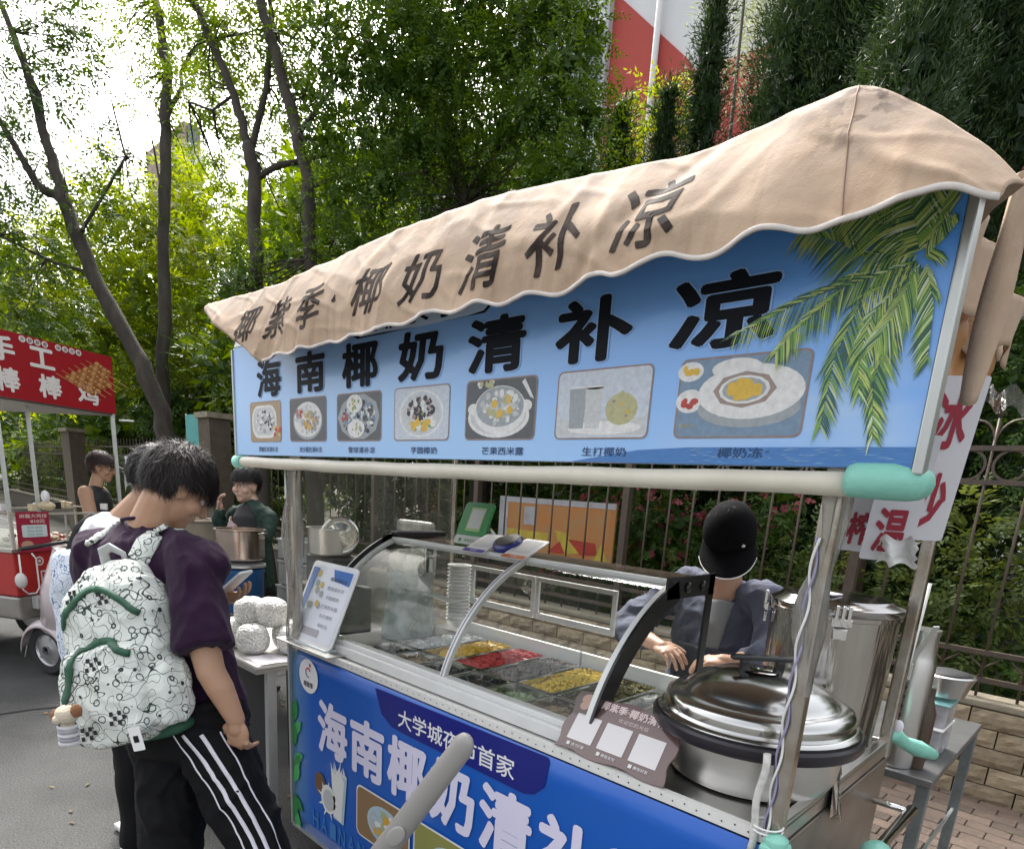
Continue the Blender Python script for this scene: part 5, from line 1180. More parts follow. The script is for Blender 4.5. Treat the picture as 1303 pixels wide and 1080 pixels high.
def conifer(i, xy, top, r, lab):
    o = thing('cypress_tree', lab, 'tree', (xy[0], xy[1], .1), 'dark conifers behind the sign')
    mb = MB(); mb.tube([(xy[0], xy[1], .05), (xy[0], xy[1], top * .9)], [.14, .02], 10); mb.build('trunk', bark, o)
    n = int(4600 * top / 8 * r / .8)
    u = rg.uniform(0, 1, n) ** .8; z = .5 + (top - .5) * (1 - u) ; z = .4 + (top - .4) * rg.uniform(0, 1, n) ** 1.15
    prof = np.interp(z / top, [0, .15, .45, .8, 1], [.75, 1, .95, .5, .03]) * r
    a = rg.uniform(0, 2 * PI, n); rad = prof * (rg.uniform(.3, 1, n) ** .5) * (1 + .22 * np.sin(a * 3 + z * 2.2) + .14 * np.sin(a * 7 - z * 5))
    c = np.stack([xy[0] + rad * np.cos(a), xy[1] + rad * np.sin(a), z], 1)
    out = np.stack([np.cos(a), np.sin(a), np.zeros(n)], 1)
    ax = unit(out * .7 + np.array((0, 0, .9)) + rg.normal(size=(n, 3)) * .35)
    Q, T_ = [], []; tb = np.clip(rg.uniform(0, 1, n) * .7 + .3 * (rad / (prof + 1e-3)) - .15, 0, 1)  # needles darker towards the trunk, inner shade put into the tone
    for k in range(9):
        b = c + ax * (.03 * k) + rg.normal(size=(n, 3)) * .03
        dr = unit(ax + rg.normal(size=(n, 3)) * .55); L = rg.uniform(.05, .12, (n, 1)); w = unit(np.cross(dr, rg.normal(size=(n, 3)))) * .0065
        Q.append(np.stack([b, b + dr * L * .5 + w, b + dr * L, b + dr * L * .5 - w], 1)); T_.append(tb + rg.normal(size=n) * .12)
    m_ = n // 2; c2 = np.stack([xy[0] + .7 * rad[:m_] * np.cos(a[:m_]), xy[1] + .7 * rad[:m_] * np.sin(a[:m_]), z[:m_]], 1)
    d1 = unit(rg.normal(size=(m_, 3)) + np.array((0, 0, 1.))); w = unit(np.cross(d1, rg.normal(size=(m_, 3)))) * .07
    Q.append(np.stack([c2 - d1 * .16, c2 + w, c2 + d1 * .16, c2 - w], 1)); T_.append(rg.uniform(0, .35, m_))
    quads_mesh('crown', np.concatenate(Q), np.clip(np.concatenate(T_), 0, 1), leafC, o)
labs = ['slender pointed conifer against the pale sky above the awning', 'low conifer in front of the red wall, left of the pointed one', 'tall dark conifer right of the pointed one', 'dark conifer above the awning peak', 'dark conifer right of the awning peak', 'dark conifer above the awning right slope', 'dark conifer at the right edge of the picture', 'small conifer just left of the yellow green bush', 'smaller conifer close behind the railing above the awning corner', 'tall conifer beyond the right picture edge']
for (n_i, xy, top, r), lb in zip(CONIF, labs): conifer(n_i, (xy[0] + (.35 if n_i == 'c' else -.05 if n_i == 'a' else 0), xy[1]), top, {'a': .46, 'c': .66}.get(n_i, r), lb)
# wispy light tree and bushes
o = thing('willow_tree', 'pale wispy tree between the two tall conifers', 'tree', (-4.2, 10.5, .1))
mb = MB(); mb.tube([(-4.2, 10.5, .05), (-4.1, 10.4, 5), (-4.2, 10.3, 10)], [.07, .05, .02], 10); mb.build('trunk', bark, o)
Q, t = sprays(WISPY, 42, .14, spray=.5, droop=1.2, aspect=.18, flat=.2); quads_mesh('crown', Q, t, leafmat('willow_leaf', (.16, .2, .1), (.34, .38, .24), .45), o)
o = thing('yellow_bush', 'yellow green bushy tree below the white drainpipe', 'bush', (-4.1, 8, .1))
mb = MB(); mb.tube([(-4.1, 8, .05), (-4.1, 8, 6)], [.08, .03], 8); mb.build('trunk', bark, o)
Q, t = sprays(YSH, 130, .075, spray=.26, fill=20); quads_mesh('crown', Q, t, leafY, o)
o = thing('flowering_shrub', 'shrub with pink red flower clusters behind the railing', 'shrub', (-.9, 4.6, .1))
Q, t = sprays([(c[0], c[1], c[2], c[3] * 1.1) for c in PINK], 150, .055, spray=.14, fill=40); quads_mesh('leaves', Q, t, leafD, o)
Q, t = sprays([(c[0], c[1], c[2], c[3] * .85) for c in PINK], 110, .038, k=5, spray=.05, flat=.2, aspect=.9); quads_mesh('flowers', Q, t, leafmat('pink_petal', (.24, .035, .045), (.42, .13, .14), .2), o)
o = thing('low_shrubs', 'low green shrubs growing behind the railing at right', 'shrubs', (2, 4.2, .1)); o['kind'] = 'stuff'
Q, t = sprays(GLOW, 110, .06, spray=.18, fill=20); quads_mesh('leaves', Q, t, leafmat('low_leaf', (.035, .06, .014), (.15, .20, .05), .35), o)
# ground cover and dense dark hedge filling the ground behind the fence
hc = []
for k in range(170):
    x = -34 + 42 * rg.uniform(); y = rg.uniform(4.6, 6.4) if x > -8 else rg.uniform(4.2, 8); z = rg.uniform(.3, 3.6)
    hc.append((x, y, z, rg.uniform(.7, 1.1)))
hd = thing('hedge', 'dense dark green undergrowth filling the shade behind the railing', 'hedge', (-10, 5.5, .1)); hd['kind'] = 'stuff'
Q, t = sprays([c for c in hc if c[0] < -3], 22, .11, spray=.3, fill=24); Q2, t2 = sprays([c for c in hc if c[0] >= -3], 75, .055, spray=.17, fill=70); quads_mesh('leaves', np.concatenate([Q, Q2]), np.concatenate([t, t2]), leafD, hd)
bt = [(rg.uniform(-21, -9.3), rg.uniform(9.5, 13), rg.uniform(3, 11), rg.uniform(.9, 1.6)) for _ in range(75)]
o = thing('backdrop_trees', 'dark wooded mass standing behind the broad tree', 'trees', (-12, 11, .1)); o['kind'] = 'stuff'
Q, t = sprays(bt, 26, .14, spray=.4, fill=22); quads_mesh('leaves', Q, t, leafD, o)
o = thing('shade_crown_tree', 'tree with a brown trunk and a low crown added for shade behind the railing', 'tree', (.75, 4.6, .1))
mb = MB(); mb.tube([(.75, 4.6, .05), (.74, 4.55, 1.2), (.6, 4.5, 2.4), (.3, 4.4, 3.1)], [.11, .095, .085, .05], 12); mb.build('trunk', mat('brown_bark', (.09, .055, .035), .9, var=.8, vscale=8, col2=(.05, .035, .025), bump=.8, bscale=25), o)
mb = MB()
for k in range(7): mb.tube([(.6, 4.5, 2.3), (.6 - k * .5, 4.3, 2.75), (.4 - k * .85, 4.0, 2.8)], [.04, .03, .01], 6)
mb.build('limb', bark, o)
Q, t = sprays([(rg.uniform(-6, -.2), rg.uniform(3.5, 4.9), rg.uniform(2.4, 2.75), rg.uniform(.4, .55)) for _ in range(40)], 90, .06, spray=.2, fill=50); quads_mesh('crown', Q, t, leafD, o)  # low crown added to shade the ground behind the railing
hc = [(rg.uniform(-60, 14), rg.uniform(9, 16), rg.uniform(.5, 4.6), rg.uniform(1.4, 2.4)) for _ in range(90)]
hl_ = [(rg.uniform(-75, -20), rg.uniform(-9, 12), rg.uniform(1, 9.5), rg.uniform(1.6, 2.8)) for _ in range(130)]
hl_ = [c for c in hl_ if c[0] < -32 or c[1] > 3.5] + [(rg.uniform(-22, -8), rg.uniform(5, 9), rg.uniform(2.5, 6.0), rg.uniform(.9, 1.4)) for _ in range(46)]
fw = thing('far_street_trees', 'green mass of trees closing the far end of the street at left', 'trees', (-40, 2, .1)); fw['kind'] = 'stuff'
Q, t = sprays(hl_, 7, .30, spray=.8, fill=9); quads_mesh('leaves', Q, t, leafA, fw)
hd = thing('far_thicket', 'far dark thicket closing the view behind the trees', 'thicket', (-10, 12, .1)); hd['kind'] = 'stuff'
Q, t = sprays(hc, 6, .3, spray=.8, fill=8); quads_mesh('leaves', Q, t, leafD, hd)
fl = MB(); q = random.Random(8)
for k in range(90):
    x, y = q.uniform(-7, 2.9), q.choice([q.uniform(1.2, 3.15), q.uniform(-1.6, 1.0)]); s = q.uniform(.012, .03); a = q.uniform(0, 6.28); z = .016 if y > 2.0 else .006
    fl.add([(x - s * math.cos(a), y - s * math.sin(a), z), (x + s * .4 * math.sin(a), y - s * .4 * math.cos(a), z + .004), (x + s * math.cos(a), y + s * math.sin(a), z + .002), (x - s * .4 * math.sin(a), y + s * .4 * math.cos(a), z + .005)], [(0, 1, 2, 3)], q.randrange(3))
o = fl.build('fallen_leaves', [mat('dry_leaf', (.22, .14, .05), .8), mat('green_leaf_litter', (.09, .12, .03), .8), mat('brown_scrap', (.12, .09, .06), .8)]); tag(o, 'dry fallen leaves scattered over road and pavement', 'leaves'); o['kind'] = 'stuff'
# red and white building
bl_ = thing('red_white_building', 'white building with a diagonal red painted wall behind the trees', 'building', (-12, 22, 0))
mb = MB(); mb.bb((-20, 20.02, 0), (-1.5, 30, 27)); mb.build('wall', mat('white_render', (.74, .75, .77), .8, var=.15, vscale=.6), bl_)
mb = MB(); mb.prism([(-14.6, 20.015, 0), (-1.5, 20.015, 0), (-1.5, 20.015, 13.6), (-8.0, 20.015, 14.7), (-11.1, 20.015, 14.9), (-11.474, 20.015, 15.364), (-14.6, 20.015, 18.25)], (0, -.08, 0)); mb.build('red_panel', mat('red_render', (.46, .07, .055), .8, var=.3, vscale=.8, col2=(.36, .06, .05)), bl_)
mb = MB(); mb.tube([(-12.62, 19.8, 0), (-12.62, 19.8, 27)], .11, 10); mb.build('drainpipe', mat('white_pipe', (.7, .7, .7), .5), bl_)
for z in (15.6, 18.2):
    mb = MB(); mb.bb((-16.6, 19.97, z), (-14.85, 20.03, z + 2.0)); w = mb.build('window', mat('window_glass', (.10, .13, .18), .1, spec=.8), bl_)
    mb = MB()
    for (a, b) in (((-16.65, 19.9, z - .05), (-14.8, 19.99, z + .02)), ((-16.65, 19.9, z + 1.98), (-14.8, 19.99, z + 2.05)), ((-16.65, 19.9, z), (-16.55, 19.99, z + 2)), ((-14.9, 19.9, z), (-14.8, 19.99, z + 2)), ((-15.75, 19.9, z), (-15.67, 19.99, z + 2))): mb.bb(a, b)
    mb.build('window_frame', WHITEM, w)
mb = MB(); mb.bb((-14.75, 19.7, 0), (-14.6, 20.0, 27)); mb.build('pilaster', mat('grey_render', (.45, .46, .48), .8), bl_)
fb = thing('far_building', 'distant brick and white house glimpsed between tree trunks', 'building', (-53, 21, 0))
mb = MB(); mb.bb((-58, 19.3, 0), (-50.5, 20.4, 24.5)); mb.build('wall', mat('pale_brick', (.42, .32, .28), .9, var=.4, vscale=2), fb)
mb = MB(); mb.bb((-50.4, 19.2, 21.5), (-49.9, 20.4, 22.6)); mb.bb((-50.6, 18.2, 21.5), (-50.4, 18.45, 22.6)); mb.build('balcony', WHITE, fb)
for z in (18, 23): mb = MB(); mb.bb((-50.48, 19.5, z), (-50.4, 20.2, z + 1.3)); mb.build('window', MATS['window_glass'], fb)
# pillars and a teal banner at the left end of the railing
for (x, w, z, lb) in ((-8.17, .42, 2.38, 'brick gate pillar beside the teal banner'), (-16.3, .7, 2.3, 'pale gate pillar behind the red food stall')):
    o = thing('gate_pillar', lb, 'pillar', (x, 3.1, 0), 'pillars of the fence line')
    mb = MB(); mb.bb((x - w / 2, 2.9, 0), (x + w / 2, 3.22, z)); mb.build('shaft', mat('pillar_brick', (.09, .068, .048), .9, var=.8, vscale=9, col2=(.12, .1, .07), bump=.8, bscale=14), o)
    mb = MB(); mb.bb((x - w / 2 - .04, 2.86, z), (x + w / 2 + .04, 3.26, z + .08)); mb.build('cap', mat('coping_stone', (.3, .26, .19), .85), o)
mb = MB(); mb.bb((-9.0, 2.95, 1.2), (-8.42, 3.0, 2.45)); o = thing('teal_banner', 'teal banner standing behind the customers', 'banner', (-8.7, 3, 0)); mb.build('cloth', mat('teal_cloth', (.10, .38, .36), .7, var=.3, vscale=4), o)
mb = MB(); put_text(mb, '平安', (-8.7, 2.945, 1.9), .36, .18, X, Z, 0, .02); mb.build('banner_print', mat('pale_teal_print', (.4, .6, .58), .6), o)
mb = MB(); mb.tube([(-9.02, 2.97, 0), (-9.02, 2.97, 2.47)], .015, 8); mb.tube([(-8.40, 2.97, 0), (-8.40, 2.97, 2.47)], .015, 8); mb.build('pole', ALU, o)

# ================================================================ TABLE WITH COCONUTS
t2 = thing('folding_table', 'white topped folding table with net wrapped coconuts left of the cart', 'table', (-.6, .24, 0))
mb = MB(); mb.bb((-1.05, -.07, .785), (-.2, .55, .80)); mb.build('table_top', mat('table_laminate', (.62, .60, .57), .35, var=.25, vscale=5), t2, bevel=.003)
mb = MB(); mb.bb((-1.052, -.074, .765), (-.197, .554, .783)); mb.build('edge_band', mat('table_edge', (.35, .34, .32), .4, .5), t2)
for x, y in ((-.24, .0), (-.24, .5), (-1.0, .0), (-1.0, .5)): mb = MB(); mb.bar((x, y, 0), (x + .02, y, .77), .03, .045, up=(0, 1, 0)); mb.build('leg', mat('grey_table_leg', (.42, .43, .44), .4, .4), t2, bevel=.004)
mb = MB(); mb.bb((-1.0, .02, .1), (-.26, .03, .76)); mb.build('skirt', mat('dark_skirt', (.02, .02, .022), .8), t2)
netm = mat('foam_net', (.80, .80, .76), .5, var=.2, vscale=30)
n_, l_ = netm.node_tree.nodes, netm.node_tree.links
vo = n_.new('ShaderNodeTexVoronoi'); vo.inputs['Scale'].default_value = 95; tcn = n_.new('ShaderNodeTexCoord'); l_.new(tcn.outputs['Object'], vo.inputs['Vector'])
bpn = n_.new('ShaderNodeBump'); bpn.inputs['Strength'].default_value = 1; bpn.inputs['Distance'].default_value = .012; bpn.invert = True
l_.new(vo.outputs['Distance'], bpn.inputs['Height']); l_.new(bpn.outputs[0], n_['Principled BSDF'].inputs['Normal'])
n_['Principled BSDF'].inputs['Coat Weight'].default_value = .6; n_['Principled BSDF'].inputs['Coat Roughness'].default_value = .15
cq = random.Random(5)
cl_ = ['foil wrapped coconut, lower left of the pile', 'netted coconut at the front of the pile nearest the cart', 'netted coconut low at the right end of the pile', 'netted coconut on top of the pile, left one', 'netted coconut on top of the pile, right one', 'netted coconut at the back of the table, half hidden', 'netted coconut low behind the front one']
for k, ((x, y, z), lb) in enumerate(zip(((-.58, .0, .87), (-.42, .02, .868), (-.30, .16, .868), (-.53, .06, .975), (-.44, .12, .98), (-.46, .30, .865), (-.42, .19, .868)), cl_)):
    mb = MB()
    def fn(u, v, s=k):
        a, b = 2 * PI * u, PI * v; r = .074 * (1 + .03 * math.sin(3 * a + s) + .02 * math.sin(5 * b + s)); q = (abs(math.sin(b)) ** .75)
        return (x + r * q * math.cos(a), y + r * q * math.sin(a), z - r * .95 * math.copysign(abs(math.cos(b)) ** .8, math.cos(b)))
    mb.grid(fn, 30, 18); tag(mb.build('coconut', netm), lb, 'coconut', 'wrapped coconuts piled on the table')
mb = MB(); mb.lathe([(0, .80), (.05, .802), (.07, .83), (.075, .86), (.07, .862), (0, .85)], (-.27, .36, 0), 20); tag(mb.build('white_bowl', WHITE), 'small white bowl behind the coconuts', 'bowl')
mb = MB(); mb.grid(lambda u, v: (-.37 + .17 * u, -.05 + .16 * v, .803 + .004 * math.sin(u * 7) * math.sin(v * 5)), 8, 8); pp = mb.build('paper_sheet', mat('white_paper_sheet', (.74, .72, .76), .6), None, solid=.001); tag(pp, 'white paper sheet with faint printing at the table corner', 'paper')
mb = MB(); put_text(mb, '清补凉', (-.28, .03, .809), .09, .04, X, Y, 0, 0); mb.build('printing', mat('faint_ink', (.4, .4, .45), .6), pp)
# ================================================================ COOKING TABLE WITH POTS
t3 = thing('cooking_table', 'dark cluttered cooking table between the cart and the woman', 'table', (-1.5, .75, 0))
mb = MB(); mb.bb((-2.05, .35, .66), (-.75, 1.15, .70)); mb.build('table_top', mat('dark_board', (.05, .045, .04), .6, var=.5), t3, bevel=.004)
for x in (-2.0, -.8):
    for y in (.4, 1.1): mb = MB(); mb.bb((x - .02, y - .02, 0), (x + .02, y + .02, .66)); mb.build('leg', BLACKM, t3)
dr = thing('blue_drum', 'blue plastic drum carrying the burner and the large pot', 'drum', (-1.76, .57, .70))
mb = MB(); mb.lathe([(0, .705), (.12, .705), (.13, .72), (.135, .97), (.14, .98), (.14, 1.0), (.13, 1.01), (0, 1.01)], (-1.76, .57, 0), 28); mb.build('drum_body', mat('blue_plastic', (.01, .07, .20), .4), dr)
mb = MB(); mb.lathe([(.06, 1.012), (.15, 1.02), (.15, 1.035), (.10, 1.06), (.06, 1.06), (.06, 1.012)], (-1.76, .57, 0), 24); mb.bar((-1.9, .45, 1.04), (-2.15, .3, .97), .02, .02); mb.build('burner', mat('burner_metal', (.5, .5, .5), .4, .8), dr)
pt = thing('stock_pot', 'large stainless stock pot steaming on the blue drum before the woman', 'pot', (-1.76, .57, 1.06))
mb = MB(); mb.lathe([(0, 1.065), (.135, 1.065), (.145, 1.075), (.148, 1.245), (.16, 1.25), (.16, 1.256), (.143, 1.256), (.142, 1.09), (0, 1.085)], (-1.76, .57, 0), 40); mb.build('pot_body', mat('brown_reflecting_steel', (.45, .38, .34), .22, 1, var=.5, vscale=6, col2=(.2, .16, .14)), pt)
mb = MB(); mb.lathe([(0, 1.2), (.141, 1.2)], (-1.76, .57, 0), 24); mb.build('broth', mat('milk_broth', (.5, .45, .4), .3), pt)
for sx_ in (-1, 1): mb = MB(); mb.tube([(-1.76 + sx_ * .14 * .7, .57 + sx_ * .14 * .7 - .03 * sx_, 1.235), (-1.76 + sx_ * .14, .57 + sx_ * .14 - .03 * sx_, 1.24), (-1.76 + sx_ * .13, .57 + sx_ * .08 - .04 * sx_, 1.235)], .006, 6); mb.build('handle', CHROME, pt)
mb = MB(); mb.lathe([(0, 1.17), (.12, 1.17), (.13, 1.18), (.13, 1.32), (.14, 1.325), (.125, 1.325), (.12, 1.19), (0, 1.185)], (-1.02, .78, 0), 28); po = thing('saucepan', 'steel saucepan seen through the clear side curtain', 'saucepan', (-1.02, .78, 1.0)); mb.build('pan_body', STEEL, po)
mb = MB(); mb.lathe([(0, -.004), (.10, -.004), (.108, .002), (.10, .006), (.085, .002), (.07, .006), (0, .012)], (-.9, .77, 1.29), 32, M=rotm('Z', 1.05) @ rotm('X', PI / 2)); tag(mb.build('steel_plate_disc', CHROME), 'round steel lid standing on edge beside the saucepan', 'lid')
mb = MB(); mb.box((-1.02, .82, 1.08), (.3, .24, .16)); mb.box((-1.1, .84, .84), (.4, .3, .28)); tag(mb.build('black_stove_box', BLACKM, bevel=.01), 'dark stove box under the saucepan', 'stove')
cr = mat('clear_crate', (.34, .36, .34), .4, var=.5, vscale=12, col2=(.2, .22, .2))
for k, (x, y, z, w, d, h, lb) in enumerate(((-1.72, 1.02, .70, .34, .3, .17, 'lowest grey crate stacked right of the stock pot'), (-1.70, 1.02, .875, .33, .29, .17, 'middle grey crate stacked right of the stock pot'), (-1.72, 1.03, 1.05, .33, .29, .14, 'topmost grey crate stacked right of the stock pot'), (-2.62, .62, 1.0, .3, .3, .26, 'beige box left of the stock pot'), (-2.6, .6, .75, .32, .3, .25, 'grey box under the beige box'))):
    mb = MB()
    for a in (0, 1):
        mb.bb((x - w / 2, y - d / 2 + a * (d - .01), z + .001), (x + w / 2, y - d / 2 + .01 + a * (d - .01), z + h - .004)); mb.bb((x - w / 2 + a * (w - .01), y - d / 2 + .01, z + .001), (x - w / 2 + .01 + a * (w - .01), y + d / 2 - .01, z + h - .004))
    mb.bb((x - w / 2 - .008, y - d / 2 - .008, z + h - .02), (x + w / 2 + .008, y - d / 2 - .001, z + h - .004)); mb.bb((x + w / 2 + .001, y - d / 2, z + h - .02), (x + w / 2 + .009, y + d / 2, z + h - .004)); mb.bb((x - w / 2 + .01, y - d / 2 + .01, z + .001), (x + w / 2 - .01, y + d / 2 - .01, z + h * .7))
    tag(mb.build('crate', cr if k < 3 else mat('beige_box', (.34, .29, .22), .7, var=.4), bevel=.003), lb, 'crate')
mb = MB(); mb.bb((-2.8, .42, 0), (-2.42, .80, .74)); tag(mb.build('cabinet_stand', BLACKM, bevel=.01), 'dark stand carrying the boxes left of the stock pot', 'stand')
mb = MB(); q = random.Random(9)
for k in range(26):
    s = q.uniform(.02, .06); mb.box((q.uniform(-1.7, -.85), q.uniform(.4, .62), .70 + s / 2 + .002), (s * q.uniform(1, 2.2), s * q.uniform(.8, 1.6), s), rotm('Z', q.uniform(0, 3)), q.randrange(3))
o = mb.build('table_clutter', [BLACKM, WHITE, mat('brown_carton', (.2, .13, .07), .8)], bevel=.004); tag(o, 'small cups, packs and dark utensils scattered on the cooking table', 'clutter'); o['kind'] = 'stuff'

# ================================================================ RED SNACK STALL
E1 = np.array((-.49114, .87108, 0.)); N1 = np.array((.87108, .49114, 0.)); S0 = np.array((-4., .53, 0.))
def sp(s, d, z): return S0 + E1 * s + N1 * d + Z * z       # s along the face, d towards the camera
Rs = np.array([E1, -N1, Z]).T
st = thing('snack_stall', 'red and steel snack stall with a red sign of skewered chicken', 'food stall', tuple(S0))
def sbox(mb, s0, s1, d0, d1, z0, z1, mat_=0):
    mb.box(sp((s0 + s1) / 2, (d0 + d1) / 2, (z0 + z1) / 2), (abs(s1 - s0), abs(d1 - d0), abs(z1 - z0)), Rs, mat_)
REDP = mat('stall_red', (.42, .018, .016), .35, var=.3, vscale=3, col2=(.3, .012, .012), coat=.3)
mb = MB(); sbox(mb, -1.0, .1, -1.9, -.02, .42, .60); mb.build('chassis', mat('stall_steel', (.36, .34, .31), .4, .7, var=.5, vscale=5), st, bevel=.02)
mb = MB(); sbox(mb, -1.0, .1, -1.9, -.02, .602, .93); body_ = mb.build('body_panel', REDP, st, bevel=.01)
mb = MB()
def sq(s0, s1, z0, z1, lift, m_): mb.poly([sp(s0, -.02 + lift, z0), sp(s1, -.02 + lift, z0), sp(s1, -.02 + lift, z1), sp(s0, -.02 + lift, z1)], m_)
sq(-.80, -.60, .62, .78, .002, 0); sq(-.79, -.61, .63, .77, .003, 1); sq(-.74, -.66, .68, .76, .0045, 2); sq(-.79, -.61, .63, .66, .0045, 3)
put_text(mb, '万年香', sp(-.60, -.016, .855), .24, .06, E1, Z, 0, .03); disc(mb, sp(-.80, -.017, .855), .035, .035, E1, Z, 0, 18); disc(mb, sp(-.80, -.0165, .855), .024, .024, E1, Z, 1, 18); disc(mb, sp(-.80, -.0155, .855), .012, .012, E1, Z, 0, 18)
mb.build('body_print', [mat('stall_print_white', (.66, .62, .6), .4), mat('stall_print_red', (.36, .02, .01), .4), mat('stall_dish', (.1, .12, .12), .4), mat('stall_orange', (.6, .2, .02), .4)], body_)
mb = MB(); mb.tube([sp(-.98, .012, .92), sp(-.98, .012, .66), sp(-.94, .012, .62), sp(-.88, .012, .62), sp(-.85, .012, .66), sp(-.85, .012, .88), sp(-.88, .012, .92)], .006, 6); mb.build('panel_trim', WHITE, body_)
mb = MB(); mb.ball(sp(-1.0, .03, .73), (.04, .04, .06)); mb.build('headlight', mat('lamp_glass', (.6, .58, .55), .2), st)
mb = MB(); sbox(mb, -.9, .1, -.02, .04, .50, .60); sbox(mb, -.88, .1, .04, .06, .52, .545); sbox(mb, -.88, .1, .04, .06, .57, .59); mb.build('bumper', mat('grey_white_metal', (.55, .54, .52), .35, .3), st, bevel=.006)
for s, d in ((-.75, -1.0), (-.75, -1.7), (-.1, -1.0), (-.1, -1.7)):
    c = sp(s, d, .22); mb = MB(); mb.lathe([(.13, -.035), (.2, -.035), (.22, -.02), (.22, .02), (.2, .035), (.13, .035), (.13, -.035)], c, 28, M=Rs @ rotm('Y', PI / 2)); w = mb.build('wheel', RUBBER, st)
    mb = MB(); mb.lathe([(0, -.02), (.14, -.03), (.14, .03), (0, .02)], c, 24, M=Rs @ rotm('Y', PI / 2)); mb.build('rim', ALU, w)
mb = MB(); sbox(mb, -1.02, .12, -1.92, 0, .932, .955); mb.build('counter', STEEL, st)
mb = MB()
for s in (-1.0, -.97, .09): pass
for a, b in ((-1.0, -.985), (.085, .10)):
    sbox(mb, a, b, -.02, -.005, .955, 1.2); sbox(mb, a, b, -.62, -.605, .955, 1.2)
sbox(mb, -1.0, .1, -.02, -.004, 1.20, 1.215); sbox(mb, -1.0, .1, -.62, -.604, 1.2, 1.215); sbox(mb, -1.0, -.985, -.62, -.004, 1.216, 1.226); sbox(mb, .085, .1, -.62, -.004, 1.216, 1.226); sbox(mb, -.55, -.54, -.018, -.006, .955, 1.2)
mb.build('glass_frame', mat('stall_wood_frame', (.42, .38, .32), .4), st)
mb = MB(); mb.poly([sp(-.985, -.012, .955), sp(.085, -.012, .955), sp(.085, -.012, 1.2), sp(-.985, -.012, 1.2)]); mb.poly([sp(-.992, -.012, .955), sp(-.992, -.61, .955), sp(-.992, -.61, 1.2), sp(-.992, -.012, 1.2)]); mb.build('glass_pane', glass, st)
mb = MB(); q = random.Random(6)
for k in range(40): mb.ball(sp(q.uniform(-.9, 0), q.uniform(-.55, -.1), .975 + q.uniform(0, .03)), (.04, .03, .02), 8, q.randrange(3))
mb.build('snacks', [mat('fried_brown', (.25, .12, .04), .5), mat('sauce_red', (.3, .05, .02), .3), mat('pale_tofu', (.55, .5, .35), .5)], st, kind='stuff')
mb = MB(); mb.prism([sp(-.97, .002, .93), sp(-.71, .002, .93), sp(-.70, .002, 1.225), sp(-.96, .002, 1.225)], N1 * .004); pc = mb.build('price_card', mat('price_card_red', (.33, .02, .05), .4), st)
mb = MB(); L_ = .009
put_text(mb, '麻酱大鸡排', sp(-.83, L_, 1.195), .22, .03, E1, Z, 0, .02); put_text(mb, '¥10元', sp(-.80, L_, 1.155), .12, .03, E1, Z, 0, .03)
mb.poly(rrect(sp(-.83, L_, 1.085), .20, .09, .01, E1, Z), 1)
for k in range(3): put_text(mb, '原味 麻辣', sp(-.83, L_ + .001, 1.11 - k * .026), .12, .012, E1, Z, 2, 0)
disc(mb, sp(-.9, L_, .985), .05, .03, E1, Z, 3, 14); put_text(mb, '招牌十串', sp(-.79, L_, .97), .1, .03, E1, Z, 0, .02)
mb.build('card_print', [mat('card_pink', (.7, .5, .45), .4), mat('card_pale', (.6, .66, .66), .4), mat('card_green', (.1, .35, .2), .4), mat('card_chicken', (.5, .3, .2), .4)], pc)
for s, d in ((.02, -.04), (-.97, -.04), (-.97, -1.85), (.02, -1.85), (-.52, -.3)):
    mb = MB(); mb.bar(sp(s, d, .955), sp(s, d, 2.02), .026, .026); mb.build('post', ALU, st)
mb = MB(); sbox(mb, -1.6, .04, -2.0, -.03, 2.0, 2.03); sbox(mb, -1.55, 0, -1.95, -.1, 2.44, 2.46); mb.build('roof', mat('grey_canopy', (.25, .24, .22), .7), st)
mb = MB(); sbox(mb, -1.6, .01, -.03, .01, 2.015, 2.455); mb.build('sign_panel', mat('sign_red', (.36, .012, .02), .4, var=.2, vscale=2), st); sg = st.children[-1]
mb = MB(); L_ = .014
rows = [('手', -.92, 2.335, .19, .165), ('工', -.62, 2.325, .20, .14), ('棒', -.90, 2.135, .18, .165), ('棒', -.575, 2.135, .19, .165), ('鸡', -.25, 2.135, .19, .16), ('手', -1.3, 2.335, .19, .165), ('棒', -1.25, 2.135, .18, .165)]
for ch, s, z, w, h in rows[:5]: put_text(mb, ch, sp(s, L_, z), w, h, E1, Z, 0, .034)
for i, ch in enumerate('外酥鲜嫩味道很棒'):
    s = -.76 + i * .058 + (.05 if i > 3 else 0); disc(mb, sp(s, L_, 2.425), .026, .022, E1, Z, 0, 12); put_text(mb, ch, sp(s, L_ + .002, 2.425), .03, .028, E1, Z, 1, 0)
q = random.Random(1)
for r in range(6):      # skewered chicken pieces
    a0, z0 = -.42 + r * .055, 2.21 + r * .028
    mb.poly([sp(a0 - .1, L_ + .001 * r, z0 + .03), sp(a0 + .28, L_ + .001 * r, z0 - .11), sp(a0 + .283, L_ + .001 * r, z0 - .105), sp(a0 - .1, L_ + .001 * r, z0 + .034)], 3)
    for j in range(7):
        s, z = a0 + .035 * j, z0 + .02 - j * .014 + q.uniform(-.004, .004)
        if s < -.03: disc(mb, sp(s, L_ + .001 * r + .0002 * (j + 1), z), .028, .022, E1, Z, 4 if (r + j) % 2 else 2, 9, q.random()); disc(mb, sp(s - .004, L_ + .001 * r + .0002 * (j + 1) + .0001, z + .006), .014, .007, E1, Z, 3, 7)
mb.build('sign_print', [mat('sign_cream', (.74, .70, .66), .4), mat('sign_ink', (.12, .01, .01), .4), mat('chicken_brown', (.32, .11, .035), .4), mat('chicken_gold', (.58, .33, .13), .4), mat('chicken_tan', (.46, .22, .08), .4)], sg)
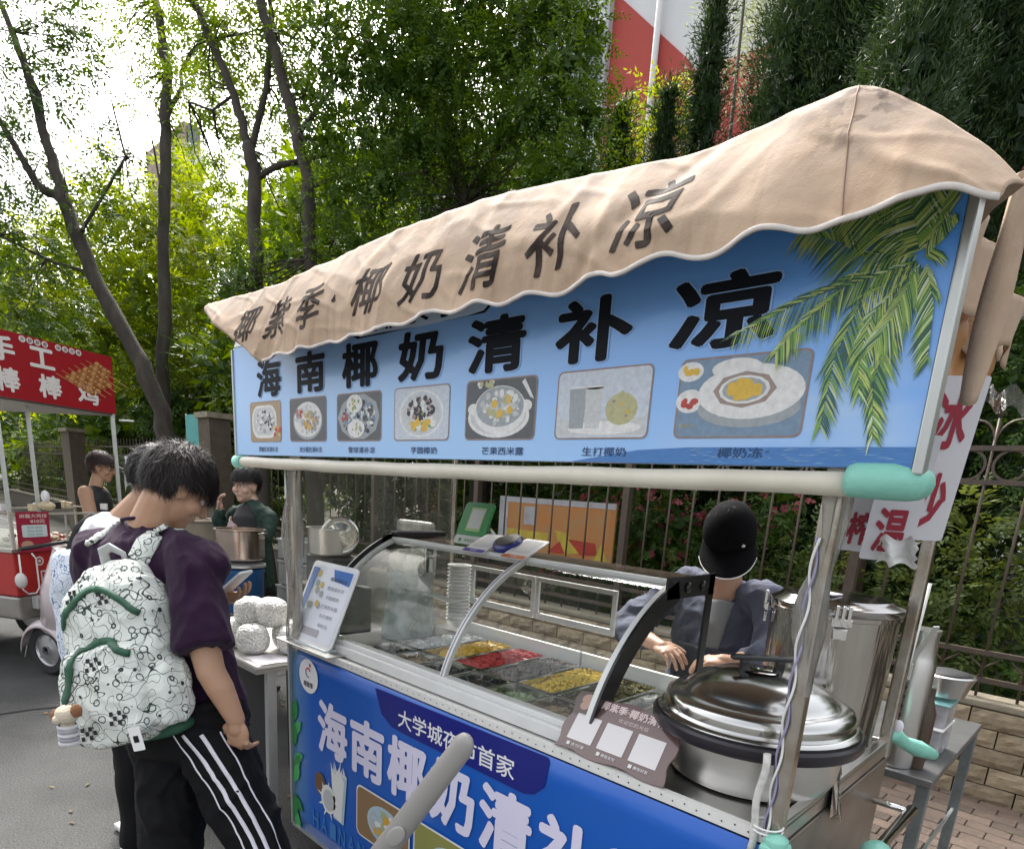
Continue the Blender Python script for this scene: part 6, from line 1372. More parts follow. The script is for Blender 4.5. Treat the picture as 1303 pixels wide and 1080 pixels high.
mb = MB(); mb.tube([sp(.05, 0, 1.97), sp(.22, -.02, 1.98)], .008, 6); mb.build('hook_rod', WHITE, st)
mb = MB(); mb.grid(lambda u, v: (lambda c: (c[0], c[1], c[2]))(sp(.05 + .10 * u - .02 * math.sin(v * 3), .02 + .02 * math.sin(u * 9 + v * 4), 1.68 - .30 * v * (1 - .2 * math.sin(u * 6)))), 12, 14); tag(mb.build('white_cloth', WHITE, solid=.003), 'white cloth hanging from the right post of the red stall', 'cloth')
mb = MB(); q = random.Random(12)
for k in range(16):
    s, d, w = q.uniform(-.95, -.05), q.uniform(-.5, -.1), q.uniform(.03, .06); mb.box(sp(s, d, 1.226 + w / 2), (w, w, w * q.uniform(.7, 1.6)), rotm('Z', q.uniform(0, 3)), q.randrange(4))
mb.ball(sp(-.6, -.12, 1.26), (.07, .06, .035), 12, 1); mb.ball(sp(-.62, -.1, 1.33), (.04, .03, .05), 10, 3)
o = mb.build('stall_goods', [BLACKM, mat('noodle_cream', (.6, .5, .32), .6), STEEL, WHITE], bevel=.004); tag(o, 'heap of cups, steel tins, noodles and bags on top of the red stall', 'goods'); o['kind'] = 'stuff'
# scooter parked behind the customers
sc = thing('scooter', 'pale pink scooter half hidden behind the customers', 'scooter', (-3.0, -.05, 0))
wc = np.array((-3.43, -.20, .2)); fd = unit(np.array((.88, .42, 0.))); sd_ = np.array((-fd[1], fd[0], 0)); Rw = np.array([fd, Z, -sd_ * -1]).T
Rw = np.array([fd, sd_, Z]).T
PINKP = mat('pale_pink_paint', (.62, .53, .54), .25, coat=.5)
for dx, nm in ((0, 'front'), (1.15, 'rear')):
    c = wc + fd * dx; mb = MB(); mb.lathe([(.125, -.04), (.175, -.045), (.198, -.02), (.198, .02), (.175, .045), (.125, .04), (.125, -.04)], c, 32, M=Rw @ rotm('X', PI / 2)); w = mb.build('tyre', RUBBER, sc)
    mb = MB(); mb.lathe([(.03, -.05), (.035, -.03), (.115, -.02), (.128, -.035), (.128, .035), (.115, .02), (.035, .03), (.03, .05)], c, 28, M=Rw @ rotm('X', PI / 2))
    for k in range(5): a = k * 2 * PI / 5; mb.bar(c + fd * .03 * math.cos(a) + Z * .03 * math.sin(a), c + fd * .12 * math.cos(a) + Z * .12 * math.sin(a), .02, .05, up=tuple(sd_))
    mb.build('rim', mat('alloy_rim', (.5, .5, .5), .35, .8), w)
mb = MB()
mb.grid(lambda u, v: tuple(wc + fd * (.225 * math.cos(PI * (.0 + .95 * u)) * -1) + Z * (.225 * math.sin(PI * (.0 + .95 * u)) + .015) + sd_ * (.075 * math.cos(PI * v)) - (Z * .06 * (1 - math.sin(PI * v))) + Z * .0), 18, 10); mb.build('mudguard', PINKP, sc, solid=.006)
mb = MB(); mb.tube([wc + fd * .05 + Z * .15, wc + fd * .16 + Z * .45, wc + fd * .24 + Z * .78], [.07, .1, .05], 14, squash=1.6); mb.tube([wc + fd * .2 + Z * .1, wc + fd * .6 + Z * .06, wc + fd * .8 + Z * .12], [.09, .1, .12], 14, squash=.6); mb.tube([wc + fd * .7 + Z * .12, wc + fd * .85 + Z * .42, wc + fd * 1.3 + Z * .5], [.12, .15, .1], 14); mb.build('body', PINKP, sc)
mb = MB(); mb.tube([wc + fd * .65 + Z * .58, wc + fd * .9 + Z * .62, wc + fd * 1.3 + Z * .62], [.09, .12, .08], 14, squash=.5); mb.build('seat', BLACK, sc)
mb = MB(); mb.tube([wc + fd * .22 + Z * .8 - sd_ * .3, wc + fd * .26 + Z * .84, wc + fd * .22 + Z * .8 + sd_ * .3], .014, 8); mb.build('handlebar', BLACK, sc)
mb = MB(); mb.tube([wc - fd * .17 + Z * .12, wc - fd * .25 + Z * .02, wc - fd * .3 - Z * .1], .004, 5); mb.build('brake_cable', WHITE, sc)

# ================================================================ PEOPLE
from mathutils.bvhtree import BVHTree
def organic(name, build, vox, smooth, m, parent, wrinkle=None, keep=False):
    """union of overlapping closed shapes, voxel remeshed and smoothed into one continuous skin"""
    mb = MB(); build(mb)
    o = mb.build('tmp', m); o.modifiers.new('r', 'REMESH'); md = o.modifiers[-1]; md.mode = 'VOXEL'; md.voxel_size = vox; md.use_smooth_shade = True
    md2 = o.modifiers.new('s', 'SMOOTH'); md2.iterations = smooth; md2.factor = .6
    dg = bpy.context.evaluated_depsgraph_get(); dg.update()
    me = bpy.data.meshes.new_from_object(o.evaluated_get(dg)); bpy.data.objects.remove(o)
    n = len(me.vertices); V = np.empty(n * 3, np.float32); me.vertices.foreach_get('co', V); V = V.reshape(-1, 3)
    N = np.empty(n * 3, np.float32); me.vertices.foreach_get('normal', N); N = N.reshape(-1, 3)
    if wrinkle is not None: V = V + N * wrinkle(V)[:, None]
    bv = BVHTree.FromPolygons([tuple(map(float, v)) for v in V], [tuple(p.vertices) for p in me.polygons])
    V2 = V - np.array(root_loc(parent)); me.vertices.foreach_set('co', V2.astype(np.float32).ravel())
    me.name = name; me.materials.clear(); me.materials.append(m)
    me.polygons.foreach_set('use_smooth', [True] * len(me.polygons)); me.update()
    o = bpy.data.objects.new(name, me); COL.objects.link(o)
    if parent: o.parent = parent
    o_bv[o.name] = bv; return o, bv
o_bv = {}
def caps(mb, p0, r0, p1, r1, n=14):
    p0, p1 = np.array(p0, float), np.array(p1, float); d = unit(p1 - p0); P, Rr = [], []
    for k in range(4): a = PI / 2 * (k + .4) / 4; P.append(p0 - d * r0 * math.cos(a)); Rr.append(r0 * math.sin(a))
    for k in range(5): t = k / 4; P.append(p0 * (1 - t) + p1 * t); Rr.append(r0 * (1 - t) + r1 * t)
    for k in range(3, -1, -1): a = PI / 2 * (k + .4) / 4; P.append(p1 + d * r1 * math.cos(a)); Rr.append(r1 * math.sin(a))
    mb.tube(P, Rr, n)
def chain(mb, pts):
    for (a, ra), (b, rb) in zip(pts, pts[1:]): caps(mb, a, ra, b, rb)
def limb(mb, pts, squash=1, up=(0, 0, 1), n=18):
    mb.tube([p for p, _ in pts], [r for _, r in pts], n, squash=squash, up=up)
def frame(f, up=(0, 0, 1)):
    f = unit(np.array(f, float)); r = unit(np.cross(f, np.array(up, float))); u = np.cross(r, f); return r, f, u
def skinmat(name, c): 
    m = mat(name, c, .5, var=.25, vscale=9, col2=(c[0] * .8, c[1] * .62, c[2] * .55), bump=.08, bscale=120)
    m.node_tree.nodes['Principled BSDF'].inputs['Subsurface Weight'].default_value = .12; m.node_tree.nodes['Principled BSDF'].inputs['Subsurface Radius'].default_value = (.02, .008, .005); return m
SKIN = skinmat('skin_tan', (.46, .27, .17)); SKIN2 = skinmat('skin_shade', (.42, .25, .17))
HAIR = mat('dark_hair', (.011, .009, .009), .55, spec=.3)
HAIRB = mat('brown_black_hair', (.020, .014, .012), .55, spec=.35)
def crease(a, f, st=(1, 1, .55), s=0.):
    """cloth creases: ridged noise, stretched along st"""
    def fn(V):
        o = np.empty(len(V))
        for i, (x, y, z) in enumerate(V * f):
            p = Vector((x * st[0] + s, y * st[1], z * st[2])); w = mn.noise(p * .6) * 1.1
            n1 = 1 - abs(mn.noise(p + Vector((w, w, -w)))) * 2.6; n2 = 1 - abs(mn.noise(p * 2.3 + Vector((w, 5, w)))) * 2.4
            o[i] = a * (max(n1, 0) ** 2 + .35 * max(n2, 0) ** 2 - .35 + .5 * mn.noise(p * .5))
        return o
    return fn
wr = lambda a, f, s=0: (lambda V: a * (np.sin(V[:, 0] * f + 3 * np.sin(V[:, 2] * f * .6 + s)) * np.sin(V[:, 1] * f * .8 + V[:, 2] * f * .5 + s) + .6 * np.sin(V[:, 2] * f * 1.7 + 2 * np.sin(V[:, 0] * f * 1.3 + s) + V[:, 1] * f)))
def head(person, c, f, up=(0, 0, 1), s=1.0, skin=SKIN, neck=None, neck_r=.055, eyes=True):
    r, f, u = frame(f, up); c = np.array(c, float); A = np.array([r, f, u]).T
    w = lambda x, y, z: c + A @ (np.array((x, y, z)) * s)
    def b(mb):
        mb.ball(w(0, -.012, .022), (.073 * s, .092 * s, .098 * s), 18, M=A)
        mb.ball(w(0, .018, -.045), (.060 * s, .068 * s, .07 * s), 16, M=A)
        mb.ball(w(0, .055, -.09), (.03 * s, .028 * s, .024 * s), 12, M=A)
        for sx in (-1, 1):
            mb.ball(w(sx * .042, .052, -.03), (.026 * s, .026 * s, .028 * s), 12, M=A)
            mb.ball(w(sx * .073, -.004, -.012), (.009 * s, .02 * s, .032 * s), 12, M=A)
            mb.ball(w(sx * .076, -.016, .0), (.011 * s, .012 * s, .024 * s), 10, M=A)
            caps(mb, w(sx * .012, .083, .022), .009 * s, w(sx * .045, .07, .026), .008 * s, 8)
        caps(mb, w(0, .083, .012), .008 * s, w(0, .104, -.022), .011 * s, 10); mb.ball(w(0, .098, -.028), (.019 * s, .012 * s, .010 * s), 10, M=A)
        caps(mb, w(-.018, .080, -.056), .007 * s, w(.018, .080, -.056), .007 * s, 8); caps(mb, w(-.014, .078, -.067), .007 * s, w(.014, .078, -.067), .007 * s, 8)
        if neck is not None: caps(mb, w(0, -.02, -.06), neck_r * s * .95, neck, neck_r * 1.12)
    h, bv = organic('head', b, .0055 * s, 3, skin, person)
    if eyes:
        mb = MB()
        for sx in (-1, 1):
            mb.ball(w(sx * .030, .0655, .004), .0120 * s, 12, 0); mb.ball(w(sx * .030, .0735, .003), .0058 * s, 10, 1)
            mb.tube([w(sx * (.015 + .008 * k), .086 - .0035 * k + .001 * math.sin(k), .028 + .003 * math.sin(k * .8)) for k in range(5)], [.002 * s, .0032 * s, .0032 * s, .0028 * s, .001 * s], 6, mat=1)
            mb.tube([w(sx * (.020 + .006 * k), .081 - .002 * k, .0105 + .002 * math.sin(k)) for k in range(5)], .0016 * s, 5, mat=1)
        mb.tube([w(-.02 + .008 * k, .0875 - .0012 * abs(k - 2.5), -.0615) for k in range(6)], .0018 * s, 5, mat=2)
        mb.build('face_features', [mat('eye_white', (.6, .58, .55), .2), BLACK, mat('lip_line', (.25, .09, .07), .5)], h)
    return h, w, A, bv
def hairdo(person, w, A, s, m, n=5200, length=.05, low=-.04, seed=1, fringe=True, name='hair', puff=.012):
    """cap of hair: a rough scalp shell with thousands of fine locks lying over it"""
    q = np.random.default_rng(seed)
    def inside(x, y, z):
        # hairline in head space: nape at the back, above the ears at the side, forehead in front
        lim = np.where(y < -.03, low, np.where(y < .045, .008 + (y + .03) * .25, .040 if not fringe else .026))
        return z > lim
    def b(mb): mb.ball(w(0, -.016, .030), ((.079 + puff) * s, (.098 + puff) * s, (.101 + puff) * s), 20, M=A)
    mb = MB(); vs = []; nu, nv = 48, 26
    def P(a, t, rr=1.0, ex=0):
        x, y, z = (.078 + puff + ex) * math.sin(t) * math.cos(a) * rr, -.016 + (.097 + puff + ex) * math.sin(t) * math.sin(a) * rr, .030 + (.098 + puff + ex) * math.cos(t)
        return x, y, z
    faces = []; ok = {}
    for i in range(nu):
        for j in range(nv + 1):
            a, t = 2 * PI * i / nu, PI * .72 * j / nv; x, y, z = P(a, t, 1, .006 * math.sin(9 * a + 5 * t) * math.sin(7 * t + a) - .002); vs.append(w(x, y, z)); ok[(i, j)] = bool(inside(x, np.array(y), z))
    for i in range(nu):
        for j in range(nv):
            if ok[(i, j)] and ok[((i + 1) % nu, j + 1)] and ok[(i, j + 1)] and ok[((i + 1) % nu, j)]: faces.append((i * (nv + 1) + j, i * (nv + 1) + j + 1, ((i + 1) % nu) * (nv + 1) + j + 1, ((i + 1) % nu) * (nv + 1) + j))
    mb.add(vs, faces, 0, True)
    u_ = q.uniform(0, 2 * PI, n * 2); t_ = np.arccos(1 - q.uniform(0, 1, n * 2) * 1.75)
    crown = np.array((.005, -.075, .115)); M_hw = A @ np.array((0, 0, 1.))
    cnt = 0; SV = []; SF = []
    for a, t in zip(u_, t_):
        x, y, z = P(a, t, 1, q.uniform(-.004, .004))
        if not inside(x, np.array(y), z): continue
        cnt += 1
        if cnt > n: break
        p = np.array((x, y, z)); nrm = unit(p - np.array((0, -.016, .03)))
        d = p - crown; d = d - nrm * (d @ nrm); d = unit(d + q.normal(size=3) * .03); 
        if y > .0 and z > .03: d = unit(d * .6 + np.array((q.normal() * .25, .8, -.5)))
        lump = .004 * math.sin(a * 11 + t * 3) + .002 * math.sin(a * 23)
        L = length * q.uniform(.55, 1.1); wd = unit(np.cross(d, nrm)) * .0008; L = L * (.45 + .55 * min(1, np.linalg.norm(p - crown) / .09))
        pts = []; cur = p + nrm * lump * .5; dd = d.copy()
        for k in range(4):
            pts += [cur - wd * (1 - k * .3), cur + wd * (1 - k * .3)]
            dd = unit(dd + np.array((0, 0, -.12)) + nrm * (.02 - .10 * k)); cur = cur + dd * L / 3
            # stay outside the skull
            e = (cur - np.array((0, -.016, .03))) / np.array((.079, .098, .101)); l = np.linalg.norm(e)
            if l < 1.04 and cur[2] > -.03: cur = np.array((0, -.016, .03)) + e / l * 1.05 * np.array((.079, .098, .101))
        b0 = len(SV); SV += [w(*v) for v in pts]
        for k in range(3): SF.append((b0 + 2 * k, b0 + 2 * k + 1, b0 + 2 * k + 3, b0 + 2 * k + 2))
    mb.add(SV, SF, 0, True)
    return mb.build(name, m, person)
def hand(person, wrist, f, palm_n, s=1.0, curl=(.5, .6, .6, .7), thumb=.5, side=1, skin=SKIN, name='hand'):
    """f: direction of the fingers, palm_n: direction the palm faces; side +1 right hand"""
    f = unit(np.array(f, float)); n_h = unit(np.array(palm_n, float) - f * (np.array(palm_n, float) @ f)); r = np.cross(f, n_h) * side
    w0 = np.array(wrist, float)
    def b(mb):
        mb.ball(w0 + f * .045 * s, (.040 * s, .048 * s, .016 * s), 14, M=np.array([r, f, n_h]).T)
        caps(mb, w0 - f * .02 * s, .024 * s, w0 + f * .03 * s, .026 * s)
        for i, (off, L, rad) in enumerate(((-.030, .068, .0088), (-.0105, .077, .0092), (.010, .072, .0088), (.029, .056, .0078))):
            p = w0 + f * (.082 - abs(off) * .25) * s + r * off * s; d = unit(f + r * off * 2.5); c = curl[i]
            seg = [L * .45, L * .32, L * .26]; mb.ball(p, .0105 * s, 8)
            for k in range(3):
                a = c * (.7 if k == 0 else 1.0); ax = r; d = unit(d * math.cos(a) + n_h * math.sin(a)); e = p + d * seg[k] * s
                caps(mb, p, rad * s * (1 - .08 * k), e, rad * s * (.92 - .08 * k), 9); n_loc = unit(n_h * math.cos(a) - d * 0); p = e
        p = w0 + f * .028 * s - r * .034 * s; d = unit(-r * (1 - thumb * .5) + f * .9 + n_h * thumb * .8)
        caps(mb, w0 + f * .02 * s - r * .018 * s, .016 * s, p, .0135 * s, 9); e = p + d * .034 * s; caps(mb, p, .0125 * s, e, .0105 * s, 9); d = unit(d + f * .4 + n_h * thumb * .4 + r * thumb * .3); caps(mb, e, .0105 * s, e + d * .028 * s, .009 * s, 9)
    return organic(name, b, .0030 * s, 2, skin, person)[0]
def ribbon(mb, bv, P, dirs, wd, lift=.003, mat=0, hint=None):
    """strip laid on a surface: each point of P is dropped along dirs onto the surface"""
    pts = []; nm = []
    for p, d in zip(P, dirs):
        h = bv.ray_cast(Vector(p), Vector(d))
        if h[0] is None: continue
        pts.append(np.array(h[0])); nm.append(np.array(h[1]))
    if len(pts) < 2: return
    V = []
    for i in range(len(pts)):
        t = unit(pts[min(i + 1, len(pts) - 1)] - pts[max(i - 1, 0)]); n = nm[i]
        if n @ np.array(dirs[0]) > 0: n = -n
        s_ = unit(np.cross(n, t)); c = pts[i] + n * lift
        V += [c - s_ * wd / 2, c + s_ * wd / 2]
    mb.add(V, [(2 * i, 2 * i + 1, 2 * i + 3, 2 * i + 2) for i in range(len(pts) - 1)], mat, True)
#---------------------------------------------------------------- the young man with the backpack
man = thing('person', 'person in dark purple T-shirt and black striped track pants looking down at a phone', 'person', (.5, -.55, 0))
r_, f_, u_ = frame((-.55, .835, 0))
def mk(x, y, z): return np.array((.28, -.585, 0)) + r_ * x + f_ * y + Z * z
hc_ = np.array((.282, -.512, 1.540)); hf = unit(np.array((.08, .86, -.66)))
h_, w_, A_, bvh = head(man, hc_, hf, (0, .6, .8), .96, SKIN, neck=(.215, -.598, 1.37), neck_r=.062)
hairdo(man, w_, A_, .96, HAIRB, 16000, .044, -.048, 3, puff=.012)
PURPLE = mat('purple_cotton', (.027, .0095, .030), .9, var=.5, vscale=4, col2=(.018, .007, .020), spec=.15, bump=.25, bscale=300)
PURPLE.node_tree.nodes['Principled BSDF'].inputs['Sheen Weight'].default_value = .08
shR, shL = np.array((.445, -.52, 1.325)), np.array((.06, -.69, 1.325))
el, wrp = np.array((.585, -.565, 1.045)), np.array((.632, -.52, .905))
def shirt(mb):
    up = tuple(r_)
    P = [((.222, -.592, 1.437), .064), ((.226, -.596, 1.41), .108), ((.232, -.60, 1.37), .172), ((.245, -.60, 1.29), .202), ((.28, -.595, 1.16), .20), ((.325, -.59, 1.03), .20), ((.37, -.585, .92), .205), ((.395, -.58, .80), .212)]
    limb(mb, P, squash=.60, up=tuple(f_), n=28)
    chain(mb, [((.24, -.60, 1.33), .085), (shR, .076)]); limb(mb, [((.33, -.57, 1.385), .045), ((.41, -.555, 1.36), .066), ((.46, -.555, 1.30), .077), ((.505, -.56, 1.21), .084), ((.56, -.568, 1.105), .094)], .86, (0, 1, 0), 22)
    chain(mb, [((.20, -.61, 1.33), .085), (shL, .075), ((.0, -.67, 1.22), .08), ((.0, -.60, 1.12), .082)])
ts, bvs = organic('t_shirt', shirt, .0075, 5, PURPLE, man, wrinkle=lambda V: crease(.0085, 9, (1, 1, .5))(V) + .006 * np.clip((1.15 - V[:, 2]) * 2, 0, 1) * np.sin(V[:, 0] * 38 + V[:, 1] * 30 + 5 * np.sin(V[:, 2] * 7)) + .004 * np.sin(V[:, 2] * 60 + 30 * V[:, 0]) * np.exp(-((V[:, 0] - .5) / .08) ** 2))
mb = MB(); mb.tube([np.array((.220, -.592, 1.437)) + r_ * .064 * math.cos(a) + f_ * .062 * math.sin(a) + Z * (.006 * math.cos(a) - .012 * math.sin(a)) for a in [2 * PI * k / 24 for k in range(25)]], .006, 8); mb.build('collar', PURPLE, ts)
def arm(mb): chain(mb, [((.53, -.566, 1.15), .045), (el, .040), ((.605, -.55, 1.0), .039), (wrp, .027)])
organic('right_arm', arm, .006, 4, SKIN, man)
hand(man, wrp, (.05, .05, -1), (-.5, .8, 0), .95, (1.15, 1.2, 1.25, 1.3), .8, 1)
lw = np.array((.13, -.33, 1.17)); le = np.array((.0, -.50, 1.07))
organic('left_arm', lambda mb: chain(mb, [((-.01, -.56, 1.13), .045), (le, .040), (lw, .027)]), .006, 4, SKIN, man)
hand(man, lw, (.9, .35, .2), (0, -.3, .95), .95, (.5, .5, .5, .5), .6, -1)
PANT = mat('black_trackpants', (.005, .005, .006), .75, bump=.1, bscale=40, spec=.2)
hipR, hipL = np.array((.49, -.55, .83)), np.array((.31, -.60, .83))
knR, knL = np.array((.655, -.465, .46)), np.array((.40, -.64, .45))
anR, anL = np.array((.61, -.43, .09)), np.array((.36, -.66, .09))
def legs(mb):
    limb(mb, [((.395, -.58, .93), .19), ((.40, -.577, .83), .20), ((.40, -.577, .76), .19)], .68, tuple(f_), 24)
    chain(mb, [(hipR, .105), ((.575, -.505, .64), .100), (knR, .086), ((.635, -.445, .28), .083), (anR, .082)])
    chain(mb, [(hipL, .11), ((.36, -.62, .64), .105), (knL, .092), ((.385, -.66, .28), .085), (anL, .082)])
pt_, bvp = organic('trousers', legs, .009, 4, PANT, man, wrinkle=lambda V: crease(.010, 8, (1, 1, .8), 3)(V) + .003 * np.sin(V[:, 2] * 55 + V[:, 0] * 25 + 3 * np.sin(V[:, 1] * 12)))
mb = MB()
ctr = [(.86, (.45, -.56)), (.72, (.54, -.525)), (.6, (.595, -.495)), (.46, (.655, -.465)), (.28, (.635, -.445)), (.12, (.61, -.43))]
for k, (ang, wd) in enumerate(((-.62, .005), (-.30, .012), (.05, .012), (.42, .005))):
    P, D = [], []
    for i in range(60):
        z = .86 - .74 * i / 59; cx_ = np.interp(-z, [-c[0] for c in ctr], [c[1][0] for c in ctr]); cy_ = np.interp(-z, [-c[0] for c in ctr], [c[1][1] for c in ctr])
        a = ang - .35 + .25 * min(1, i / 25.); d = np.array((math.cos(a), math.sin(a), 0.)); P.append(np.array((cx_, cy_, z)) + d * .4); D.append(-d)
    ribbon(mb, bvp, P, D, wd, .0035)
mb.build('stripes', CLOTHW, pt_, solid=.001)
SHOE = mat('white_shoe', (.6, .6, .58), .5)
def shoe(o, a, d, nm='shoe', m=None):
    a = np.array(a, float); d = unit(np.array(d, float)); q_ = np.array((-d[1], d[0], 0))
    def b(mb): chain(mb, [(a + np.array((0, 0, -.01)) - d * .03, .045), (a - Z * .035 + d * .08, .042), (a - Z * .045 + d * .17, .036)]); mb.box(a - Z * .078 + d * .06, (.30, .095, .03), np.array([d, q_, Z]).T)
    organic(nm, b, .007, 2, m or SHOE, o)
shoe(man, (anR[0], anR[1], .10), f_); shoe(man, (anL[0], anL[1], .10), f_)
# phone
ph_ = thing('phone', 'black phone in a white case held over the coconuts', 'phone', (.19, -.30, 1.2))
pc = np.array((.20, -.33, 1.232)); px = unit(np.array((.55, .3, .52))); pz = unit(np.cross(px, np.array((-.5, .8, .0)))); py = np.cross(pz, px); 
mb = MB(); mb.prism(rrect(pc, .155, .074, .012, px, py), pz * -.009); mb.build('phone_case', WHITE, ph_, bevel=.002)
mb = MB(); mb.prism(rrect(pc + pz * .0006, .145, .066, .009, px, py), pz * .0006); mb.build('screen', mat('phone_screen', (.012, .014, .016), .08), ph_)
#---------------------------------------------------------------- backpack with black line doodles
dood = bpy.data.materials.new('doodle_canvas'); dood.use_nodes = True
n_, l_ = dood.node_tree.nodes, dood.node_tree.links; b_ = n_['Principled BSDF']; b_.inputs['Roughness'].default_value = .7
tc = n_.new('ShaderNodeTexCoord')
def lines(scale, w, lvl=.5, det=0, rough=.5):
    t = n_.new('ShaderNodeTexNoise'); t.inputs['Scale'].default_value = scale; t.inputs['Detail'].default_value = det; t.inputs['Roughness'].default_value = rough; l_.new(tc.outputs['Object'], t.inputs[0])
    s_ = n_.new('ShaderNodeMath'); s_.operation = 'SUBTRACT'; s_.inputs[1].default_value = lvl; l_.new(t.outputs[0], s_.inputs[0])
    a_ = n_.new('ShaderNodeMath'); a_.operation = 'ABSOLUTE'; l_.new(s_.outputs[0], a_.inputs[0])
    c_ = n_.new('ShaderNodeMath'); c_.operation = 'LESS_THAN'; c_.inputs[1].default_value = w; l_.new(a_.outputs[0], c_.inputs[0]); return c_.outputs[0]
def mx_(a, b):
    m_ = n_.new('ShaderNodeMath'); m_.operation = 'MAXIMUM'; l_.new(a, m_.inputs[0]); l_.new(b, m_.inputs[1]); return m_.outputs[0]
v1 = n_.new('ShaderNodeTexVoronoi'); v1.inputs['Scale'].default_value = 26; l_.new(tc.outputs['Object'], v1.inputs[0])
c1 = n_.new('ShaderNodeMath'); c1.operation = 'SUBTRACT'; c1.inputs[1].default_value = .26; l_.new(v1.outputs['Distance'], c1.inputs[0]); c2 = n_.new('ShaderNodeMath'); c2.operation = 'ABSOLUTE'; l_.new(c1.outputs[0], c2.inputs[0]); c3 = n_.new('ShaderNodeMath'); c3.operation = 'LESS_THAN'; c3.inputs[1].default_value = .035; l_.new(c2.outputs[0], c3.inputs[0])
v2 = n_.new('ShaderNodeTexVoronoi'); v2.inputs['Scale'].default_value = 21; l_.new(tc.outputs['Object'], v2.inputs[0]); c4 = n_.new('ShaderNodeMath'); c4.operation = 'LESS_THAN'; c4.inputs[1].default_value = .10; l_.new(v2.outputs['Distance'], c4.inputs[0])
ln = mx_(mx_(lines(19, .008), lines(14, .006, .56)), mx_(mx_(lines(34, .011, .45), c3.outputs[0]), c4.outputs[0]))
mxx = n_.new('ShaderNodeMix'); mxx.data_type = 'RGBA'; mxx.inputs[6].default_value = (.66, .69, .64, 1); mxx.inputs[7].default_value = (.02, .035, .028, 1); l_.new(ln, mxx.inputs[0]); l_.new(mxx.outputs[2], b_.inputs['Base Color'])
blued = dood.copy(); blued.name = 'blue_doodle_canvas'
for nn_ in blued.node_tree.nodes:
    if nn_.type == 'MIX': nn_.inputs[6].default_value = (.62, .67, .74, 1); nn_.inputs[7].default_value = (.07, .14, .3, 1)
GREEN = mat('dark_green_band', (.018, .085, .045), .6)
bp_ = thing('backpack', 'white backpack with black doodles and green zip bands on the young man', 'backpack', (.30, -.73, 1.05))
bc = np.array((.372, -.690, 1.085)); br, bf, bu = r_, -f_, unit(np.array((-.35, .02, 1.))); bu = unit(bu); br = unit(np.cross(bu, bf)) * -1
def B(x, y, z): return bc + br * x + bf * y + bu * z    # y outwards from the back
Ab = np.array([br, bf, bu]).T
def sbx(mb, c, d, k=.8):     # soft pillow-like box as a superellipsoid
    vs = []; n, m2 = 24, 14
    for i in range(m2 + 1):
        a = -PI / 2 + PI * i / m2
        for j in range(n):
            t = 2 * PI * j / n; pw = lambda v, e: math.copysign(abs(v) ** e, v)
            vs.append((d[0] / 2 * pw(math.cos(a), k) * pw(math.cos(t), .6), d[1] / 2 * pw(math.cos(a), k) * pw(math.sin(t), .6), d[2] / 2 * pw(math.sin(a), k)))
    mb.add(np.array(vs) @ Ab.T + np.array(c), [(i * n + j, i * n + (j + 1) % n, (i + 1) * n + (j + 1) % n, (i + 1) * n + j) for i in range(m2) for j in range(n)], 0, True)
def bpk(mb):
    sbx(mb, B(0, .05, -.01), (.30, .16, .47), .45); sbx(mb, B(.0, .035, .15), (.24, .12, .22), .7)
    sbx(mb, B(0, .135, -.10), (.26, .08, .27), .5); 
    for sx in (-1, 1): sbx(mb, B(sx * .145, .06, -.13), (.07, .13, .18), .5)
bo, bvb = organic('bag_body', bpk, .0075, 4, dood, bp_, wrinkle=lambda V: crease(.007, 9, (1, 1, 1), 7)(V) + .003 * np.sin(V[:, 2] * 70 + 20 * V[:, 0]))
mb = MB()
def arcpts(n, fx): return [fx(i / (n - 1)) for i in range(n)]
for (fx, wd) in (((lambda t: (-.13 + .26 * t, .4, .10 + .09 * math.sin(PI * t))), .018), ((lambda t: (-.115 + .16 * t, .4, .0 + .045 * math.sin(PI * t * .8))), .02), ((lambda t: (.045 + .075 * t, .4, .035 - .21 * t ** .9)), .024)):
    Q = arcpts(30, fx); ribbon(mb, bvb, [B(*p) for p in Q], [tuple(-bf)] * 30, wd, .004)
mb.build('zip_band', GREEN, bo, solid=.004)
mb = MB(); q = random.Random(3)     # dark checker patches
for (x0, z0) in ((-.06, .15), (.06, .17), (-.03, -.02), (.10, -.19), (.02, -.2), (-.08, -.17)):
    for i in range(4):
        for j in range(3):
            if (i + j) % 2: 
                c = B(x0 + i * .012, .4, z0 + j * .012); h = bvb.ray_cast(Vector(c), Vector(tuple(-bf)))
                if h[0] is not None: p = np.array(h[0]) + bf * .003; mb.poly([p + br * a + bu * b for a, b in ((-.006, -.006), (.006, -.006), (.006, .006), (-.006, .006))])
o = mb.build('checker_patch', BLACKM, bo); o['kind'] = 'stuff'
mb = MB(); sbx(mb, B(.165, .02, -.13), (.04, .12, .2), .5); sbx(mb, B(.0, .0, -.24), (.28, .13, .05), .6); mb.build('green_side_panel', GREEN, bp_)
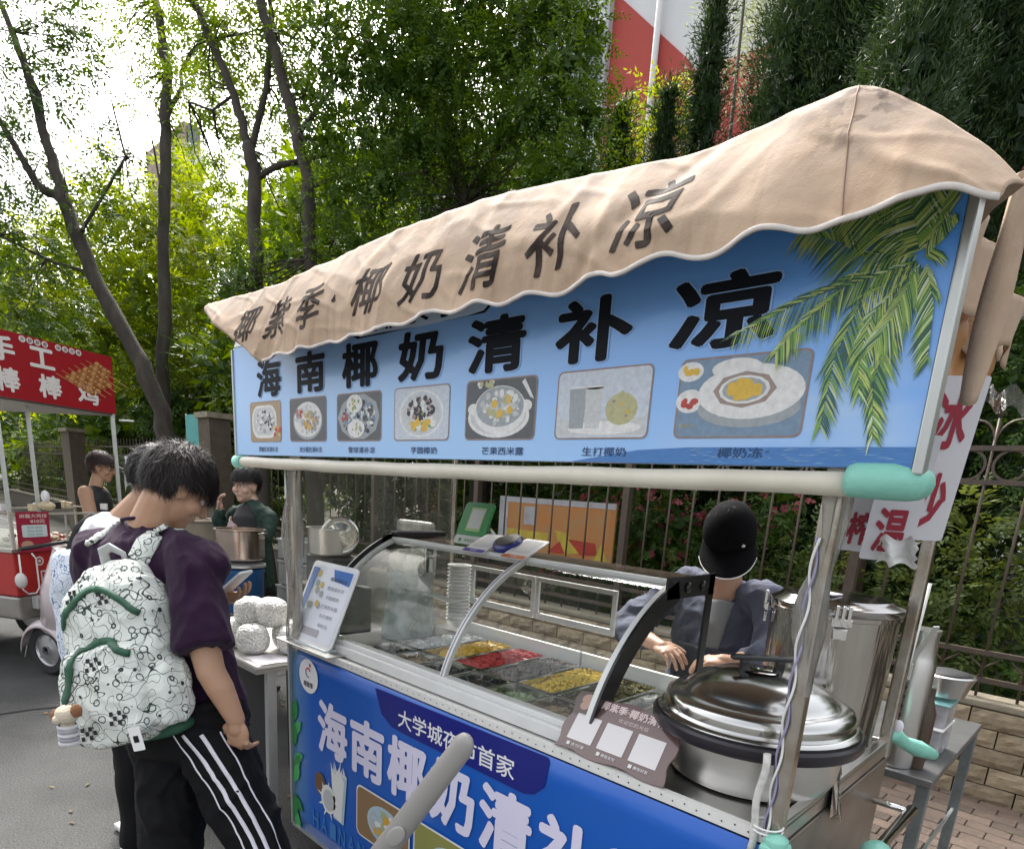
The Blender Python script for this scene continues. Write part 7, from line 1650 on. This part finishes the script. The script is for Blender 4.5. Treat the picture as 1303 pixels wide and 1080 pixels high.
# shoulder strap over the right shoulder, grab loop and webbing
mb = MB()
ppx = [(0.37, -.69, 1.30), (.36, -.65, 1.37), (.345, -.60, 1.42), (.345, -.545, 1.415), (.35, -.49, 1.375), (.36, -.455, 1.31), (.37, -.44, 1.22), (.39, -.45, 1.1), (.40, -.48, 1.0)]
P, D = [], []
for k in range(48):
    t = k / 47 * (len(ppx) - 1); i = min(int(t), len(ppx) - 2); p = np.array(ppx[i]) * (1 - t + i) + np.array(ppx[i + 1]) * (t - i); c = np.array((.27, -.60, min(p[2], 1.28))); d = unit(c - p); P.append(p - d * .15); D.append(tuple(d))
ribbon(mb, bvs, P, D, .062, .006); mb.build('shoulder_strap', dood, bp_, solid=.012)
mb = MB(); P, D = [], []
for k in range(30):
    t = k / 29; p = np.array((.17 - .06 * t, -.74 + .19 * t, 1.33 + .10 * math.sin(PI * (.15 + .6 * t)))); c = np.array((.16, -.63, 1.24)); d = unit(c - p); P.append(p - d * .12); D.append(tuple(d))
ribbon(mb, bvs, P, D, .055, .006); mb.build('shoulder_strap', dood, bp_, solid=.012)
mb = MB(); mb.tube([B(-.03, .015, .235), B(-.035, .03, .275), B(-.01, .045, .30), B(.02, .04, .295), B(.035, .02, .25), B(.035, .0, .22)], .0075, 8, squash=2.2); mb.build('grab_loop', mat('grey_webbing', (.42, .43, .42), .6), bp_)
mb = MB(); mb.bar((.50, -.50, 1.02), (.505, -.505, .90), .022, .004, up=(1, 0, 0)); mb.build('webbing_end', MATS['grey_webbing'], bp_)
pl_ = thing('plush_keychain', 'small cream and brown plush dog in a striped shirt hanging from the backpack', 'plush toy', (.535, -.83, .96))
Cc = B(.035, .235, -.145)
mb = MB(); mb.ball(Cc + np.array((0, 0, .03)), (.030, .027, .026), 16); mb.ball(Cc + np.array((.004, -.02, .022)), (.014, .014, .012), 12); mb.ball(Cc + np.array((0, 0, -.012)), (.022, .02, .026), 14); mb.build('toy_body', mat('cream_plush', (.62, .54, .42), .95, bump=.6, bscale=200), pl_)
mb = MB(); mb.ball(Cc + br * .030 + Z * .03, (.012, .016, .022), 12); mb.ball(Cc - br * .032 + Z * .036, (.012, .014, .018), 12); mb.build('ear', mat('brown_plush', (.28, .13, .06), .95, bump=.6, bscale=200), pl_)
mb = MB()
for k in range(5): mb.lathe([(.021, 0), (.0245, .003), (.0245, .007), (.021, .010)], Cc + np.array((0, 0, -.05 + .011 * k)), 16, mat=k % 2)
mb.build('striped_shirt', [mat('toy_white', (.6, .6, .6), .9), mat('toy_grey', (.35, .34, .38), .9)], pl_)
mb = MB(); mb.tube([Cc + Z * .055, Cc + Z * .08 - bf * .02, B(.03, .19, -.05)], .0018, 5); mb.build('cord', BLACKM, pl_)
Ct = B(-.135, .20, -.215)
tg = thing('paper_tag', 'small white swing tag with a dark square hanging from the backpack', 'tag', tuple(Ct)); ta = unit(np.array((.3, .1, -1.))); tb_ = unit(np.cross(ta, bf))
mb = MB(); mb.prism(rrect(Ct, .036, .062, .003, tb_, ta), bf * .0012); mb.build('card', WHITE, tg)
mb = MB(); mb.poly(rrect(Ct + bf * .002, .016, .018, .001, tb_, ta)); mb.poly(rrect(Ct + bf * .002, .016, .018, .001, tb_, ta)[::-1]); mb.build('dark_square', BLACKM, tg)
mb = MB(); mb.tube([Ct - ta * .03, B(-.12, .16, -.15)], .0012, 5); mb.build('cord', WHITE, tg)
#---------------------------------------------------------------- second customer in white
p2 = thing('person', 'person in white T-shirt with a blue patterned bag, mostly hidden behind the other customer', 'person', (-.45, -.5, 0))
r2, f2, u2_ = frame((-.1, .99, 0))
WSH = mat('white_cotton', (.70, .70, .70), .85, bump=.2, bscale=250)
h2, w2, A2, _ = head(p2, (-.44, -.33, 1.545), (.1, .95, -.3), (0, .3, .95), 1.0, SKIN, neck=(-.56, -.44, 1.37))
hairdo(p2, w2, A2, 1.0, HAIR, 3000, .05, -.05, 9, puff=.012)
organic('t_shirt', lambda mb: (limb(mb, [((-.56, -.45, 1.40), .07), ((-.56, -.46, 1.36), .15), ((-.57, -.47, 1.29), .2), ((-.56, -.49, 1.12), .2), ((-.50, -.5, .9), .205), ((-.48, -.5, .82), .21)], .62, tuple(f2), 26), chain(mb, [((-.58, -.46, 1.33), .08), ((-.75, -.48, 1.31), .075), ((-.79, -.46, 1.17), .08), ((-.79, -.42, 1.1), .08)]), chain(mb, [((-.55, -.46, 1.33), .08), ((-.37, -.46, 1.31), .07), ((-.33, -.44, 1.17), .078)])), .009, 4, WSH, p2, wrinkle=crease(.010, 8, (1, 1, .6), 9))
organic('arm', lambda mb: chain(mb, [((-.79, -.44, 1.1), .042), ((-.78, -.36, .98), .038), ((-.66, -.2, 1.05), .026)]), .007, 3, SKIN, p2); hand(p2, (-.66, -.2, 1.05), (.6, .7, .2), (0, 0, 1), .95, (.4, .4, .4, .4), .5, -1)
organic('arm', lambda mb: chain(mb, [((-.33, -.44, 1.17), .042), ((-.31, -.36, 1.0), .038), ((-.42, -.2, 1.05), .026)]), .007, 3, SKIN, p2); hand(p2, (-.42, -.2, 1.05), (-.6, .7, .2), (0, 0, 1), .95, (.4, .4, .4, .4), .5, 1)
organic('trousers', lambda mb: (limb(mb, [((-.48, -.5, .92), .17), ((-.47, -.5, .78), .18)], .68, tuple(f2), 22), chain(mb, [((-.38, -.5, .8), .1), ((-.30, -.53, .46), .085), ((-.29, -.55, .1), .07)]), chain(mb, [((-.57, -.49, .8), .1), ((-.60, -.46, .46), .085), ((-.61, -.46, .1), .07)])), .01, 4, PANT, p2, wrinkle=wr(.004, 17, 2))
shoe(p2, (-.29, -.55, .10), f2, 'shoe'); shoe(p2, (-.61, -.46, .10), f2, 'shoe')
bb_ = thing('shoulder_bag', 'pale blue floral patterned bag on the second customer behind the doodle backpack', 'bag', (-.62, -.66, 1.0))
def sbag(mb):
    vs = []; n, m2 = 24, 14; pw = lambda v, e: math.copysign(abs(v) ** e, v)
    for i in range(m2 + 1):
        a = -PI / 2 + PI * i / m2
        for j in range(n): t = 2 * PI * j / n; vs.append(np.array((-.535, -.625, 1.03)) + r2 * .12 * pw(math.cos(a), .5) * pw(math.cos(t), .6) + f2 * .07 * pw(math.cos(a), .5) * pw(math.sin(t), .6) + Z * .24 * pw(math.sin(a), .5))
    mb.add(vs, [(i * n + j, i * n + (j + 1) % n, (i + 1) * n + (j + 1) % n, (i + 1) * n + j) for i in range(m2) for j in range(n)], 0, True)
organic('bag_body', sbag, .01, 4, blued, bb_, wrinkle=wr(.006, 20, 2))
mb = MB(); mb.tube([(-.60, -.63, 1.24), (-.64, -.58, 1.34), (-.67, -.52, 1.385), (-.67, -.44, 1.375), (-.67, -.38, 1.3)], .006, 8, squash=3.6); mb.build('strap', BLACKM, bb_)
mb = MB(); mb.tube([(-.60, -.66, .82), (-.60, -.68, .72), (-.58, -.68, .64)], .02, 8); mb.build('hanging_strap', mat('lilac_web', (.5, .48, .6), .7), bb_)
#---------------------------------------------------------------- the vendor behind the counter
ven = thing('person', 'person in a black cap and grey blue shirt bending over the counter', 'person', (1.2, 1.15, 0))
hv, wv_, Av, _ = head(ven, (1.298, 1.07, 1.475), (.36, -.68, -.62), (.15, -.45, .85), 1.02, SKIN2, neck=(1.278, 1.14, 1.25), neck_r=.058)
hairdo(ven, wv_, Av, 1.02, HAIR, 1500, .03, -.03, 5, puff=.004)
cap_m = mat('black_cap', (.004, .004, .005), .9, spec=.1, bump=.2, bscale=200)
cap = thing('cap', 'black baseball cap with a white edged peak worn by the vendor', 'cap', (1.3, 1.05, 1.53))
def cw(x, y, z): return wv_(x, y, z)
def bcap(mb):
    vs = []; n = 28; m2 = 10
    for i in range(m2 + 1):
        t = PI * .52 * i / m2
        for j in range(n): a = 2 * PI * j / n; vs.append(cw(.094 * math.sin(t) * math.cos(a), -.012 + .112 * math.sin(t) * math.sin(a), .028 + .108 * math.cos(t)))
    mb.add(vs, [(i * n + j, (i + 1) * n + j, (i + 1) * n + (j + 1) % n, i * n + (j + 1) % n) for i in range(m2) for j in range(n)], 0, True)
mb = MB(); bcap(mb); mb.build('crown', cap_m, cap, solid=.003)
def visor(u, v, ex=0):
    a = PI * (.10 + .80 * u); rr = 1 + v * .0; x = .094 * math.cos(a) * (1 + .10 * v); y = -.012 + .112 * math.sin(a) + v * .105 * (math.sin(a) ** .55) ; z = .028 - .006 - .022 * v - .016 * (math.cos(a) ** 2) * v
    return cw(x, y, z - ex)
mb = MB(); mb.grid(visor, 24, 8); vz = mb.build('peak', cap_m, cap, solid=.004)
mb = MB(); mb.tube([visor(k / 30, 1.0) for k in range(31)], .0026, 6); mb.build('white_edge', WHITE, vz)
mb = MB(); mb.ball(cw(-.05, .085, .045), (.008, .004, .006), 8); mb.build('emblem', WHITE, cap)
GRB = mat('blue_grey_shirt', (.085, .095, .14), .85, var=.5, vscale=6, col2=(.055, .06, .09), bump=.3, bscale=120)
vsR, vsL = np.array((1.085, 1.19, 1.27)), np.array((1.455, 1.13, 1.27))
def vshirt(mb):
    limb(mb, [((1.272, 1.215, 1.30), .07), ((1.27, 1.21, 1.265), .14), ((1.27, 1.19, 1.20), .19), ((1.26, 1.17, 1.1), .20), ((1.24, 1.22, .9), .195), ((1.22, 1.25, .76), .20)], .62, (0, 1, 0), 28)
    chain(mb, [((1.17, 1.20, 1.265), .068), (vsR, .072), ((1.0, 1.10, 1.17), .072), ((.94, 1.0, 1.085), .070), ((1.0, .95, 1.075), .06), ((1.07, .91, 1.075), .052)])
    chain(mb, [((1.38, 1.17, 1.265), .066), (vsL, .070), ((1.52, 1.07, 1.16), .068), ((1.54, 1.0, 1.09), .062), ((1.525, .93, 1.085), .05)])
organic('shirt', vshirt, .008, 4, GRB, ven, wrinkle=lambda V: crease(.014, 9, (1, 1, .7), 2)(V) + .004 * np.sin(V[:, 0] * 60 + 4 * np.sin(V[:, 2] * 20)))
organic('undershirt', lambda mb: limb(mb, [((1.288, 1.10, 1.235), .06), ((1.295, 1.06, 1.15), .046), ((1.28, 1.075, 1.0), .040)], .6, (0, 1, 0)), .008, 3, mat('grey_tee', (.22, .23, .24), .85), ven)
organic('forearm', lambda mb: chain(mb, [((1.07, .91, 1.075), .038), ((1.175, .86, 1.07), .026)]), .006, 3, SKIN2, ven); hand(ven, (1.175, .86, 1.07), (.9, -.35, -.1), (.1, .2, -1), 1.0, (.45, .5, .6, .65), .5, -1, SKIN2)
organic('forearm', lambda mb: chain(mb, [((1.52, .92, 1.085), .036), ((1.47, .86, 1.07), .026)]), .006, 3, SKIN2, ven); hand(ven, (1.47, .86, 1.07), (-.75, -.35, -.05), (0, .2, -1), 1.0, (.5, .6, .6, .7), .5, 1, SKIN2)
organic('trousers', lambda mb: (limb(mb, [((1.22, 1.25, .85), .17), ((1.22, 1.26, .75), .175)], .68, (0, 1, 0), 22), chain(mb, [((1.13, 1.26, .78), .1), ((1.12, 1.25, .45), .08), ((1.12, 1.28, .1), .07)]), chain(mb, [((1.31, 1.26, .78), .1), ((1.33, 1.25, .45), .08), ((1.34, 1.28, .1), .07)])), .011, 4, PANT, ven)
shoe(ven, (1.12, 1.28, .10), (0, -1, 0), 'shoe', BLACKM); shoe(ven, (1.34, 1.28, .10), (0, -1, 0), 'shoe', BLACKM)
mb = MB(); mb.bb((1.16, 1.03, .72), (1.42, 1.045, 1.06)); mb.build('apron', mat('dark_apron', (.03, .035, .05), .8), ven, bevel=.01)
#---------------------------------------------------------------- the woman at the stock pot
aun = thing('person', 'person with dark hair, black apron and dark green sleeves behind the stock pot', 'person', (-2.24, .86, 0))
ha, wa, Aa, _ = head(aun, (-2.255, .84, 1.52), (.35, -.93, -.1), (0, 0, 1), 1.0, skinmat('skin_pale', (.5, .33, .25)), neck=(-2.24, .88, 1.38), neck_r=.05)
hairdo(aun, wa, Aa, 1.0, HAIR, 3000, .045, -.06, 4, puff=.012)
GRNS = mat('green_sleeve', (.010, .045, .026), .8, var=.9, vscale=34, col2=(.008, .012, .014))
organic('blouse', lambda mb: (limb(mb, [((-2.235, .88, 1.42), .055), ((-2.235, .88, 1.37), .13), ((-2.235, .89, 1.3), .15), ((-2.23, .89, 1.1), .15), ((-2.22, .9, .8), .17)], .65, (.35, .94, 0), 24), chain(mb, [((-2.3, .85, 1.32), .07), ((-2.36, .80, 1.31), .055), ((-2.38, .74, 1.18), .05), ((-2.36, .68, 1.27), .045), ((-2.33, .68, 1.33), .035)]), chain(mb, [((-2.17, .92, 1.32), .07), ((-2.10, .94, 1.31), .055), ((-2.06, .89, 1.18), .05), ((-2.09, .79, 1.19), .042), ((-2.13, .74, 1.22), .035)])), .01, 3, GRNS, aun, wrinkle=crease(.010, 10, (1, 1, 1), 4))
organic('apron', lambda mb: limb(mb, [((-2.22, .825, 1.38), .07), ((-2.215, .815, 1.3), .14), ((-2.205, .81, 1.1), .175), ((-2.19, .83, .7), .19)], .62, (.35, .94, 0), 20), .01, 2, mat('black_apron', (.012, .012, .014), .8), aun)
mb = MB(); disc(mb, (-2.165, .685, 1.23), .035, .05, unit(np.array((.94, .35, 0))), Z, 0, 12); mb.build('apron_print', mat('faded_pink_print', (.45, .35, .36), .7), aun)
hand(aun, (-2.32, .68, 1.34), (.1, -.1, 1), (.5, .5, 0), .85, (.5, .6, .6, .6), .5, 1, MATS['skin_pale']); hand(aun, (-2.14, .73, 1.225), (-.8, -.3, .3), (0, .6, .6), .85, (.5, .5, .6, .6), .5, -1, MATS['skin_pale'])
organic('trousers', lambda mb: (chain(mb, [((-2.3, .86, .75), .1), ((-2.32, .86, .1), .065)]), chain(mb, [((-2.14, .9, .75), .1), ((-2.14, .9, .1), .065)])), .014, 3, PANT, aun)
shoe(aun, (-2.32, .86, .10), (.3, -.9, 0), 'shoe', BLACKM); shoe(aun, (-2.14, .9, .10), (.3, -.9, 0), 'shoe', BLACKM)
#---------------------------------------------------------------- the vendor beside the red stall
lv2 = thing('person', 'person in a sleeveless black top and dark brown cap beside the red stall', 'person', (-4.22, .42, 0))
hl, wl, Al, _ = head(lv2, (-4.20, .455, 1.575), (.5, .8, -.15), (0, 0, 1), 1.0, SKIN, neck=(-4.21, .40, 1.41), neck_r=.05)
hairdo(lv2, wl, Al, 1.0, mat('reddish_hair', (.05, .018, .014), .5), 2600, .06, -.07, 6, puff=.012)
mb = MB(); vs = []
for i in range(9):
    t = PI * .5 * i / 8
    for j in range(24): a = 2 * PI * j / 24; vs.append(wl(.098 * math.sin(t) * math.cos(a), -.012 + .115 * math.sin(t) * math.sin(a), .035 + .10 * math.cos(t)))
mb.add(vs, [(i * 24 + j, (i + 1) * 24 + j, (i + 1) * 24 + (j + 1) % 24, i * 24 + (j + 1) % 24) for i in range(8) for j in range(24)], 0, True)
mb.prism([wl(-.06, .08, .04), wl(.06, .08, .04), wl(.05, .17, .02), wl(-.05, .17, .02)], np.array((0, 0, .006)))
tag(mb.build('cap', mat('dark_cap', (.02, .012, .01), .8)), 'dark cap on the vendor beside the red stall', 'cap')
organic('top', lambda mb: limb(mb, [((-4.21, .40, 1.42), .06), ((-4.21, .40, 1.37), .15), ((-4.21, .40, 1.3), .18), ((-4.2, .39, 1.1), .17), ((-4.18, .38, .85), .19)], .62, (.5, .8, 0), 22), .01, 3, BLACKM, lv2)
organic('arm', lambda mb: chain(mb, [((-4.10, .29, 1.36), .06), ((-4.03, .30, 1.14), .05), ((-4.1, .45, 1.1), .035)]), .01, 3, SKIN, lv2); hand(lv2, (-4.1, .45, 1.1), (-.2, .9, .1), (0, 0, -1), .9, (.5, .5, .5, .5), .5, -1)
organic('arm', lambda mb: chain(mb, [((-4.34, .47, 1.36), .055), ((-4.40, .52, 1.14), .045), ((-4.3, .62, 1.15), .03)]), .01, 3, SKIN, lv2); hand(lv2, (-4.3, .62, 1.15), (.3, .9, .1), (0, 0, -1), .9, (.5, .5, .5, .5), .5, 1)
organic('trousers', lambda mb: (limb(mb, [((-4.18, .38, .92), .17), ((-4.18, .38, .8), .17)], .7, (.5, .8, 0)), chain(mb, [((-4.1, .33, .8), .09), ((-4.1, .33, .1), .065)]), chain(mb, [((-4.26, .43, .8), .09), ((-4.26, .43, .1), .065)])), .014, 3, PANT, lv2)
shoe(lv2, (-4.1, .33, .10), (.5, .8, 0), 'shoe', BLACKM); shoe(lv2, (-4.26, .43, .10), (.5, .8, 0), 'shoe', BLACKM)
